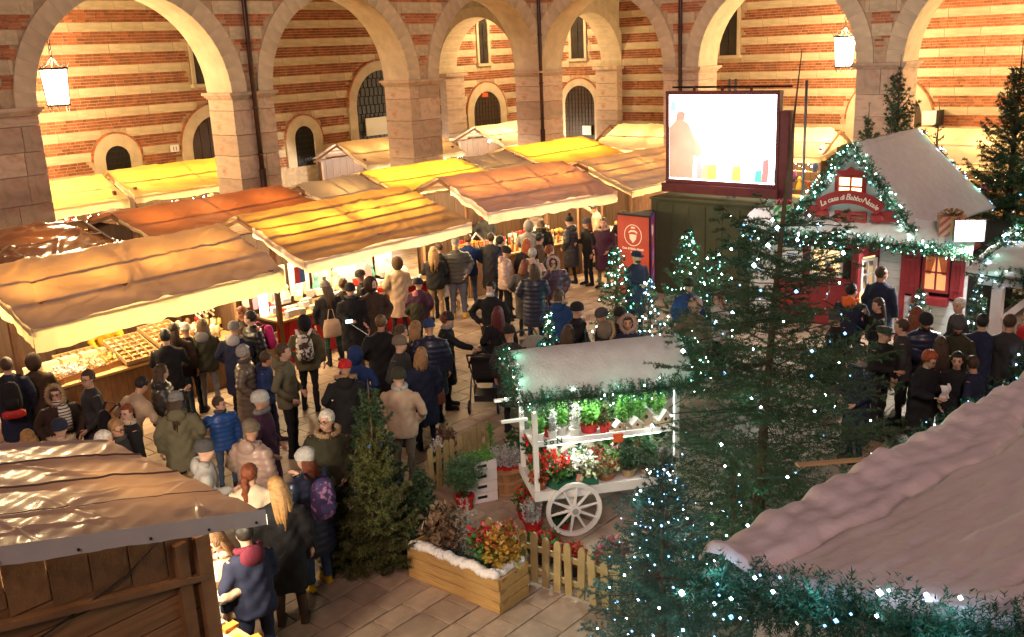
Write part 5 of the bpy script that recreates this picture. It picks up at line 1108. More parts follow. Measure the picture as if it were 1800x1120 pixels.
fir((-11.38, -6.72), 1.95, .50, 'bushy yellow green fir with a blue ribbon beside the planter box', seed=3, per=18, ln=.04, wd=.004, whorls=17, nb=8, bare=.16, mat=NEEDLE2, up=(.4, 1.1), shape=.6, twig=.06)
fir((-10.95, -6.2), 2.15, .55, 'taller dark green fir behind the yellow green one', seed=4, per=18, ln=.04, wd=.004, whorls=17, nb=8, bare=.14, up=(.35, 1.1), shape=.6, twig=.07)
fir((-11.55, -6.25), .75, .42, 'low dark bushy fir on the paving by the firs', seed=5, per=20, ln=.04, wd=.004, whorls=10, nb=8, bare=.05, mat=NEEDLE2, shape=.5, twig=.06)
fir((-10.85, -6.85), 1.1, .42, 'short dark fir between the tall firs and the planter box', seed=6, per=20, ln=.04, wd=.004, whorls=11, nb=8, bare=.06, shape=.5, twig=.06)
p = (-11.42, -6.78); MB().tube([(-.07, 0, 0), (0, .015, .02), (.05, 0, -.01), (.09, -.02, .04)], [(.006, .016)]*4, 5).build('blue_ribbon', M('blue_ribbon', (.02, .12, .5), .5), None, loc=(p[0], p[1], 1.62), rz=-.8, label='blue ribbon tied round the leader of the yellow green fir', category='ribbon')
fir_px(1085, 600, 408, .62, 'lit slender fir in front of the red advertising column', seed=7, nl=120, lr=.020, per=8, ln=.05, wd=.007, whorls=13, nb=6, glow=4, bare=.18, shape=.9)
fir_px(1208, 620, 388, .75, 'lit fir against the dark green container', seed=8, nl=130, lr=.020, per=8, ln=.05, wd=.007, whorls=15, nb=6, glow=5, bare=.10)
fir_px(1255, 640, 420, .8, 'lit dense fir between the container and the tall sparse fir', seed=9, nl=90, lr=.020, per=8, ln=.05, wd=.007, whorls=14, nb=6, glow=3)
fir_px(968, 690, 520, .26, 'thin lit fir beside the grey pushchair behind the cart', seed=10, nl=60, lr=.020, per=8, ln=.045, wd=.006, whorls=12, nb=5, glow=3, bare=.2)
fir_px(1142, 660, 470, .42, 'lit fir with bright tips behind the right end of the cart', seed=11, nl=85, lr=.019, per=8, ln=.045, wd=.006, whorls=12, nb=6, glow=4, lmat=LEDB)
fir((2.6, -4.75), solve_h(2.6, -4.75, 224), .75, 'lit fir top standing between the screen and the red house', seed=12, nl=150, lr=.024, per=7, ln=.06, wd=.009, whorls=17, nb=6, glow=6, gcol=(.6, 1, .8))
fir((6.4, -5.9), solve_h(6.4, -5.9, 96), 1.35, 'unlit fir with spiky top behind the snowy gable roof', seed=13, per=9, ln=.07, wd=.008, whorls=18, nb=6, bare=.12, up=(.2, 1.2), shape=.8)
fir((6.9, -5.0), solve_h(6.9, -5.0, 180), .8, 'smaller unlit fir left of the spiky one behind the roof', seed=14, per=9, ln=.07, wd=.008, whorls=13, nb=6, bare=.14, up=(.2, 1.2))
fir((5.6, -8.75), solve_h(5.6, -8.75, 68), 1.5, 'tallest unlit fir with bare leader right of the snowy roof', seed=15, per=10, ln=.07, wd=.008, whorls=19, nb=7, bare=.16, up=(.2, 1.1))
fir((6.3, -6.9), solve_h(6.3, -6.9, 180), .55, 'thin nearly bare fir between the two taller unlit firs', seed=16, per=3, ln=.06, wd=.007, whorls=11, nb=5, bare=.14, up=(.2, .9))
fir((4.4, -9.6), solve_h(4.4, -9.6, 225), 1.2, 'bushy fir with a few lights right of the floodlight', seed=17, nl=40, lr=.024, lmat=LEDB, per=9, ln=.06, wd=.008, whorls=15, nb=6, glow=3)
fir_px(1608, 650, 495, .42, 'small lit fir beside the shuttered window', seed=18, nl=45, lr=.018, lmat=LEDB, per=8, ln=.05, wd=.006, whorls=11, nb=6, glow=2, bare=.14)
fir_px(1706, 660, 486, .42, 'small lit fir at the corner of the white porch', seed=19, nl=45, lr=.018, lmat=LEDB, per=8, ln=.05, wd=.006, whorls=11, nb=6, glow=2)
fir_px(1800, 770, 600, .9, 'low lit fir behind the snowy cabin eave', seed=20, nl=40, lr=.014, lmat=LEDB, per=12, ln=.045, wd=.005, whorls=10, nb=7, glow=2)
fir_px(1545, 660, 560, .4, 'low unlit fir by the doorstep of the red house', seed=22, per=8, ln=.05, wd=.006, whorls=9, nb=6)
# ------------------------------------------------------------------ people
ARM = dict(  # (elbow, wrist) for the +x arm, mirrored for the other
    down=((.27, .03, 1.13), (.275, -.05, .88)), pocket=((.31, .07, 1.14), (.21, -.12, .96)), front=((.25, -.02, 1.13), (.10, -.27, 1.12)), phone=((.25, -.06, 1.15), (.09, -.29, 1.30)),
    reach=((.27, -.22, 1.27), (.22, -.48, 1.20)), side=((.40, -.10, 1.27), (.62, -.22, 1.20)), high=((.36, -.18, 1.48), (.30, -.42, 1.66)), eat=((.26, -.12, 1.15), (.07, -.19, 1.44)), hip=((.41, .09, 1.16), (.22, -.02, 1.0)), back=((.27, .10, 1.14), (.27, .16, .92)), bag=((.27, .02, 1.12), (.30, -.04, .87)), desk=((.26, -.16, 1.16), (.16, -.42, 1.08)), swing=((.27, -.08, 1.14), (.25, -.22, .96)))
POSE = dict(stand=('down', 'down', 0, 's'), pockets=('pocket', 'pocket', 0, 's'), read=('front', 'front', 4, 's'), phone=('phone', 'pocket', 3, 's'), walk=('swing', 'back', 3, 'w'), counter=('desk', 'desk', 9, 's'), reach=('reach', 'down', 6, 's'), sidearm=('side', 'down', 2, 's'), raise_=('high', 'down', 6, 's'), eat=('eat', 'pocket', 2, 's'), hip=('hip', 'down', 0, 's'), bag=('bag', 'pocket', 0, 's'), lean=('desk', 'pocket', 22, 's'), sit=('front', 'front', -6, 'sit'), hold=('front', 'down', 3, 's'), stand2=('down', 'pocket', 1, 's2'), stand3=('pocket', 'down', 3, 's3'), stand4=('front', 'pocket', 4, 's2'), pockets2=('pocket', 'pocket', -1, 's2'))
def rotx(deg, c=(0, 0, .95)): return Matrix.Translation(c)@Matrix.Rotation(R(deg), 4, 'X')@Matrix.Translation(-Vector(c))
def tx(M4, p): return np.array(M4@Vector(tuple(map(float, p))))
def legs_of(kind):
    if kind == 'w': return [((.09, 0, .9), (.10, -.16, .50), (.10, -.20, .09)), ((-.09, 0, .9), (-.09, .04, .50), (-.10, .26, .14))]
    if kind == 's2': return [((.09, 0, .9), (.12, -.08, .49), (.15, -.08, .085)), ((-.09, 0, .9), (-.085, -.01, .49), (-.09, .05, .085))]
    if kind == 's3': return [((.09, 0, .9), (.09, .0, .49), (.09, .06, .085)), ((-.09, 0, .9), (-.15, -.05, .49), (-.19, -.05, .085))]
    if kind == 'sit': return [((.09, 0, .9), (.12, -.42, .90), (.12, -.46, .50)), ((-.09, 0, .9), (-.12, -.42, .90), (-.12, -.46, .50))]
    return [((.09, 0, .9), (.105, -.015, .49), (.12, .02, .085)), ((-.09, 0, .9), (-.11, -.02, .49), (-.125, .0, .085))]
TMP = []
class Job:      # a soup of closed tubes that becomes one continuous skin
    def __init__(s, mb, vox, smooth=3): s.mb = mb; s.vox = vox; s.smooth = smooth; me = bpy.data.meshes.new('tmp'); me.from_pydata(mb.v, [], mb.f); fix_normals(me); s.o = bpy.data.objects.new('tmp', me); COL.objects.link(s.o); md = s.o.modifiers.new('r', 'REMESH'); md.mode = 'VOXEL'; md.voxel_size = vox; TMP.append(s)
def run_jobs():
    dg = bpy.context.evaluated_depsgraph_get()
    for j in TMP:
        ev = j.o.evaluated_get(dg).to_mesh(); n = len(ev.vertices); v = np.empty(n*3, np.float32); ev.vertices.foreach_get('co', v); v = v.reshape(-1, 3).astype(float)
        ed = np.empty(len(ev.edges)*2, np.int32); ev.edges.foreach_get('vertices', ed); ed = ed.reshape(-1, 2); f = np.empty(len(ev.loops), np.int32); ev.loops.foreach_get('vertex_index', f); j.f = f.reshape(-1, 4)
        deg = np.zeros(n); np.add.at(deg, ed[:, 0], 1); np.add.at(deg, ed[:, 1], 1)
        for _ in range(j.smooth):
            a = np.zeros_like(v); np.add.at(a, ed[:, 0], v[ed[:, 1]]); np.add.at(a, ed[:, 1], v[ed[:, 0]]); v = v*.45+.55*a/deg[:, None]
        j.v = v; nv = np.empty(n*3, np.float32); ev.vertices.foreach_get('normal', nv); j.n = nv.reshape(-1, 3); j.o.to_mesh_clear()
    for j in TMP: me = j.o.data; bpy.data.objects.remove(j.o); bpy.data.meshes.remove(me)
    TMP.clear()
def head_mat(lean, yaw, pitch): return rotx(lean)@Matrix.Translation((0, .005, 1.475))@Matrix.Rotation(R(yaw), 4, 'Z')@Matrix.Rotation(R(pitch), 4, 'X')@Matrix.Translation((0, -.012, .128))
def body_mb(pose, yaw, pitch, big):
    aR, aL, lean, lg = POSE[pose]; U = rotx(lean); m = MB(); H_ = head_mat(lean, yaw, pitch)
    m.tube([tx(U, p) for p in ((0, .01, .86), (0, .0, .98), (0, .0, 1.12), (0, .0, 1.28), (0, .01, 1.38), (0, .012, 1.44))], [(.13, .09), (.135, .095), (.125, .09), (.15, .10), (.15, .085), (.07, .06)], 14)
    m.tube([tx(U, (0, .015, 1.40)), tx(H_, (0, .02, -.06)), tx(H_, (0, .015, 0))], [.06, .053, .053], 12)
    s = big
    for c, r in (((0, .012, .02), (.077, .097, .098)), ((0, -.026, -.035), (.063, .068, .082)), ((0, -.055, -.088), (.028, .028, .026)), ((0, -.094, -.022), (.013, .018, .022)), ((.078, .01, -.01), (.012, .02, .03)), ((-.078, .01, -.01), (.012, .02, .03))):
        m.ball(tx(H_, np.array(c)*s), tuple(q*s for q in r), 14, 10, rot=np.array(H_.to_3x3()))
    for hp, kn, an in legs_of(lg): m.tube([hp, tuple(np.array(hp)*.5+np.array(kn)*.5), kn, tuple(np.array(kn)*.5+np.array(an)*.5), an], [.07, .058, .042, .036, .03], 10); m.ball((an[0], an[1]-.05, an[2]-.03), (.038, .10, .035), 10, 7)
    hands = []
    for sx, an in ((1, aL), (-1, aR)):
        e, w_ = ARM[an]; e = tx(U, (sx*e[0], e[1], e[2])); w_ = tx(U, (sx*w_[0], w_[1], w_[2])); sh = tx(U, (sx*.175, .01, 1.385))
        m.tube([sh, (sh+e)/2, e, (e+w_)/2, w_], [.052, .048, .04, .037, .027], 9); d = (w_-e)/np.linalg.norm(w_-e); m.ball(w_+d*.05, (.03, .03, .03), 8, 6); m.ball(w_+d*.075, (.036, .03, .034), 8, 6)
        hands.append((w_, d, sx))
    return m, hands, H_, U
def garment_mb(pose, hem, fat):
    aR, aL, lean, lg = POSE[pose]; U = rotx(lean); m = MB(); f = fat; sit = lg == 'sit'
    prof = [(1.475, .075, .075), (1.44, .10, .09), (1.41, .165+f*.5, .105+f*.6), (1.36, .195+f, .125+f), (1.25, .195+f, .14+f), (1.12, .185+f, .135+f), (1.0, .195+f, .14+f), (.9, .205+f, .15+f)]
    hz = .86 if sit else hem; z = .80
    while z > hz: prof.append((z, .205+f+.04*(.9-z), .15+f+.05*(.9-z))); z -= .10
    prof.append((hz, .205+f+.05*(.9-hz), .15+f+.06*(.9-hz)))
    m.tube([tx(U if z > .9 else rotx(lean*max(0, (z-.5)/.45)), (0, .012, z)) for z, a, b in prof], [(a, b) for z, a, b in prof], 18)
    ends = []
    for sx, an in ((1, aL), (-1, aR)):
        e, w_ = ARM[an]; e = tx(U, (sx*e[0], e[1], e[2])); w_ = tx(U, (sx*w_[0], w_[1], w_[2])); sh = tx(U, (sx*.175, .01, 1.375)); d = (w_-e)/np.linalg.norm(w_-e)
        m.tube([sh, (sh+e)/2, e, (e+w_)/2, w_+d*.01], [.078+f*.8, .07+f*.8, .063+f*.7, .056+f*.6, .046+f*.4], 10)
    return m
def trouser_mb(pose, slim):
    m = MB(); k = .8 if slim else 1.
    m.tube([(0, .01, 1.02), (0, .01, .92), (0, .01, .84)], [(.17, .12), (.185, .135), (.17, .12)], 14)
    for hp, kn, an in legs_of(POSE[pose][3]): a, b, c = map(np.array, (hp, kn, an)); m.tube([a+(0, 0, .02), (a+b)/2, b, (b+c)/2, c+(0, 0, .0)], [.105*k+.01, .09*k+.008, .07*k+.004, .062*k+.002, .056*k+.002], 10)
    return m
def shoe_mb(pose, i, boot):
    hp, kn, an = [tuple(map(np.array, q)) for q in legs_of(POSE[pose][3])][i]; m = MB(); f = an+np.array((0, -.06, -.045)); 
    m.tube([f+(0, .115, .0), f+(0, .09, .0), f+(0, .0, .005), f+(0, -.09, -.005), f+(0, -.135, -.012)], [(.028, .03), (.042, .042), (.046, .045), (.046, .036), (.025, .02)], 10); up = (kn-an)/np.linalg.norm(kn-an)
    m.tube([an+(0, 0, -.04), an+(0, 0, .02), an+up*(.28 if boot else .06)], [(.045, .05), (.046, .05), (.064, .066) if boot else (.05, .05)], 10); m.box((f[0], f[1]-.01, an[2]-.082+.008), (.088, .26, .02)); return m
SKIN = [M('skin_%d' % i, c, .5, var=.08, scale=14, sss=.08) for i, c in enumerate(((.52, .30, .21), (.46, .25, .165), (.56, .34, .25), (.36, .19, .12)))]
EYE = M('eye_dark', (.02, .015, .012), .3); LIP = M('lip', (.34, .10, .08), .5)
CC = dict(black=(.014, .014, .016), navy=(.016, .020, .045), char=(.035, .034, .036), dgrey=(.06, .058, .06), grey=(.20, .195, .19), lgrey=(.36, .35, .34), white=(.68, .65, .60), cream=(.58, .47, .34), beige=(.40, .29, .20), tan=(.30, .20, .11), taupe=(.15, .115, .085), brown=(.07, .04, .025), dbrown=(.04, .025, .018), olive=(.085, .075, .040), khaki=(.13, .12, .075), dolive=(.035, .034, .02), blue=(.02, .07, .26), dblue=(.02, .04, .13), jeans=(.05, .075, .13), ljeans=(.11, .13, .17), red=(.45, .015, .02), dred=(.16, .02, .03), plum=(.055, .022, .045), burg=(.10, .015, .03), pink=(.42, .15, .17), magenta=(.42, .02, .14), green=(.02, .055, .045), orange=(.65, .13, .03), yellow=(.55, .30, .02), mustard=(.35, .2, .05), lime=(.35, .60, .03), pinkbeige=(.36, .25, .21))
HC = dict(black=(.012, .010, .009), brown=(.055, .030, .017), lbrown=(.12, .065, .03), auburn=(.17, .045, .018), red=(.30, .06, .015), blonde=(.36, .20, .075), dblonde=(.28, .155, .065), grey=(.30, .285, .27), white=(.62, .58, .52), wine=(.10, .018, .02))
def cloth(c, puff=False): return M(('quilt_' if puff else 'cloth_')+c, CC[c], .42 if puff else .85, var=.14, scale=9, bump=.12, bscale=90 if not puff else 25, coat=.12 if puff else 0, spec=.35 if puff else .2)
def hairm(c): return M('hair_'+c, HC[c], .5, var=.3, scale=30, bump=.35, bscale=14, wave=('X', 40, 4.), spec=.35)
KNIT = lambda c: M('knit_'+c, CC[c], .9, var=.15, scale=25, bump=.35, bscale=60, wave=('Z', 28, 1.))
FURM = lambda c: M('fur_'+c, CC[c], .9, var=.4, scale=40)
# head gear in the head frame
HG = {}
def pull(mb, cond, c, k):
    c = np.array(c); mb.v = [tuple(c+(np.array(v)-c)*k) if cond(v) else v for v in mb.v]; return mb
def head_gear(kind):
    if kind in HG: return HG[kind]
    m = MB(); sm = True; rr = random.Random(len(kind)*7)
    if kind in ('short', 'curly', 'long', 'bob', 'braid', 'thin', 'bun'):
        c = (0, .022, .026); k = {'curly': 1.16, 'thin': .985, 'short': 1.02}.get(kind, 1.05); m.ball(c, (.086*k, .104*k, .104*k), 22, 16)
        pull(m, lambda v: (v[1] < -.045 and v[2] < .05) or v[2] < -.065 or (v[1] < .0 and v[2] < -.0), c, .72)
        if kind == 'curly': m.v = [tuple(np.array(c)+(np.array(v)-c)*(1+.09*noise1(v[0]*60, v[1]*60+v[2]*50, 1))) for v in m.v]
        else: m.v = [tuple(np.array(c)+(np.array(v)-c)*(1+.02*noise1(v[0]*70, v[2]*25, 1))) for v in m.v]
        if kind in ('long', 'bob'):
            L = .38 if kind == 'long' else .17
            for q in range(15):     # separate hanging locks
                t = -1.25+2.5*q/14; x0 = .088*math.sin(t); y0 = .02+.085*math.cos(t); ll = L*rr.uniform(.75, 1.05); sw = rr.uniform(-.02, .02)
                m.tube([(x0*.5, y0*.6, .07), (x0*.95, y0*.95, .0), (x0*1.08, y0*1.05+.008, -.09), (x0*1.1+sw, y0*1.05+.022, -.10-ll*.5), (x0*.85+sw*2, y0+.02, -.10-ll)], [.02, .03, .03, .024, .006], 7)
        if kind == 'braid': m.tube([(0, .10, 0)]+[(.012*math.sin(i*2), .12+.004*i, -.04-.04*i) for i in range(8)], [.04, .045, .038, .042, .036, .04, .032, .03, .015], 10)
        if kind == 'bun': m.ball((0, .12, .07), .045, 12, 8)
    elif kind in ('beanie', 'slouch', 'pompom', 'bcap'):
        k = 1.10 if kind == 'slouch' else 1.
        m.lathe([(.070, .028), (.0915, .022), (.094, .035), (.097*k, .06), (.093*k, .09), (.078*k, .12+.01*(k > 1)), (.05*k, .142+.016*(k > 1)), (.02, .152+.018*(k > 1)), (.0, .154+.018*(k > 1))], 22, (0, .012, -.008), sy=1.2)
        m.lathe([(.088, .012), (.098, .014), (.101, .032), (.098, .052), (.09, .055)], 22, (0, .012, -.008), sy=1.2)
        if kind == 'slouch': m.v = [(x, y+max(0, z-.05)*.35, z-max(0, y-.03)*.1) for x, y, z in m.v]
        if kind == 'pompom': m.ball((0, .03, .175), .042, 12, 8); m.v = [tuple(np.array(v)+.008*noise1(v[0]*160, v[1]*160+v[2]*130, 2)) if v[2] > .15 else v for v in m.v]
    elif kind in ('cap', 'flatcap'):
        f = kind == 'flatcap'
        m.lathe([(.088, .03), (.093, .05), (.09 if not f else .10, .085), (.072 if not f else .085, .115 if not f else .10), (.035, .13 if not f else .112), (0, .134 if not f else .114)], 20, (0, .012, -.006), sy=1.2)
        m.slab([(-.075, -.07), (-.06, -.15 if not f else -.13), (0, -.175 if not f else -.15), (.06, -.15 if not f else -.13), (.075, -.07)], 'Z', .03, .04) if False else m.prism([(-.08, -.06), (-.065, -.14), (0, -.168 if not f else -.148), (.065, -.14), (.08, -.06)], .030, .040)
    elif kind == 'hoodup':
        c = (0, .035, .005); m.ball(c, (.125, .138, .158), 22, 16); pull(m, lambda v: v[1] < -.075, (0, -.02, -.01), .80)
        m.v = [(x, (-.055 if y < -.06 and abs(x) < .075 and -.10 < z < .09 else y), z) for x, y, z in m.v]
    HG[kind] = (m, sm); return HG[kind]
HGM = {}
def hg_mesh(kind):
    if kind not in HGM: mb, sm = head_gear(kind); HGM[kind] = mb.mesh(kind, SKIN[0], sm)
    return HGM[kind]
def ring_mesh(name, r, t, sy, tilt, spikes=0, z=0):
    if name in HGM: return HGM[name]
    m = MB(); pts = [(r*math.cos(a), r*sy*math.sin(a), z+tilt*math.sin(a)) for a in np.linspace(0, 2*PI, 25)]; m.tube(pts, t, 9, cap=False)
    if spikes:
        rg_ = random.Random(1)
        for i in range(spikes):
            a = rg_.random()*2*PI; c = np.array((r*math.cos(a), r*sy*math.sin(a), z+tilt*math.sin(a))); d = np.array([rg_.gauss(0, 1) for _ in range(3)]); d /= np.linalg.norm(d); s_ = np.cross(d, (0.3, .5, .8)); s_ /= np.linalg.norm(s_)
            m.add([c+d*t*.6-s_*.006, c+d*t*.6+s_*.006, c+d*(t+.03)], [(0, 1, 2)])
    HGM[name] = m.mesh(name, SKIN[0], True); return HGM[name]
COATS = dict(jacket=(.78, .005, 0), puffer=(.78, .03, 1), parka=(.62, .02, 0), coat=(.45, .012, 0), long=(.30, .012, 0), pufflong=(.48, .03, 1))
LIB = {}
def need(key):      # key: ('body',pose,yaw,pitch,big) / ('coat',pose,type) / ('trs',pose,slim) / ('shoe',pose,i,boot)
    if key in LIB: return
    if key[0] == 'body': mb, hands, H_, U = body_mb(*key[1:]); LIB[key] = [Job(mb, .0195, 2), hands, H_, key[4]]
    elif key[0] == 'coat': hem, fat, q = COATS[key[2]]; LIB[key] = [Job(garment_mb(key[1], hem, fat), .023, 4), q]
    elif key[0] == 'trs': LIB[key] = [Job(trouser_mb(key[1], key[2]), .02, 4)]
    else: LIB[key] = [Job(shoe_mb(*key[1:]), .013, 2)]
def finish(key):
    L_ = LIB[key]; j = L_[0]; v = j.v; f = j.f
    if key[0] == 'body':
        H_ = L_[2]; s = L_[3]; ex = MB(); R3 = np.array(H_.to_3x3())
        for sx in (-1, 1):
            ex.ball(tx(H_, np.array((sx*.031, -.086, .004))*s), (.013*s, .008*s, .0065*s), 8, 5, 1, R3); ex.ball(tx(H_, np.array((sx*.032, -.092, .024))*s), (.019*s, .006*s, .0045*s), 8, 5, 1, R3)
        ex.ball(tx(H_, np.array((0, -.0945, -.062))*s), (.022*s, .006*s, .007*s), 8, 5, 2, R3)
        for w_, d, sx in L_[1]:
            n = np.cross(d, (sx*1., 0, .0)); n = n/np.linalg.norm(n) if np.linalg.norm(n) > .1 else np.array((0, 0, 1.)); a = np.cross(n, d)
            inn = -sx*np.array((1., 0, 0)); inn -= d*(inn@d); inn /= np.linalg.norm(inn)+1e-9
            for k, l in enumerate((.062, .070, .066, .052)):
                b0 = w_+d*.092+n*(.021-.014*k); mid = b0+d*l*.55+inn*.006; e = mid+d*l*.4+inn*.026; ex.tube([b0-d*.02, mid, e], [.0088, .0082, .006], 6)
            b0 = w_+d*.045+n*.026; ex.tube([b0, b0+n*.024+d*.03, b0+n*.026+d*.058+inn*.014], [.010, .009, .006], 6)
        me = bpy.data.meshes.new('person'); nv = len(v); me.from_pydata(np.concatenate([v, np.array(ex.v)]).tolist(), [], [tuple(q) for q in f.tolist()]+[tuple(nv+i for i in q) for q in ex.f]); me.polygons.foreach_set('use_smooth', [True]*len(me.polygons))
        for m_ in (SKIN[0], EYE, LIP): me.materials.append(m_)
        me.polygons.foreach_set('material_index', [0]*len(f)+ex.m); L_.append(me)
    else:
        if key[0] == 'coat':
            z = v[:, 2]; rs = np.random.default_rng(abs(hash(key[2])) % 97)
            if L_[1]: v = v+j.n*(.013*np.abs(np.sin(PI*z/.085))[:, None]-.006)
            else: v = v+j.n*(.007*np.sin(v[:, 0]*27+z*9+np.sin(z*13+v[:, 1]*9)*1.8)+.005*np.sin(z*21+v[:, 0]*34+2*np.sin(v[:, 1]*20+z*9))+.004*np.sin(z*47-v[:, 0]*52+2*np.sin(z*17))*np.sin(v[:, 0]*19+v[:, 1]*23+z*5))[:, None]*np.clip((1.42-z)*5, 0, 1)[:, None]
        elif key[0] == 'trs': z = v[:, 2]; v = v+j.n*(.006*np.sin(z*38+v[:, 0]*20)*np.exp(-((z-.45)/.22)**2)+.006*np.sin(z*60+1)*np.exp(-((z-.13)/.07)**2))[:, None]
        L_.append(raw_mesh(key[0], v, f, SKIN[0], smooth=True))
    L_[0] = None
def omat(o, m, i=0): o.material_slots[i].link = 'OBJECT'; o.material_slots[i].material = m
exec_people = []
def person(hx, hy, st, face, pose, yaw, coat, ccol, tcol, gear, label, hood=None, scarf=None, slim=1, boot=None, shoe='black', skin=None, pitch=0, big=1., glasses=0, beard=None, dz=0, group=None, furhood=None, mask=0):
    n_ = len(exec_people)
    if pose == 'stand': pose = ('stand', 'stand2', 'stand3', 'stand4')[n_*5 % 4]
    if pose == 'pockets' and n_ % 2: pose = 'pockets2'
    if yaw == 0 and pose != 'sit': yaw = (0, -30, 25, 0, 40)[n_*3 % 5]; pitch = pitch or (0, 10, 0)[n_ % 3]
    exec_people.append(dict(hx=hx, hy=hy, st=st, face=face, pose=pose, yaw=yaw, coat=coat, ccol=ccol, tcol=tcol, gear=gear, label=label, hood=hood, scarf=scarf, slim=slim, boot=boot, shoe=shoe, skin=skin, pitch=pitch, big=big, glasses=glasses, beard=beard, dz=dz, furhood=furhood, mask=mask)); return len(exec_people)-1
def make_person(i, d):
    key = ('body', d['pose'], d['yaw'], d['pitch'], d['big']); L_ = LIB[key]; s = d['st']/1.735
    g_ = G(d['hx'], d['hy'], d['st']+d['dz']); ph = math.atan2(CAM[1]-g_[1], CAM[0]-g_[0])+R(d['face'])
    if d['pose'] in ('lean', 'counter'): fw = np.array((math.cos(ph), math.sin(ph))); g_[:2] -= fw*math.sin(R(POSE[d['pose']][2]))*.7*s
    T = link('person', L_[-1], None, (g_[0], g_[1], d['dz']), ph+PI/2); T.scale = (s, s, s); tag(T, d['label'], 'person')
    sk = SKIN[d['skin'] if d['skin'] is not None else (i*7) % 3]; omat(T, sk); omat(T, EYE, 1); omat(T, LIP, 2)
    lk = lambda name, me, m, mat4=None: (lambda o: (omat(o, m), setattr(o, 'matrix_local', mat4) if mat4 is not None else None, o)[-1])(link(name, me, T))
    puff = COATS[d['coat']][2]; cm = cloth(d['ccol'], bool(puff))
    lk('coat', LIB[('coat', d['pose'], d['coat'])][-1], cm)
    lk('trousers', LIB[('trs', d['pose'], d['slim'])][-1], cloth(d['tcol']))
    for k in (0, 1): lk('boot' if d['boot'] else 'shoe', LIB[('shoe', d['pose'], k, bool(d['boot']))][-1], cloth(d['boot'] or d['shoe']))
    H_ = L_[2]; b_ = Matrix.Scale(d['big'], 4); U = rotx(POSE[d['pose']][2])
    for gq in d['gear'].split('+'):
        kind, c = gq.split('/')
        mt = hairm(c) if kind in ('short', 'curly', 'long', 'bob', 'braid', 'thin', 'bun') else (KNIT(c) if kind in ('beanie', 'slouch', 'pompom') else cloth(c))
        lk({'beanie': 'beanie', 'slouch': 'beanie', 'pompom': 'bobble_hat', 'cap': 'cap', 'flatcap': 'flat_cap', 'hoodup': 'hood'}.get(kind, 'hair'), hg_mesh(kind), mt, H_@b_)
    if d['furhood']:
        lk('fur_trim', ring_mesh('fur_trim', .118, .03, 1.25, 0, 260), FURM(d['furhood']), H_@b_@Matrix.Translation((0, -.055, .0))@Matrix.Rotation(PI/2-.1, 4, 'X'))
    if d['hood']:
        if 'hoodlump' not in HGM:
            m = MB(); m.ball((0, .115, 1.415), (.125, .06, .105), 16, 10); m.tube([(-.10, -.03, 1.45), (-.12, .05, 1.47), (0, .12, 1.49), (.12, .05, 1.47), (.10, -.03, 1.45)], .035, 9); HGM['hoodlump'] = m.mesh('hood', SKIN[0], True)
        hc = d['hood']; lk('hood', HGM['hoodlump'], cm if hc in ('same', 'fur', 'tanfur', 'beigefur') else cloth(hc), U)
        if 'fur' in hc: lk('fur_trim', ring_mesh('fur_collar', .13, .033, .85, .03, 260, 1.475), FURM({'fur': 'taupe', 'tanfur': 'tan', 'beigefur': 'beige'}[hc]), U)
    if d['scarf']: lk('scarf', ring_mesh('scarf', .078, .036, 1., -.015, 0, 1.475), KNIT(d['scarf']) if d['scarf'] != 'plaid' else M('plaid_scarf', (.6, .56, .5), .9, var=.1, stripe=((.05, .05, .05), 'wave', 7, .6, .75, 'Z', 2)), U)
    if d['scarf'] == 'plaid': 
        m = MB(); m.tube([(.02, -.12, 1.46), (.03, -.175, 1.36), (.03, -.18, 1.2), (.03, -.175, 1.08)], [(.06, .03), (.09, .03), (.085, .02), (.08, .015)], 10); lk('scarf_end', m.mesh('scarf_end', SKIN[0], True), M('plaid_scarf', (1, 1, 1)), U)
    if d['glasses']:
        if 'gl' not in HGM:
            m = MB()
            for sx in (-1, 1): m.tube([(sx*.031+.024*math.cos(a), -.104, .003+.018*math.sin(a)) for a in np.linspace(0, 2*PI, 13)], .0032, 5, cap=False); m.tube([(sx*.055, -.10, .006), (sx*.082, .0, .006)], .0028, 4)
            m.tube([(-.008, -.106, .006), (.008, -.106, .006)], .003, 4); HGM['gl'] = m.mesh('glasses', SKIN[0])
        lk('glasses', HGM['gl'], BLACK, H_@b_)
    if d['beard']:
        if 'beard' not in HGM: m = MB(); m.ball((0, -.032, -.068), (.062, .066, .055), 14, 10); HGM['beard'] = m.mesh('beard', SKIN[0], True)
        lk('beard', HGM['beard'], hairm(d['beard']), H_@b_)
    if d['mask']:
        if 'mask' not in HGM: m = MB(); m.ball((0, -.045, -.075), (.058, .06, .05), 14, 10); HGM['mask'] = m.mesh('face_mask', SKIN[0], True)
        lk('face_mask', HGM['mask'], WHITE, H_@b_)
    d['obj'] = T; d['mw'] = Matrix.Translation((g_[0], g_[1], d['dz']))@Matrix.Rotation(ph+PI/2, 4, 'Z')@Matrix.Scale(s, 4); return T
Pn = person
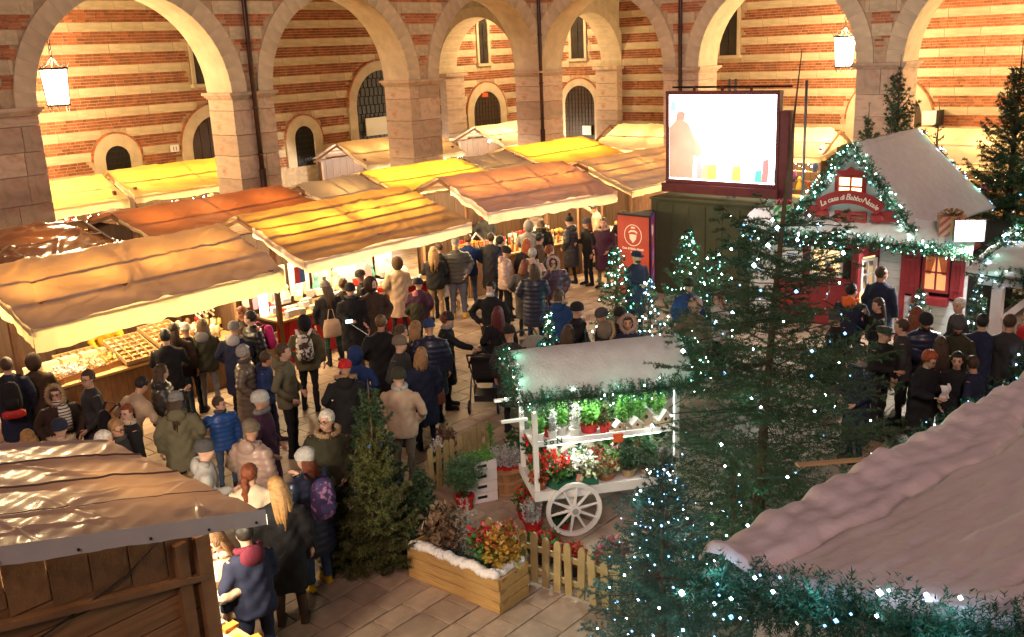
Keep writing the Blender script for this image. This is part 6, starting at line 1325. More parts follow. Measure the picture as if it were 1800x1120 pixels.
# --- by the trinket stall and the hut
i_red = Pn(9, 627, 1.74, 175, 'stand', 0, 'coat', 'navy', 'navy', 'short/brown', 'person in navy coat with black backpack facing the trinket stall')
Pn(56, 622, 1.66, 170, 'counter', 0, 'coat', 'dbrown', 'black', 'hoodup/dbrown', 'person in dark brown coat with hood up at the trinket counter')
Pn(97, 677, 1.64, 10, 'pockets', 0, 'parka', 'dbrown', 'black', 'bob/brown', 'woman with glasses, plaid scarf and brown fur hood', furhood='tan', scarf='plaid', glasses=1, hood='same')
Pn(150, 650, 1.76, -80, 'pockets', 0, 'coat', 'char', 'black', 'short/brown', 'man with glasses in long charcoal coat beside the plaid scarf woman', glasses=1)
Pn(47, 755, 1.64, 165, 'stand', 0, 'parka', 'navy', 'black', 'bob/blonde', 'person with blonde bob seen from behind above the hut roof')
Pn(102, 737, 1.70, 170, 'stand', 0, 'parka', 'beige', 'black', 'beanie/navy', 'person in navy beanie and beige fur collar behind the hut', hood='beigefur')
Pn(176, 756, 1.72, 80, 'stand', 0, 'jacket', 'navy', 'black', 'short/white', 'white haired person in profile just above the hut roof', skin=2)
Pn(202, 734, 1.74, 70, 'pockets', 0, 'jacket', 'char', 'black', 'thin/dblonde', 'balding man with glasses and grey scarf behind the white haired one', glasses=1, scarf='dgrey')
Pn(220, 709, 1.64, -75, 'stand', 0, 'jacket', 'black', 'black', 'short/auburn', 'short auburn haired woman with cream scarf', scarf='cream')
Pn(278, 640, 1.66, 85, 'phone', 0, 'puffer', 'char', 'black', 'long/brown', 'dark haired woman in charcoal puffer jacket reading a tablet', hood='same')
i_bp1 = Pn(246, 654, 1.70, 120, 'lean', 0, 'jacket', 'beige', 'black', 'thin/black', 'stooping man in beige jacket with black backpack')
Pn(289, 577, 1.76, 175, 'counter', 0, 'jacket', 'black', 'jeans', 'short/black', 'man in black jacket leaning over the wooden tray boxes')
Pn(305, 567, 1.70, 170, 'stand', 0, 'jacket', 'dbrown', 'jeans', 'long/brown', 'long haired woman in brown jacket beside the leaning man')
Pn(325, 568, 1.60, 175, 'stand', 0, 'jacket', 'black', 'black', 'beanie/white', 'person in white beanie at the candle end of the trinket stall')
Pn(353, 560, 1.66, 165, 'hold', 0, 'jacket', 'dolive', 'grey', 'bob/lbrown', 'brown haired woman with grey hood and grey trousers', hood='grey')
Pn(408, 566, 1.66, 160, 'stand', 0, 'coat', 'navy', 'black', 'beanie/grey', 'person in grey beanie and pale hood with navy coat', hood='lgrey')
Pn(425, 538, 1.66, -100, 'stand', 0, 'coat', 'dbrown', 'black', 'long/auburn', 'curly auburn haired woman by the dark stall end wall')
i_mag = Pn(441, 545, 1.74, -70, 'hold', 0, 'puffer', 'black', 'black', 'short/black', 'dark haired person in black jacket with magenta backpack')
Pn(427, 606, 1.66, 80, 'pockets', 0, 'pufflong', 'taupe', 'black', 'curly/grey', 'grey curly haired woman in shiny taupe quilted coat', scarf='dgrey')
Pn(460, 618, 1.52, 75, 'stand', 0, 'jacket', 'dblue', 'navy', 'short/brown', 'boy in dark blue jacket behind the taupe coat', hood='navy', big=1.06)
Pn(497, 603, 1.78, 70, 'pockets', 0, 'jacket', 'khaki', 'black', 'short/brown', 'young man in khaki hooded jacket and black trousers', hood='same')
i_wbp = Pn(533, 555, 1.68, 172, 'stand', 20, 'jacket', 'olive', 'black', 'hoodup/black', 'person in olive jacket carrying a white patterned backpack', boot='black')
Pn(305, 691, 1.64, 175, 'stand', 0, 'parka', 'khaki', 'black', 'beanie/grey+long/brown', 'woman in grey star beanie and khaki parka with hood', hood='same')
Pn(383, 697, 1.38, 15, 'sidearm', 40, 'puffer', 'blue', 'jeans', 'short/brown', 'boy in bright blue puffer jacket stretching out one arm', scarf='dgrey', big=1.12)
Pn(456, 687, 1.76, 75, 'pockets', 0, 'coat', 'plum', 'black', 'beanie/lgrey', 'man in pale grey beanie, grey scarf and plum coat', scarf='grey')
Pn(437, 741, 1.66, 140, 'stand', 0, 'pufflong', 'pinkbeige', 'black', 'slouch/taupe', 'person in taupe ribbed beanie and pale beige padded coat', hood='same')
Pn(352, 773, 1.70, 85, 'hold', 0, 'jacket', 'lgrey', 'black', 'beanie/dgrey', 'person in dark grey beanie and pale grey hooded jacket', hood='same')
Pn(437, 813, 1.64, 172, 'pockets', 0, 'jacket', 'cream', 'black', 'braid/auburn', 'woman with reddish braid and cream fleece jacket', scarf=None)
Pn(486, 838, 1.70, 170, 'stand', 0, 'coat', 'black', 'black', 'long/blonde', 'woman with long blonde hair, black coat and tall brown boots', boot='brown')
i_pbp = Pn(537, 790, 1.68, -150, 'phone', 0, 'pufflong', 'navy', 'jeans', 'slouch/lgrey+bob/auburn', 'woman in pale beanie, navy puffer and yellow boots', shoe='yellow', slim=0)
Pn(572, 720, 1.78, -15, 'pockets', -20, 'parka', 'dolive', 'taupe', 'short/white', 'white haired man with glasses in olive parka with fur hood', glasses=1, hood='tanfur')
Pn(430, 918, 1.70, -160, 'hold', 0, 'jacket', 'navy', 'navy', 'short/black', 'dark haired youth in navy jacket with burgundy hood at the hut counter', hood='burg')
Pn(385, 925, 1.66, -35, 'read', 0, 'jacket', 'beige', 'navy', 'long/lbrown', 'woman in beige jacket and pale scarf standing at the hut counter', scarf='cream', pitch=14)
Pn(362, 938, 1.60, -20, 'read', 0, 'jacket', 'white', 'navy', 'bob/auburn', 'brightly lit woman in white jacket holding a wooden tray', pitch=12)
# --- in front of the red cloth stall
i_tote = Pn(573, 494, 1.68, -165, 'stand', 0, 'jacket', 'black', 'green', 'pompom/grey+long/brown', 'woman in grey bobble hat and green leggings with beige shopper', boot='black')
Pn(602, 490, 1.62, 178, 'stand', 0, 'parka', 'dbrown', 'black', 'curly/lbrown', 'person with fluffy light brown hair at the red cloth stall')
i_self = Pn(614, 497, 1.76, 8, 'hold', 0, 'coat', 'black', 'char', 'beanie/black', 'bearded man in black hat and grey scarf holding a selfie stick', glasses=1, scarf='dgrey', hood='same')
Pn(635, 474, 1.70, -90, 'stand', 0, 'jacket', 'black', 'black', 'beanie/char', 'person in charcoal beanie facing the lit boxes')
Pn(652, 488, 1.80, 5, 'pockets', 0, 'coat', 'dbrown', 'black', 'hoodup/dbrown', 'bearded man with brown hood up facing the firs', beard='black')
Pn(697, 453, 1.70, -170, 'stand', 0, 'coat', 'beige', 'black', 'hoodup/brown', 'woman in beige coat with brown hood at the red cloth stall')
Pn(761, 434, 1.70, 175, 'front' if False else 'read', 0, 'jacket', 'black', 'tan', 'long/dblonde', 'woman with long blonde hair, black jacket and tan trousers')
i_wb = Pn(800, 418, 1.82, -5, 'bag', 0, 'puffer', 'dgrey', 'ljeans', 'cap/grey', 'man in grey cap, puffer jacket and jeans with yellow trainers', shoe='yellow', slim=0)
Pn(734, 490, 1.48, 165, 'stand', 0, 'parka', 'plum', 'black', 'beanie/navy', 'child in navy beanie and plum coat beside the beige coat', big=1.08)
Pn(730, 514, 1.22, 150, 'stand', 0, 'jacket', 'dolive', 'black', 'beanie/pink', 'small child in pink striped beanie', big=1.16)
Pn(771, 424, 1.74, 175, 'counter', 0, 'puffer', 'black', 'black', 'short/brown', 'person in black puffer bending over the end of the red cloth stall')
Pn(822, 410, 1.76, 170, 'counter', 0, 'jacket', 'dblue', 'jeans', 'short/lbrown', 'person in blue jacket between the two front stalls')
# --- middle crowd
Pn(668, 553, 1.80, 170, 'pockets', 0, 'coat', 'black', 'black', 'short/lbrown', 'tall man in black coat seen from behind with short brown hair')
Pn(701, 571, 1.64, 120, 'stand', 0, 'coat', 'black', 'black', 'bob/brown', 'brown haired woman hidden behind the taupe beanie man')
Pn(731, 563, 1.64, 100, 'stand', 0, 'coat', 'black', 'black', 'bob/dblonde', 'woman with dark blonde bob beside the navy beanie')
Pn(754, 562, 1.72, 172, 'stand', 0, 'pufflong', 'navy', 'navy', 'beanie/dblue', 'person in blue beanie and long navy quilted coat')
Pn(702, 590, 1.74, 65, 'pockets', 0, 'coat', 'char', 'black', 'beanie/taupe', 'man in taupe beanie and charcoal coat')
i_hb = Pn(779, 548, 1.68, 80, 'reach', 0, 'coat', 'black', 'black', 'bob/pink' if False else 'beanie/black+curly/auburn', 'woman in black with grey scarf reaching out with a phone', scarf='grey')
i_hb2 = Pn(739, 610, 1.62, -165, 'stand', 0, 'coat', 'navy', 'navy', 'bob/dblonde', 'woman in navy coat with brown shoulder bag and grey scarf', scarf='grey')
Pn(700, 646, 1.76, 165, 'pockets', 0, 'jacket', 'beige', 'taupe', 'beanie/dolive', 'man in olive knit cap and beige jacket by the firs', scarf='lgrey')
Pn(622, 611, 1.66, 170, 'stand', 0, 'jacket', 'dblue', 'black', 'hoodup/dblue', 'person with blue hood up behind the red beanie')
Pn(604, 634, 1.70, 170, 'stand', 0, 'coat', 'black', 'black', 'beanie/red', 'person in red beanie and black coat with tan fur hood', hood='tanfur')
Pn(862, 495, 1.80, -15, 'hip', -15, 'jacket', 'black', 'black', 'short/black', 'dark haired man in black with white collar and hand on hip', mask=1)
i_um = Pn(875, 538, 1.68, -165, 'bag', 0, 'jacket', 'black', 'jeans', 'long/wine', 'woman with long dark red hair holding a grey bag')
Pn(895, 573, 1.72, 165, 'stand', 0, 'coat', 'char', 'black', 'beanie/black', 'person in black beanie pushing a buggy towards the bottles stall')
Pn(861, 409, 1.76, 150, 'stand', 0, 'coat', 'char', 'jeans', 'short/brown', 'man in charcoal coat and jeans at the bottles stall')
Pn(880, 414, 1.74, 120, 'stand', 0, 'jacket', 'navy', 'black', 'short/black', 'dark haired man in navy jacket at the bottles stall', hood='same')
Pn(887, 434, 1.66, 90, 'stand', 0, 'puffer', 'pinkbeige', 'black', 'slouch/black', 'woman in black beret and pale padded jacket', hood='same')
Pn(926, 419, 1.66, -170, 'stand', 0, 'coat', 'black', 'black', 'long/red', 'woman with long bright red hair before the bottles')
Pn(928, 388, 1.74, 175, 'counter', 0, 'jacket', 'grey', 'jeans', 'hoodup/grey', 'person with grey hood up at the bottles counter')
Pn(947, 409, 1.74, 100, 'stand', 0, 'jacket', 'brown', 'black', 'short/black', 'dark haired man in brown jacket beside the red haired woman')
Pn(951, 384, 1.66, 160, 'stand', 0, 'coat', 'black', 'black', 'long/brown', 'woman with mustard fur collar at the bottles counter', hood='tanfur')
Pn(935, 437, 1.64, 160, 'stand', 0, 'jacket', 'pinkbeige', 'black', 'curly/grey', 'grey curly haired person with pale hood', hood='same')
Pn(921, 456, 1.66, 165, 'stand', 0, 'coat', 'dgrey', 'black', 'bob/auburn', 'auburn haired woman in dark grey coat')
Pn(937, 464, 1.72, 165, 'phone', 0, 'pufflong', 'navy', 'navy', 'long/brown', 'person in long navy quilted coat with brown hair')
Pn(964, 431, 1.64, 80, 'hold', 0, 'jacket', 'navy', 'black', 'curly/auburn', 'woman with short curly auburn hair lifting one hand')
Pn(972, 449, 1.68, 0, 'eat', 0, 'puffer', 'plum', 'navy', 'hoodup/plum', 'woman in plum puffer with fur hood and glasses', furhood='pinkbeige', glasses=1)
Pn(1003, 380, 1.74, -120, 'stand', 0, 'pufflong', 'char', 'black', 'pompom/black', 'person in black bobble hat and long charcoal quilted coat', hood='same')
Pn(1033, 383, 1.70, -60, 'hold', 0, 'jacket', 'black', 'black', 'beanie/dgrey+long/auburn', 'woman in grey beanie with long auburn hair and black leggings', boot='black')
Pn(1050, 356, 1.74, -100, 'raise_', 0, 'jacket', 'beige', 'black', 'beanie/char', 'person in charcoal beanie raising one arm towards the end stall')
Pn(1060, 382, 1.76, -30, 'pockets', 0, 'coat', 'plum', 'khaki', 'short/lbrown', 'person in plum coat with cream fur collar', hood='beigefur')
Pn(1096, 372, 1.72, 170, 'stand', 0, 'jacket', 'black', 'black', 'beanie/black', 'person in black hat half hidden behind the red column')
Pn(1117, 440, 1.78, 35, 'hold', 20, 'coat', 'navy', 'navy', 'cap/navy', 'man in navy cap and dark coat beside the red column', beard='brown')
# --- behind the cart
Pn(982, 508, 1.66, 165, 'stand', 0, 'coat', 'dblue', 'black', 'bob/brown', 'person in blue coat with pale fur hood behind the cart', hood='beigefur')
Pn(1012, 531, 1.74, 60, 'eat', 0, 'jacket', 'black', 'black', 'beanie/black', 'man in black beanie eating behind the cart')
Pn(1058, 541, 1.70, -90, 'pockets', 0, 'jacket', 'char', 'black', 'beanie/dgrey', 'man in dark grey beanie facing the eating man')
Pn(1090, 540, 1.72, 160, 'stand', 0, 'jacket', 'black', 'black', 'beanie/black', 'person in plain black beanie behind the cart seen from behind')
Pn(1103, 554, 1.66, 5, 'pockets', 0, 'jacket', 'navy', 'black', 'bob/brown', 'woman with pink brown fur hood behind the cart', furhood='pinkbeige')
Pn(1062, 568, 1.66, 170, 'stand', 0, 'parka', 'black', 'black', 'hoodup/taupe', 'person in tan fur hood seen from behind above the cart roof', furhood='tan')
Pn(995, 571, 1.66, 130, 'stand', 0, 'jacket', 'black', 'black', 'bob/brown', 'brown haired person with grey collar behind the cart', scarf='grey')
Pn(1211, 489, 1.74, 160, 'stand', 0, 'jacket', 'dblue', 'black', 'beanie/black', 'person in black beanie and blue jacket among the lit firs')
Pn(1222, 524, 1.66, 150, 'stand', 0, 'parka', 'taupe', 'black', 'hoodup/pinkbeige', 'person with beige hood up among the lit firs')
Pn(1266, 512, 1.60, -60, 'stand', 0, 'jacket', 'lgrey', 'black', 'bob/auburn', 'auburn haired person in pale jacket among the lit firs')
Pn(1255, 535, 1.30, 0, 'stand', 0, 'jacket', 'plum', 'black', 'short/auburn', 'small child with auburn hair among the lit firs', big=1.12)
# --- in front of the red house
Pn(1551, 468, 1.82, 150, 'stand', -30, 'coat', 'navy', 'navy', 'short/brown', 'tall man in navy coat at the door of the red house')
Pn(1546, 523, 1.66, -80, 'eat', 0, 'jacket', 'black', 'black', 'long/brown', 'long haired woman eating by the red house')
Pn(1551, 570, 1.74, 60, 'hold', 0, 'jacket', 'black', 'black', 'flatcap/char', 'man in flat cap and glasses pointing with one hand', glasses=1)
Pn(1625, 546, 1.78, 20, 'read', 0, 'puffer', 'navy', 'black', 'beanie/black', 'bearded man in black beanie looking down at his phone', beard='brown', pitch=16)
Pn(1613, 538, 1.64, 170, 'stand', 0, 'coat', 'dred', 'black', 'long/auburn', 'red haired person hidden behind the black beanie man')
Pn(1685, 523, 1.76, -70, 'pockets', 0, 'jacket', 'char', 'black', 'short/white', 'white haired man in charcoal jacket near the shuttered window')
i_lime = Pn(1687, 555, 1.74, -20, 'read', 0, 'jacket', 'dolive', 'black', 'slouch/dgrey', 'bearded man in patterned beanie reading a lime green booklet', beard='brown', pitch=14)
i_leaf = Pn(1628, 613, 1.66, 50, 'read', 0, 'coat', 'black', 'black', 'curly/red', 'orange haired woman with glasses reading a white leaflet', glasses=1, pitch=14)
Pn(1684, 618, 1.62, 0, 'pockets', 0, 'coat', 'black', 'black', 'long/black', 'woman with long black hair and fringe facing the boy')
Pn(1716, 626, 1.58, -110, 'hold', 0, 'jacket', 'navy', 'black', 'short/brown', 'brown haired youth beside the white porch post')
Pn(1511, 609, 1.68, -60, 'pockets', 0, 'long', 'navy', 'navy', 'beanie/char', 'woman in dark beanie and long navy coat by the tall fir', scarf='grey')
Pn(1727, 552, 1.74, 170, 'stand', 0, 'coat', 'navy', 'black', 'short/black', 'person in dark navy coat behind the porch post')
Pn(1776, 552, 1.78, 160, 'stand', 0, 'jacket', 'char', 'jeans', 'short/brown', 'man in charcoal jacket and jeans under the white porch')
Pn(1812, 540, 1.72, -60, 'stand', 0, 'coat', 'red', 'black', 'long/brown', 'person in red coat under the white porch')
Pn(1497, 498, 1.76, 165, 'stand', 0, 'jacket', 'navy', 'jeans', 'short/black', 'person in navy jacket and jeans with orange hood by the red house', hood='orange')
Pn(1470, 545, 1.68, -120, 'pockets', 0, 'coat', 'black', 'black', 'beanie/dgrey', 'person in grey beanie and black coat behind the tall fir')
Pn(1655, 590, 1.6, 160, 'stand', 0, 'coat', 'dbrown', 'black', 'long/brown', 'brown haired person in brown coat between the two reading people')
Pn(1590, 560, 1.7, -90, 'hold', 0, 'jacket', 'char', 'black', 'short/brown', 'person in charcoal jacket left of the black beanie man')
# --- stallholders
Pn(851, 366, 1.76, 30, 'stand', 0, 'jacket', 'char', 'black', 'thin/grey', 'stallholder in charcoal top behind the bottles', scarf='red')
Pn(178, 540, 1.70, 0, 'counter', 0, 'jacket', 'yellow', 'black', 'short/brown', 'stallholder in yellow top behind the tray boxes')
i_kid = Pn(1484, 608, 1.25, -10, 'sit', 0, 'jacket', 'pinkbeige', 'grey', 'bob/black', 'small dark haired child sitting in the dark pushchair', big=1.14, dz=-.17)
ks = set()
for d in exec_people:
    ks.add(('body', d['pose'], d['yaw'], d['pitch'], d['big'])); ks.add(('coat', d['pose'], d['coat'])); ks.add(('trs', d['pose'], d['slim']))
    for k in (0, 1): ks.add(('shoe', d['pose'], k, bool(d['boot'])))
for k in sorted(ks, key=str): need(k)
run_jobs()
for k in sorted(ks, key=str): finish(k)
for i, d in enumerate(exec_people): make_person(i, d)
# ------------------------------------------------------------------ bags and other carried things
def carried(i, local, name, label, cat, rz=0., group=None):
    mw = exec_people[i]['mw']@Matrix.Translation(local)@Matrix.Rotation(rz, 4, 'Z'); T = thing(name, label, cat); T.matrix_world = mw; T.location = mw.to_translation(); T.rotation_euler = mw.to_euler(); return T
def backpack(i, label, mat, y=.22, z=1.0, s=1., strap=None):
    T = carried(i, (0, y, z), 'backpack', label, 'backpack'); m = MB()
    pr = [(0, .07, .05), (.02, .12, .075), (.10, .145, .09), (.25, .14, .085), (.36, .125, .07), (.42, .09, .05), (.44, .03, .02)]
    m.tube([(0, .02, zz*s) for zz, a, b_ in pr], [(a*s, b_*s) for zz, a, b_ in pr], 16); m.build('bag', mat, T, True)
    m = MB(); m.tube([(0, .085*s, .05*s), (0, .10*s, .12*s), (0, .085*s, .2*s)], [(.08*s, .03*s), (.10*s, .035*s), (.085*s, .02*s)], 12); m.build('pocket', mat, T, True)
    for sx in (-1, 1): MB().tube([(sx*.08, -.02, .42*s), (sx*.13, -.10, .50*s), (sx*.15, -.30, .42*s), (sx*.16, -.33, .25*s), (sx*.15, -.16, .05*s)], [(.024, .007)]*5, 6).build('strap', strap or mat, T)
    return T
backpack(i_red, 'black backpack on the navy coat beside the trinket stall', cloth('black'), .24, .98)
T_ = carried(i_red, (0, .30, .93), 'waist_bag', 'red patterned pouch below the black backpack', 'bag'); m = MB(); m.tube([(-.16, 0, 0), (-.1, 0, 0), (.1, 0, 0), (.16, 0, 0)], [(.03, .04), (.05, .07), (.05, .07), (.03, .04)], 10); m.build('pouch', M('red_pattern', (.42, .02, .02), .6, stripe=((.7, .6, .5), 'vor', 22, .12, .05)), T_, True)
backpack(i_bp1, 'black backpack on the stooping man', cloth('black'), .34, .92)
backpack(i_mag, 'magenta backpack on the person in black', cloth('magenta'), .25, 1.0, .95)
backpack(i_wbp, 'white backpack with black pattern', M('white_pattern', (.62, .57, .5), .7, stripe=((.04, .035, .03), 'noise', 16, .5, .53)), .22, 1.0, 1.05, cloth('white'))
backpack(i_pbp, 'purple floral backpack on the navy puffer', M('floral', (.06, .04, .13), .6, stripe=((.42, .2, .35), 'noise', 13, .54, .6)), .25, .98, 1.1, cloth('navy'))
def tote(i, local, label, mat, w_=.3, h=.34, dpt=.1, rz=0, handle=.16, taper=.75):
    T = carried(i, local, 'shopping_bag', label, 'bag', rz); m = MB(); m.tube([(0, 0, -h), (0, 0, -h*.9), (0, 0, -h*.4), (0, 0, 0)], [(w_/2*.9, dpt/2*.8), (w_/2, dpt/2), (w_/2*.95, dpt/2), (w_/2*taper, dpt/4)], 14); m.build('bag', mat, T, True)
    for sy in (-1, 1): MB().tube([(-w_*.2, sy*.015, -.01), (-w_*.1, sy*.01, handle), (w_*.1, sy*.01, handle), (w_*.2, sy*.015, -.01)], .006, 5).build('handle', mat, T)
    return T
tote(i_tote, (.02, .20, 1.0), 'beige shopper on the woman in the bobble hat', cloth('beige'), .38, .36, .12, 0, .2)
tote(i_wb, (-.32, -.06, .82), 'white plastic bag carried by the man in the cap', M('white_plastic', (.7, .69, .68), .4, var=.1, bump=.4, bscale=12), .26, .34, .14)
tote(i_hb, (.27, .05, 1.0), 'black handbag on the woman reaching with a phone', cloth('black'), .34, .24, .12, .3, .25)
tote(i_hb2, (-.26, -.02, .98), 'brown leather shoulder bag on the navy coat', M('brown_leather', (.11, .035, .02), .35, coat=.3), .22, .26, .09, .2, .3)
tote(i_um, (-.36, -.10, .86), 'large grey bag hanging from the red haired woman', cloth('grey'), .46, .46, .16, .4, .1, .3)
T_ = carried(i_self, (-.12, -.36, 1.08), 'selfie_stick', 'thin selfie stick with a glowing phone', 'stick'); MB().tube([(0, 0, 0), (.32, .05, -.28)], .006, 6).build('pole', M('silver_pole', (.6, .6, .6), .3, .9), T_); MB().box((0, 0, .03), (.13, .02, .07)).build('phone', BLACK, T_); MB().box((0, -.012, .03), (.12, .004, .06)).build('lit_display', M('phone_glow', (.3, .8, .75), .3, emit=4, ecol=(.4, .95, .9)), T_)
T_ = carried(i_lime, (0, -.40, 1.14), 'booklet', 'open lime green booklet in the bearded man\'s hands', 'booklet'); MB().box((.07, 0, 0), (.14, .012, .2), rz=.3, rx=-.7).build('cover', cloth('lime'), T_); MB().box((-.07, 0, 0), (.14, .012, .2), rz=-.3, rx=-.7).build('cover', cloth('lime'), T_)
T_ = carried(i_leaf, (0, -.38, 1.13), 'leaflet', 'crumpled white leaflet in the orange haired woman\'s hands', 'paper'); m = MB(); m.grid(lambda u, v: (-.1+.2*u, .03*math.sin(u*9)+.02*math.sin(v*7), -.05+.22*v), 8, 8); m.build('sheet', M('paper', (.68, .67, .66), .6, var=.15, scale=14), T_)
# ------------------------------------------------------------------ dog
g_ = G(786, 545); DG = MB()
DG.tube([(-.30, 0, .46), (-.22, 0, .46), (0, 0, .44), (.2, 0, .47), (.3, 0, .50)], [(.06, .07), (.10, .11), (.09, .10), (.10, .14), (.07, .09)], 12, ref=(0, 1, 0))
DG.tube([(.26, 0, .52), (.36, 0, .64), (.40, 0, .70)], [.085, .065, .06], 10); DG.ball((.43, 0, .71), (.085, .065, .07), 10, 8); DG.tube([(.46, 0, .70), (.56, 0, .675)], [.045, .03], 8)
for sy in (-1, 1):
    DG.ball((.40, sy*.06, .70), (.03, .018, .055), 8, 6)
    DG.tube([(.24, sy*.07, .45), (.23, sy*.075, .25), (.25, sy*.075, .12), (.25, sy*.075, .03)], [.05, .034, .025, .026], 8); DG.ball((.27, sy*.075, .025), (.045, .03, .025), 8, 6)
    DG.tube([(-.24, sy*.07, .45), (-.17, sy*.08, .28), (-.29, sy*.08, .17), (-.27, sy*.08, .03)], [.075, .05, .026, .024], 8); DG.ball((-.25, sy*.08, .025), (.045, .03, .025), 8, 6)
DG.tube([(-.3, 0, .5), (-.42, 0, .46), (-.5, 0, .50)], [.03, .022, .012], 8)
jd = Job(DG, .012, 2); run_jobs(); dog = link('dog', raw_mesh('dog', jd.v, jd.f, M('tan_fur', (.46, .28, .18), .8, var=.2, scale=9, bump=.2, bscale=80), smooth=True), None, (g_[0], g_[1], 0), 2.6); tag(dog, 'tan short haired dog standing behind the man in yellow trainers', 'dog'); MB().ball((.565, 0, .685), .014, 6, 5).build('nose', BLACK, dog)
# ------------------------------------------------------------------ pushchairs
def pushchair(loc, rz, label, hoodm, seatm):
    T = thing('pushchair', label, 'pushchair', loc, rz); TB_ = M('grey_tube', (.12, .12, .125), .35, .7)
    for sx in (-1, 1):
        MB().tube([(sx*.22, -.42, .12), (sx*.23, -.1, .5), (sx*.24, .25, .85), (sx*.24, .42, 1.02)], .014, 8).build('side_tube', TB_, T); MB().tube([(sx*.23, .42, .12), (sx*.23, .1, .48), (sx*.23, -.2, .62)], .013, 8).build('side_tube', TB_, T)
        for y in (-.42, .42):
            W_ = link('wheel', None, T, (sx*.24, y, .12)); m = MB(); m.tube([(0, .105*math.cos(a), .105*math.sin(a)) for a in np.linspace(0, 2*PI, 19)], .018, 7, cap=False); m.build('tyre', BLACK, W_, True); m = MB().tube([(-.02, 0, 0), (.02, 0, 0)], .05, 12)
            for k in range(6): a = k*PI/3; m.tube([(0, 0, 0), (0, .1*math.cos(a), .1*math.sin(a))], .006, 5)
            m.build('rim', POTS['grey'], W_)
    MB().tube([(-.24, .42, 1.02), (0, .46, 1.04), (.24, .42, 1.02)], .018, 8).build('handlebar', BLACK, T)
    m = MB(); m.grid(lambda u, v: (-.2+.4*u, -.30+.55*v, .46+.04*v+max(0, v-.55)*1.0), 8, 12); o = m.build('seat', seatm, T, True); q_ = o.modifiers.new('t', 'SOLIDIFY'); q_.thickness = .04
    m = MB(); m.grid(lambda u, v: (.25*math.cos(PI*u), .22-.34*math.sin(PI/2*v)*1.1+.05*math.sin(PI*u)*0, .74+.30*math.sin(PI*u)*math.cos(.5-.9*v)), 14, 10); o = m.build('hood', hoodm, T, True); q_ = o.modifiers.new('t', 'SOLIDIFY'); q_.thickness = .015
    m = MB(); m.grid(lambda u, v: (-.21+.42*u, -.34+.1*v, .28+.28*v), 6, 6); m.build('footmuff', seatm, T, True)
    MB().box((0, .1, .22), (.34, .4, .1)).build('basket', BLACK, T); return T
g_ = G(950, 690); pushchair((g_[0], g_[1], 0), -.2, 'grey hooded pushchair beside the thin lit fir', cloth('grey'), cloth('jeans'))
mw = exec_people[i_kid]['mw']; t_ = mw.to_translation(); pushchair((t_.x, t_.y, 0), exec_people[i_kid]['obj'].rotation_euler[2], 'dark pushchair with a child by the tall fir', cloth('char'), cloth('dgrey'))
g_ = G(856, 712); pushchair((g_[0], g_[1], 0), 2.2, 'small dark buggy before the black beanie person', cloth('black'), cloth('char'))
# ------------------------------------------------------------------ goods on the stalls
rg = random.Random(21)
def onst(i, x, y, z):
    q = ROW[i]; a = q['rz']; return (q['c'][0]+x*math.cos(a)-y*math.sin(a), q['c'][1]+x*math.sin(a)+y*math.cos(a), z)
GC = {k: M('goods_'+k, c, .5, var=.12, scale=12) for k, c in dict(white=(.74, .72, .68), cream=(.70, .58, .38), gold=(.55, .36, .10), amber=(.55, .22, .03), red=(.5, .03, .03), green=(.06, .2, .08), blue=(.06, .12, .35), brown=(.25, .12, .05), pink=(.6, .25, .28), grey=(.35, .35, .36), teal=(.1, .3, .3), orange=(.65, .22, .04), yellow=(.7, .5, .06), purple=(.2, .06, .25)).items()}
BOT = {k: M('bottle_'+k, c, .12, var=.05, spec=.6, coat=.6) for k, c in dict(green=(.03, .07, .025), amber=(.45, .17, .02), dark=(.025, .015, .012), clear=(.6, .55, .4)).items()}
SH = {}
def shape(kind):
    if kind in SH: return SH[kind]
    m = MB()
    if kind == 'box': m.box((0, 0, .5), (1, 1, 1)); m.box((0, 0, .98), (1.03, 1.03, .12))
    elif kind == 'bottle': m.lathe([(.036, 0), (.038, .02), (.038, .16), (.030, .19), (.013, .22), (.012, .28), (.015, .285), (.015, .30)], 10)
    elif kind == 'jar': m.lathe([(.04, 0), (.043, .01), (.043, .08), (.036, .09), (.036, .095), (.042, .097), (.042, .115), (0, .117)], 10)
    elif kind == 'candle': m.lathe([(.05, 0), (.05, .01), (.015, .02), (.015, .08), (.04, .09), (.035, .10), (.035, .17), (.004, .172), (.003, .19)], 10)
    elif kind == 'ball': m.ball((0, 0, .045), .045, 8, 6); m.tube([(0, 0, .085), (0, 0, .1)], .012, 6)
    elif kind == 'house': m.slab([(-.07, 0), (.07, 0), (.07, .11), (0, .19), (-.07, .11)], 'Y', -.05, .05); m.box((.035, 0, .18), (.02, .02, .06))
    elif kind == 'figure': m.lathe([(.05, 0), (.055, .02), (.035, .10), (.02, .12), (.032, .14), (.035, .165), (.02, .19), (0, .2)], 10)
    elif kind == 'bag': m.tube([(0, 0, 0), (0, 0, .1), (0, 0, .16), (0, 0, .20)], [(.06, .04), (.065, .04), (.05, .02), (.055, .01)], 10)
    elif kind == 'heap': m.grid(lambda u, v: (-.2+.4*u, -.15+.3*v, .04+.07*math.sin(PI*u)*math.sin(PI*v)+.02*noise1(u*20, v*20, 1)), 14, 12)
    elif kind == 'loaf': m.tube([(-.1, 0, .04), (-.07, 0, .045), (.07, 0, .045), (.1, 0, .04)], [(.02, .02), (.045, .045), (.045, .045), (.02, .02)], 10)
    SH[kind] = m.mesh(kind, GC['white'], kind not in ('box', 'house', 'bottle')); return SH[kind]
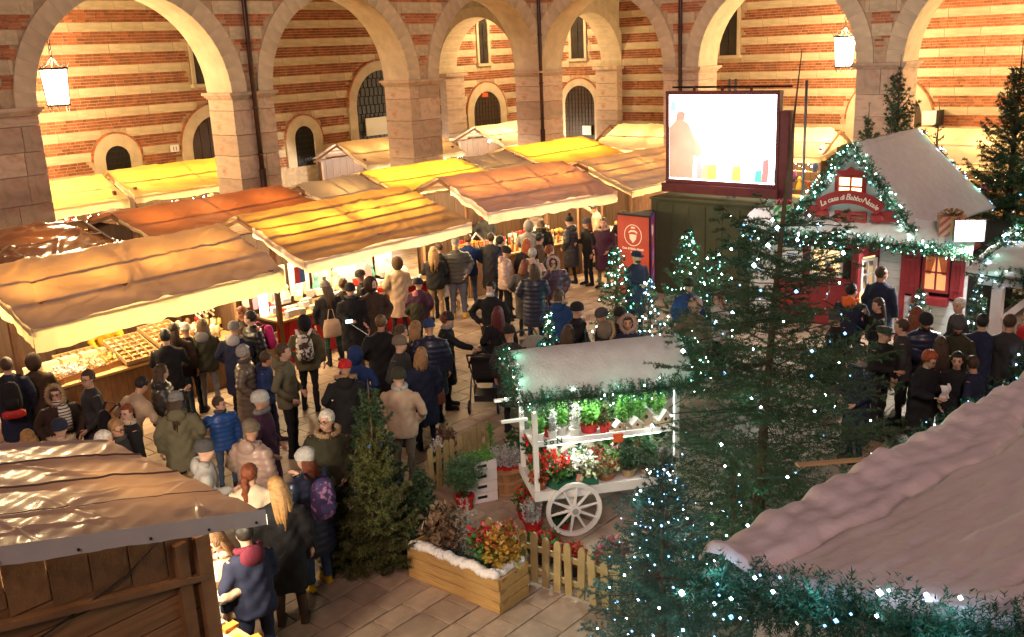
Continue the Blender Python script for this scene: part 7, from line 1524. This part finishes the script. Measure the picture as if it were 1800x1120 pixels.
def good(kind, loc, mat, s, label, cat, group, rz=0, name=None):
    o = link(name or {'box': 'goods_box', 'ball': 'bauble', 'house': 'model_house', 'bag': 'paper_bag', 'heap': 'goods_heap', 'loaf': 'cake_loaf', 'candle': 'candle_holder', 'figure': 'figurine'}.get(kind, kind), shape(kind), None, loc, rz); o.scale = s if isinstance(s, (tuple, list)) else (s, s, s); omat(o, mat); tag(o, label, cat, group); return o
# trinket stall (index 0)
def tray(loc, rz, label, w_=.62, d=.80, nx=4, ny=6, tilt=.32):
    T = thing('compartment_tray', label, 'tray', loc, rz); I = link('tray_body', None, T); I.rotation_euler[0] = tilt
    MB().box((0, 0, 0), (w_, d, .02)).build('base', WOODL, I)
    for i in range(nx+1): piece('divider', WOODL, (-w_/2+w_*i/nx, 0, .045), (.014, d, .07), I)
    for i in range(ny+1): piece('divider', WOODL, (0, -d/2+d*i/ny, .044), (w_, .014, .066), I)
    cs = []
    m = MB()
    for i in range(nx):
        for j in range(ny): m.ball((-w_/2+w_*(i+.5)/nx+rg.uniform(-.02, .02), -d/2+d*(j+.5)/ny+rg.uniform(-.02, .02), .03), (.045, .04, .03), 7, 5, rg.randrange(3))
    m.build('trinkets', [GC['cream'], GC['gold'], GC['brown']], I, True)['kind'] = 'stuff'; return T
tray(onst(0, .05, -.12, 1.06), .0, 'pale wooden compartment tray on the trinket counter'); tray(onst(0, .78, .0, 1.1), .05, 'second compartment tray beside the stallholder in yellow'); tray(onst(0, -.7, .3, 1.02), .0, 'low compartment tray at the back of the trinket counter', .7, .4, 5, 3, .3)
for k in range(5):
    T = thing('display_tray', 'wooden display tray heaped with bright trinkets', 'tray', onst(0, -1.95+.42*k, -.22+.04*k, .9), .02, 'heaped display trays'); MB().box((0, 0, .05), (.40, .5, .1)).build('tray', GC['brown'], T)
    v = leafcloud(260, lambda r, n: np.stack([r.uniform(-.18, .18, n), r.uniform(-.23, .23, n), .1+r.random(n)*.06], 1), .06); tri_obj('trinkets', v, [GC['cream'], GC['gold'], GC['white'], GC['cream'], GC['gold']][k], T, kind='stuff')
for k in range(6): good('box', onst(0, -1.9+.34*k, .25, .92), GC['cream'], (.28, .16, .2), 'cream cardboard box at the back of the trinket counter', 'box', 'cream boxes on the trinket counter')
for k in range(16): good('candle', onst(0, 1.0+.14*(k % 8)+rg.uniform(-.03, .03), .12+.2*(k//8), .92), GC[rg.choice(('white', 'cream', 'gold'))], rg.uniform(.9, 1.5), 'pale candle holder at the right end of the trinket counter', 'candle holder', 'candle holders on the trinket counter')
for k in range(6): good('figure', onst(0, .9+.2*k, .42, .92), GC[('red', 'gold', 'cream', 'brown', 'red', 'gold')[k]], 1.5, 'coloured figurine behind the candle holders', 'figurine', 'figurines on the trinket counter')
for k in range(18):
    T = thing('ornament_strand', 'hanging strand of small pale ornaments at the end of the trinket stall', 'ornament', onst(0, 1.55+.03*(k % 3)+.035*(k//3)*2, .05+.07*(k % 6), 1.95), 0, 'ornament strands'); m = MB(); m.tube([(0, 0, 0), (0, 0, -.72)], .003, 4)
    for j in range(9): m.ball((.012*math.sin(j*2), 0, -.06-.08*j), .022, 6, 5)
    m.build('strand', GC['white' if k % 3 else 'cream'], T, True)
for k in range(10): good('bag', onst(0, 1.25+.1*(k % 5), -.28+.14*(k//5), .92), GC[rg.choice(('cream', 'brown', 'white'))], 1.1, 'small paper bag at the right front of the trinket counter', 'bag', 'paper bags on the trinket counter')
# red cloth stall (index 1)
for k in range(64):
    x = -2.05+4.1*rg.random(); r_ = rg.randrange(3); y = -.62+.26*r_+rg.uniform(-.06, .06); s = rg.uniform(.10, .2); cn = rg.choice(('white', 'white', 'white', 'cream', 'grey', 'red', 'white')); good('box', onst(1, x, y, .9+.07*r_), GC[cn], (s, s*rg.uniform(.6, 1), rg.uniform(.05, .14)), 'small '+cn+' gift carton in the '+('front', 'middle', 'back')[r_]+' row on the red cloth counter', 'carton', cn+' cartons in the '+('front', 'middle', 'back')[r_]+' row', rg.uniform(-.3, .3))
for k in range(16): kd = rg.choice(('house', 'figure')); cn = rg.choice(('white', 'cream', 'white', 'teal', 'pink')); good(kd, onst(1, -1.95+.26*k, .1+rg.uniform(-.06, .06), 1.05), GC[cn], rg.uniform(1.3, 2.0), cn+(' model house' if kd == 'house' else ' figurine')+' on the back tier of the red cloth stall', 'ornament', cn+' '+kd+' ornaments on the back tier', rg.uniform(-.3, .3), 'ornament')
for k in range(7): MB().box((0, 0, .35), (.5, .03, .7)).build('picture_board', GC['cream' if k % 2 else 'white'], None, loc=onst(1, -1.8+.6*k, .42, 1.0), label='pale picture board at the back of the red cloth stall', category='board', group='picture boards of the red cloth stall')
MB().box((0, 0, 0), (.12, .12, .85)).build('lit_column', M('lit_white', (1, .97, .9), .4, emit=5, ecol=(1, .92, .75)), None, loc=onst(1, -2.08, -.35, 1.4), label='glowing white upright light box at the left end of the red cloth stall', category='light box')
for k, c in enumerate(('red', 'blue')): MB().slab([(-.05, 0), (.05, 0), (.06, -.32), (-.06, -.32)], 'Y', -.012, .012).build('hanging_towel', GC[c], None, loc=onst(1, -1.85+.12*k, -1.2, 2.0), label=c+' cloth hanging under the roof of the red cloth stall', category='cloth')
# bottles stall (index 2)
for r_ in range(3):
    for k in range(17):
        c = rg.choice(('green', 'dark', 'amber', 'green')) if r_ else rg.choice(('amber', 'clear', 'amber')); good('bottle', onst(2, -1.55+.17*k+rg.uniform(-.02, .02), -.72+.2*r_, .9+.06*r_), BOT[c], 1.05, {'green': 'green glass', 'dark': 'dark glass', 'amber': 'amber liquor', 'clear': 'pale glass'}[c]+' bottle in the rows on the long counter', 'bottle', c+' bottles on the counter')
for k in range(18): good('jar', onst(2, -1.7+.09*(k % 9), -.62+.14*(k//9), .92+.0*(k//9)), BOT['amber'], 1.5, 'amber honey jar at the left end of the bottles counter', 'jar', 'honey jars')
for k in range(9): good('jar', onst(2, -1.66+.09*k, -.40, 1.09), GC['orange'], 1.3, 'orange jar on the upper row beside the honey', 'jar', 'orange jars')
for k in range(14): good('box', onst(2, -1.5+.22*k, .05, .95), GC[rg.choice(('white', 'cream', 'yellow', 'red', 'white'))], (.18, .14, rg.uniform(.15, .3)), 'carton standing behind the rows of bottles', 'carton', 'cartons behind the bottles')
for k in range(8): good('loaf', onst(2, .6+.15*k, -.25, 1.05), GC['orange' if k % 2 else 'gold'], 1.2, 'golden cake loaf near the right end of the bottles stall', 'cake', 'cakes on the bottles stall', rg.random())
T = thing('cabin_gable', 'little white wooden roof frame above the honey jars', 'frame', onst(2, -1.35, -.6, .92), -.2)
for sg in (-1, 1): MB().bar((sg*.26, 0, .32), (0, 0, .58), .03).build('sloping_bar', WHITE, T)
for sg in (-1, 1): MB().bar((sg*.24, 0, 0), (sg*.24, 0, .34), .03).build('upright', WHITE, T)
# end stall (index 3)
for k in range(24): good(rg.choice(('heap', 'loaf', 'bag')), onst(3, -1.9+.3*(k % 12), -.45+.32*(k//12), .92), GC[rg.choice(('pink', 'yellow', 'cream', 'gold', 'red'))], 1., 'heap of pink and golden sweets on the end stall counter', 'sweets', 'sweets on the end stall', name='sweets_heap')
# hut counter
for k in range(12): good('box', (-13.95+.04*(k % 3)+rg.uniform(-.02, .02)-.12*(k % 3), -8.0+.11*k, 1.0), GC[rg.choice(('blue', 'orange', 'white', 'yellow', 'red'))], (.14, .08, .03), 'colourful printed packet on the flap counter of the hut', 'packet', 'packets on the hut counter', rg.uniform(-.4, .4))
T = thing('wooden_tray', 'small wooden tray held over the hut counter', 'tray', (-13.62, -7.1, 1.14)); MB().box((0, 0, 0), (.3, .22, .02)).build('base', WOODL, T); 
for sx in (-1, 1): MB().box((sx*.15, 0, .03), (.015, .22, .06)).build('rim', WOODL, T); MB().box((0, sx*.11, .031), (.285, .015, .058)).build('rim', WOODL, T)
# stalls under the arches: crowded coloured goods and bright bulb strings
WLED = M('warm_bulbs', (1, .9, .7), .4, emit=38, ecol=(1, .86, .62), var=.01, sampling='NONE')
for i, nm, n_ in ((10, 'red wrapped ware', 18), (11, 'bauble or toy', 44), (12, 'glass ornament', 40), (13, 'coloured souvenir', 44), (14, 'golden ornament', 30), (15, 'small toy', 18), (16, 'small souvenir', 20)):
    q = ROW[i]; L = q['L']
    for k in range(n_):
        x = -L/2+.3+(L-.6)*rg.random(); lv = rg.randrange(4); kind = rg.choice(('box', 'figure', 'ball', 'house', 'bottle', 'bag')); s = rg.uniform(1.2, 2.2); sc = (s*.14, s*.1, s*.13) if kind == 'box' else s
        cn = rg.choice(list(GC)) if i != 10 else rg.choice(('red', 'pink', 'white')); kn = {'box': 'box', 'figure': 'figurine', 'ball': 'bauble', 'house': 'model house', 'bottle': 'bottle', 'bag': 'paper bag'}[kind]; sn = ('first small yellow', 'first long yellow', 'garlanded white', 'corner', 'hipped', 'tent', 'rear cream')[i-10]
        good(kind, onst(i, x, -q['a']+.55+.12*lv, .92+.27*lv), GC[cn], sc, cn+' '+kn+' on shelf level '+('one', 'two', 'three', 'four')[lv]+' of the '+('first small yellow', 'first long yellow', 'garlanded white', 'corner', 'hipped', 'tent', 'rear cream')[i-10]+' stall', 'goods', cn+' '+kn+' goods of the '+sn+' stall '+str(lv), rg.random(), kn.replace(' ', '_'))
    for lv in (1, 2, 3): MB().box((0, 0, 0), (L-.5, .14, .02)).build('display_shelf', WOODL, STALLS[i], loc=(0, -q['a']+.55+.12*lv, .91+.27*lv))
    m_ = int(L*9); P_ = np.stack([NR.uniform(-L/2, L/2, m_), np.full(m_, -q['a']+.0)+NR.normal(size=m_)*.03, q['ze']-q['val']-.02-NR.random(m_)*.22], 1); leds(P_, .02, STALLS[i], WLED)
garland([onst(12, -2.2, -1.55, 2.25), onst(12, -.8, -1.56, 2.18), onst(12, .8, -1.56, 2.18), onst(12, 2.2, -1.55, 2.25)], 'green lit garland on the white gabled stall', .08, 160, 18, .07, .012, .018, lmat=WLED, light=0)
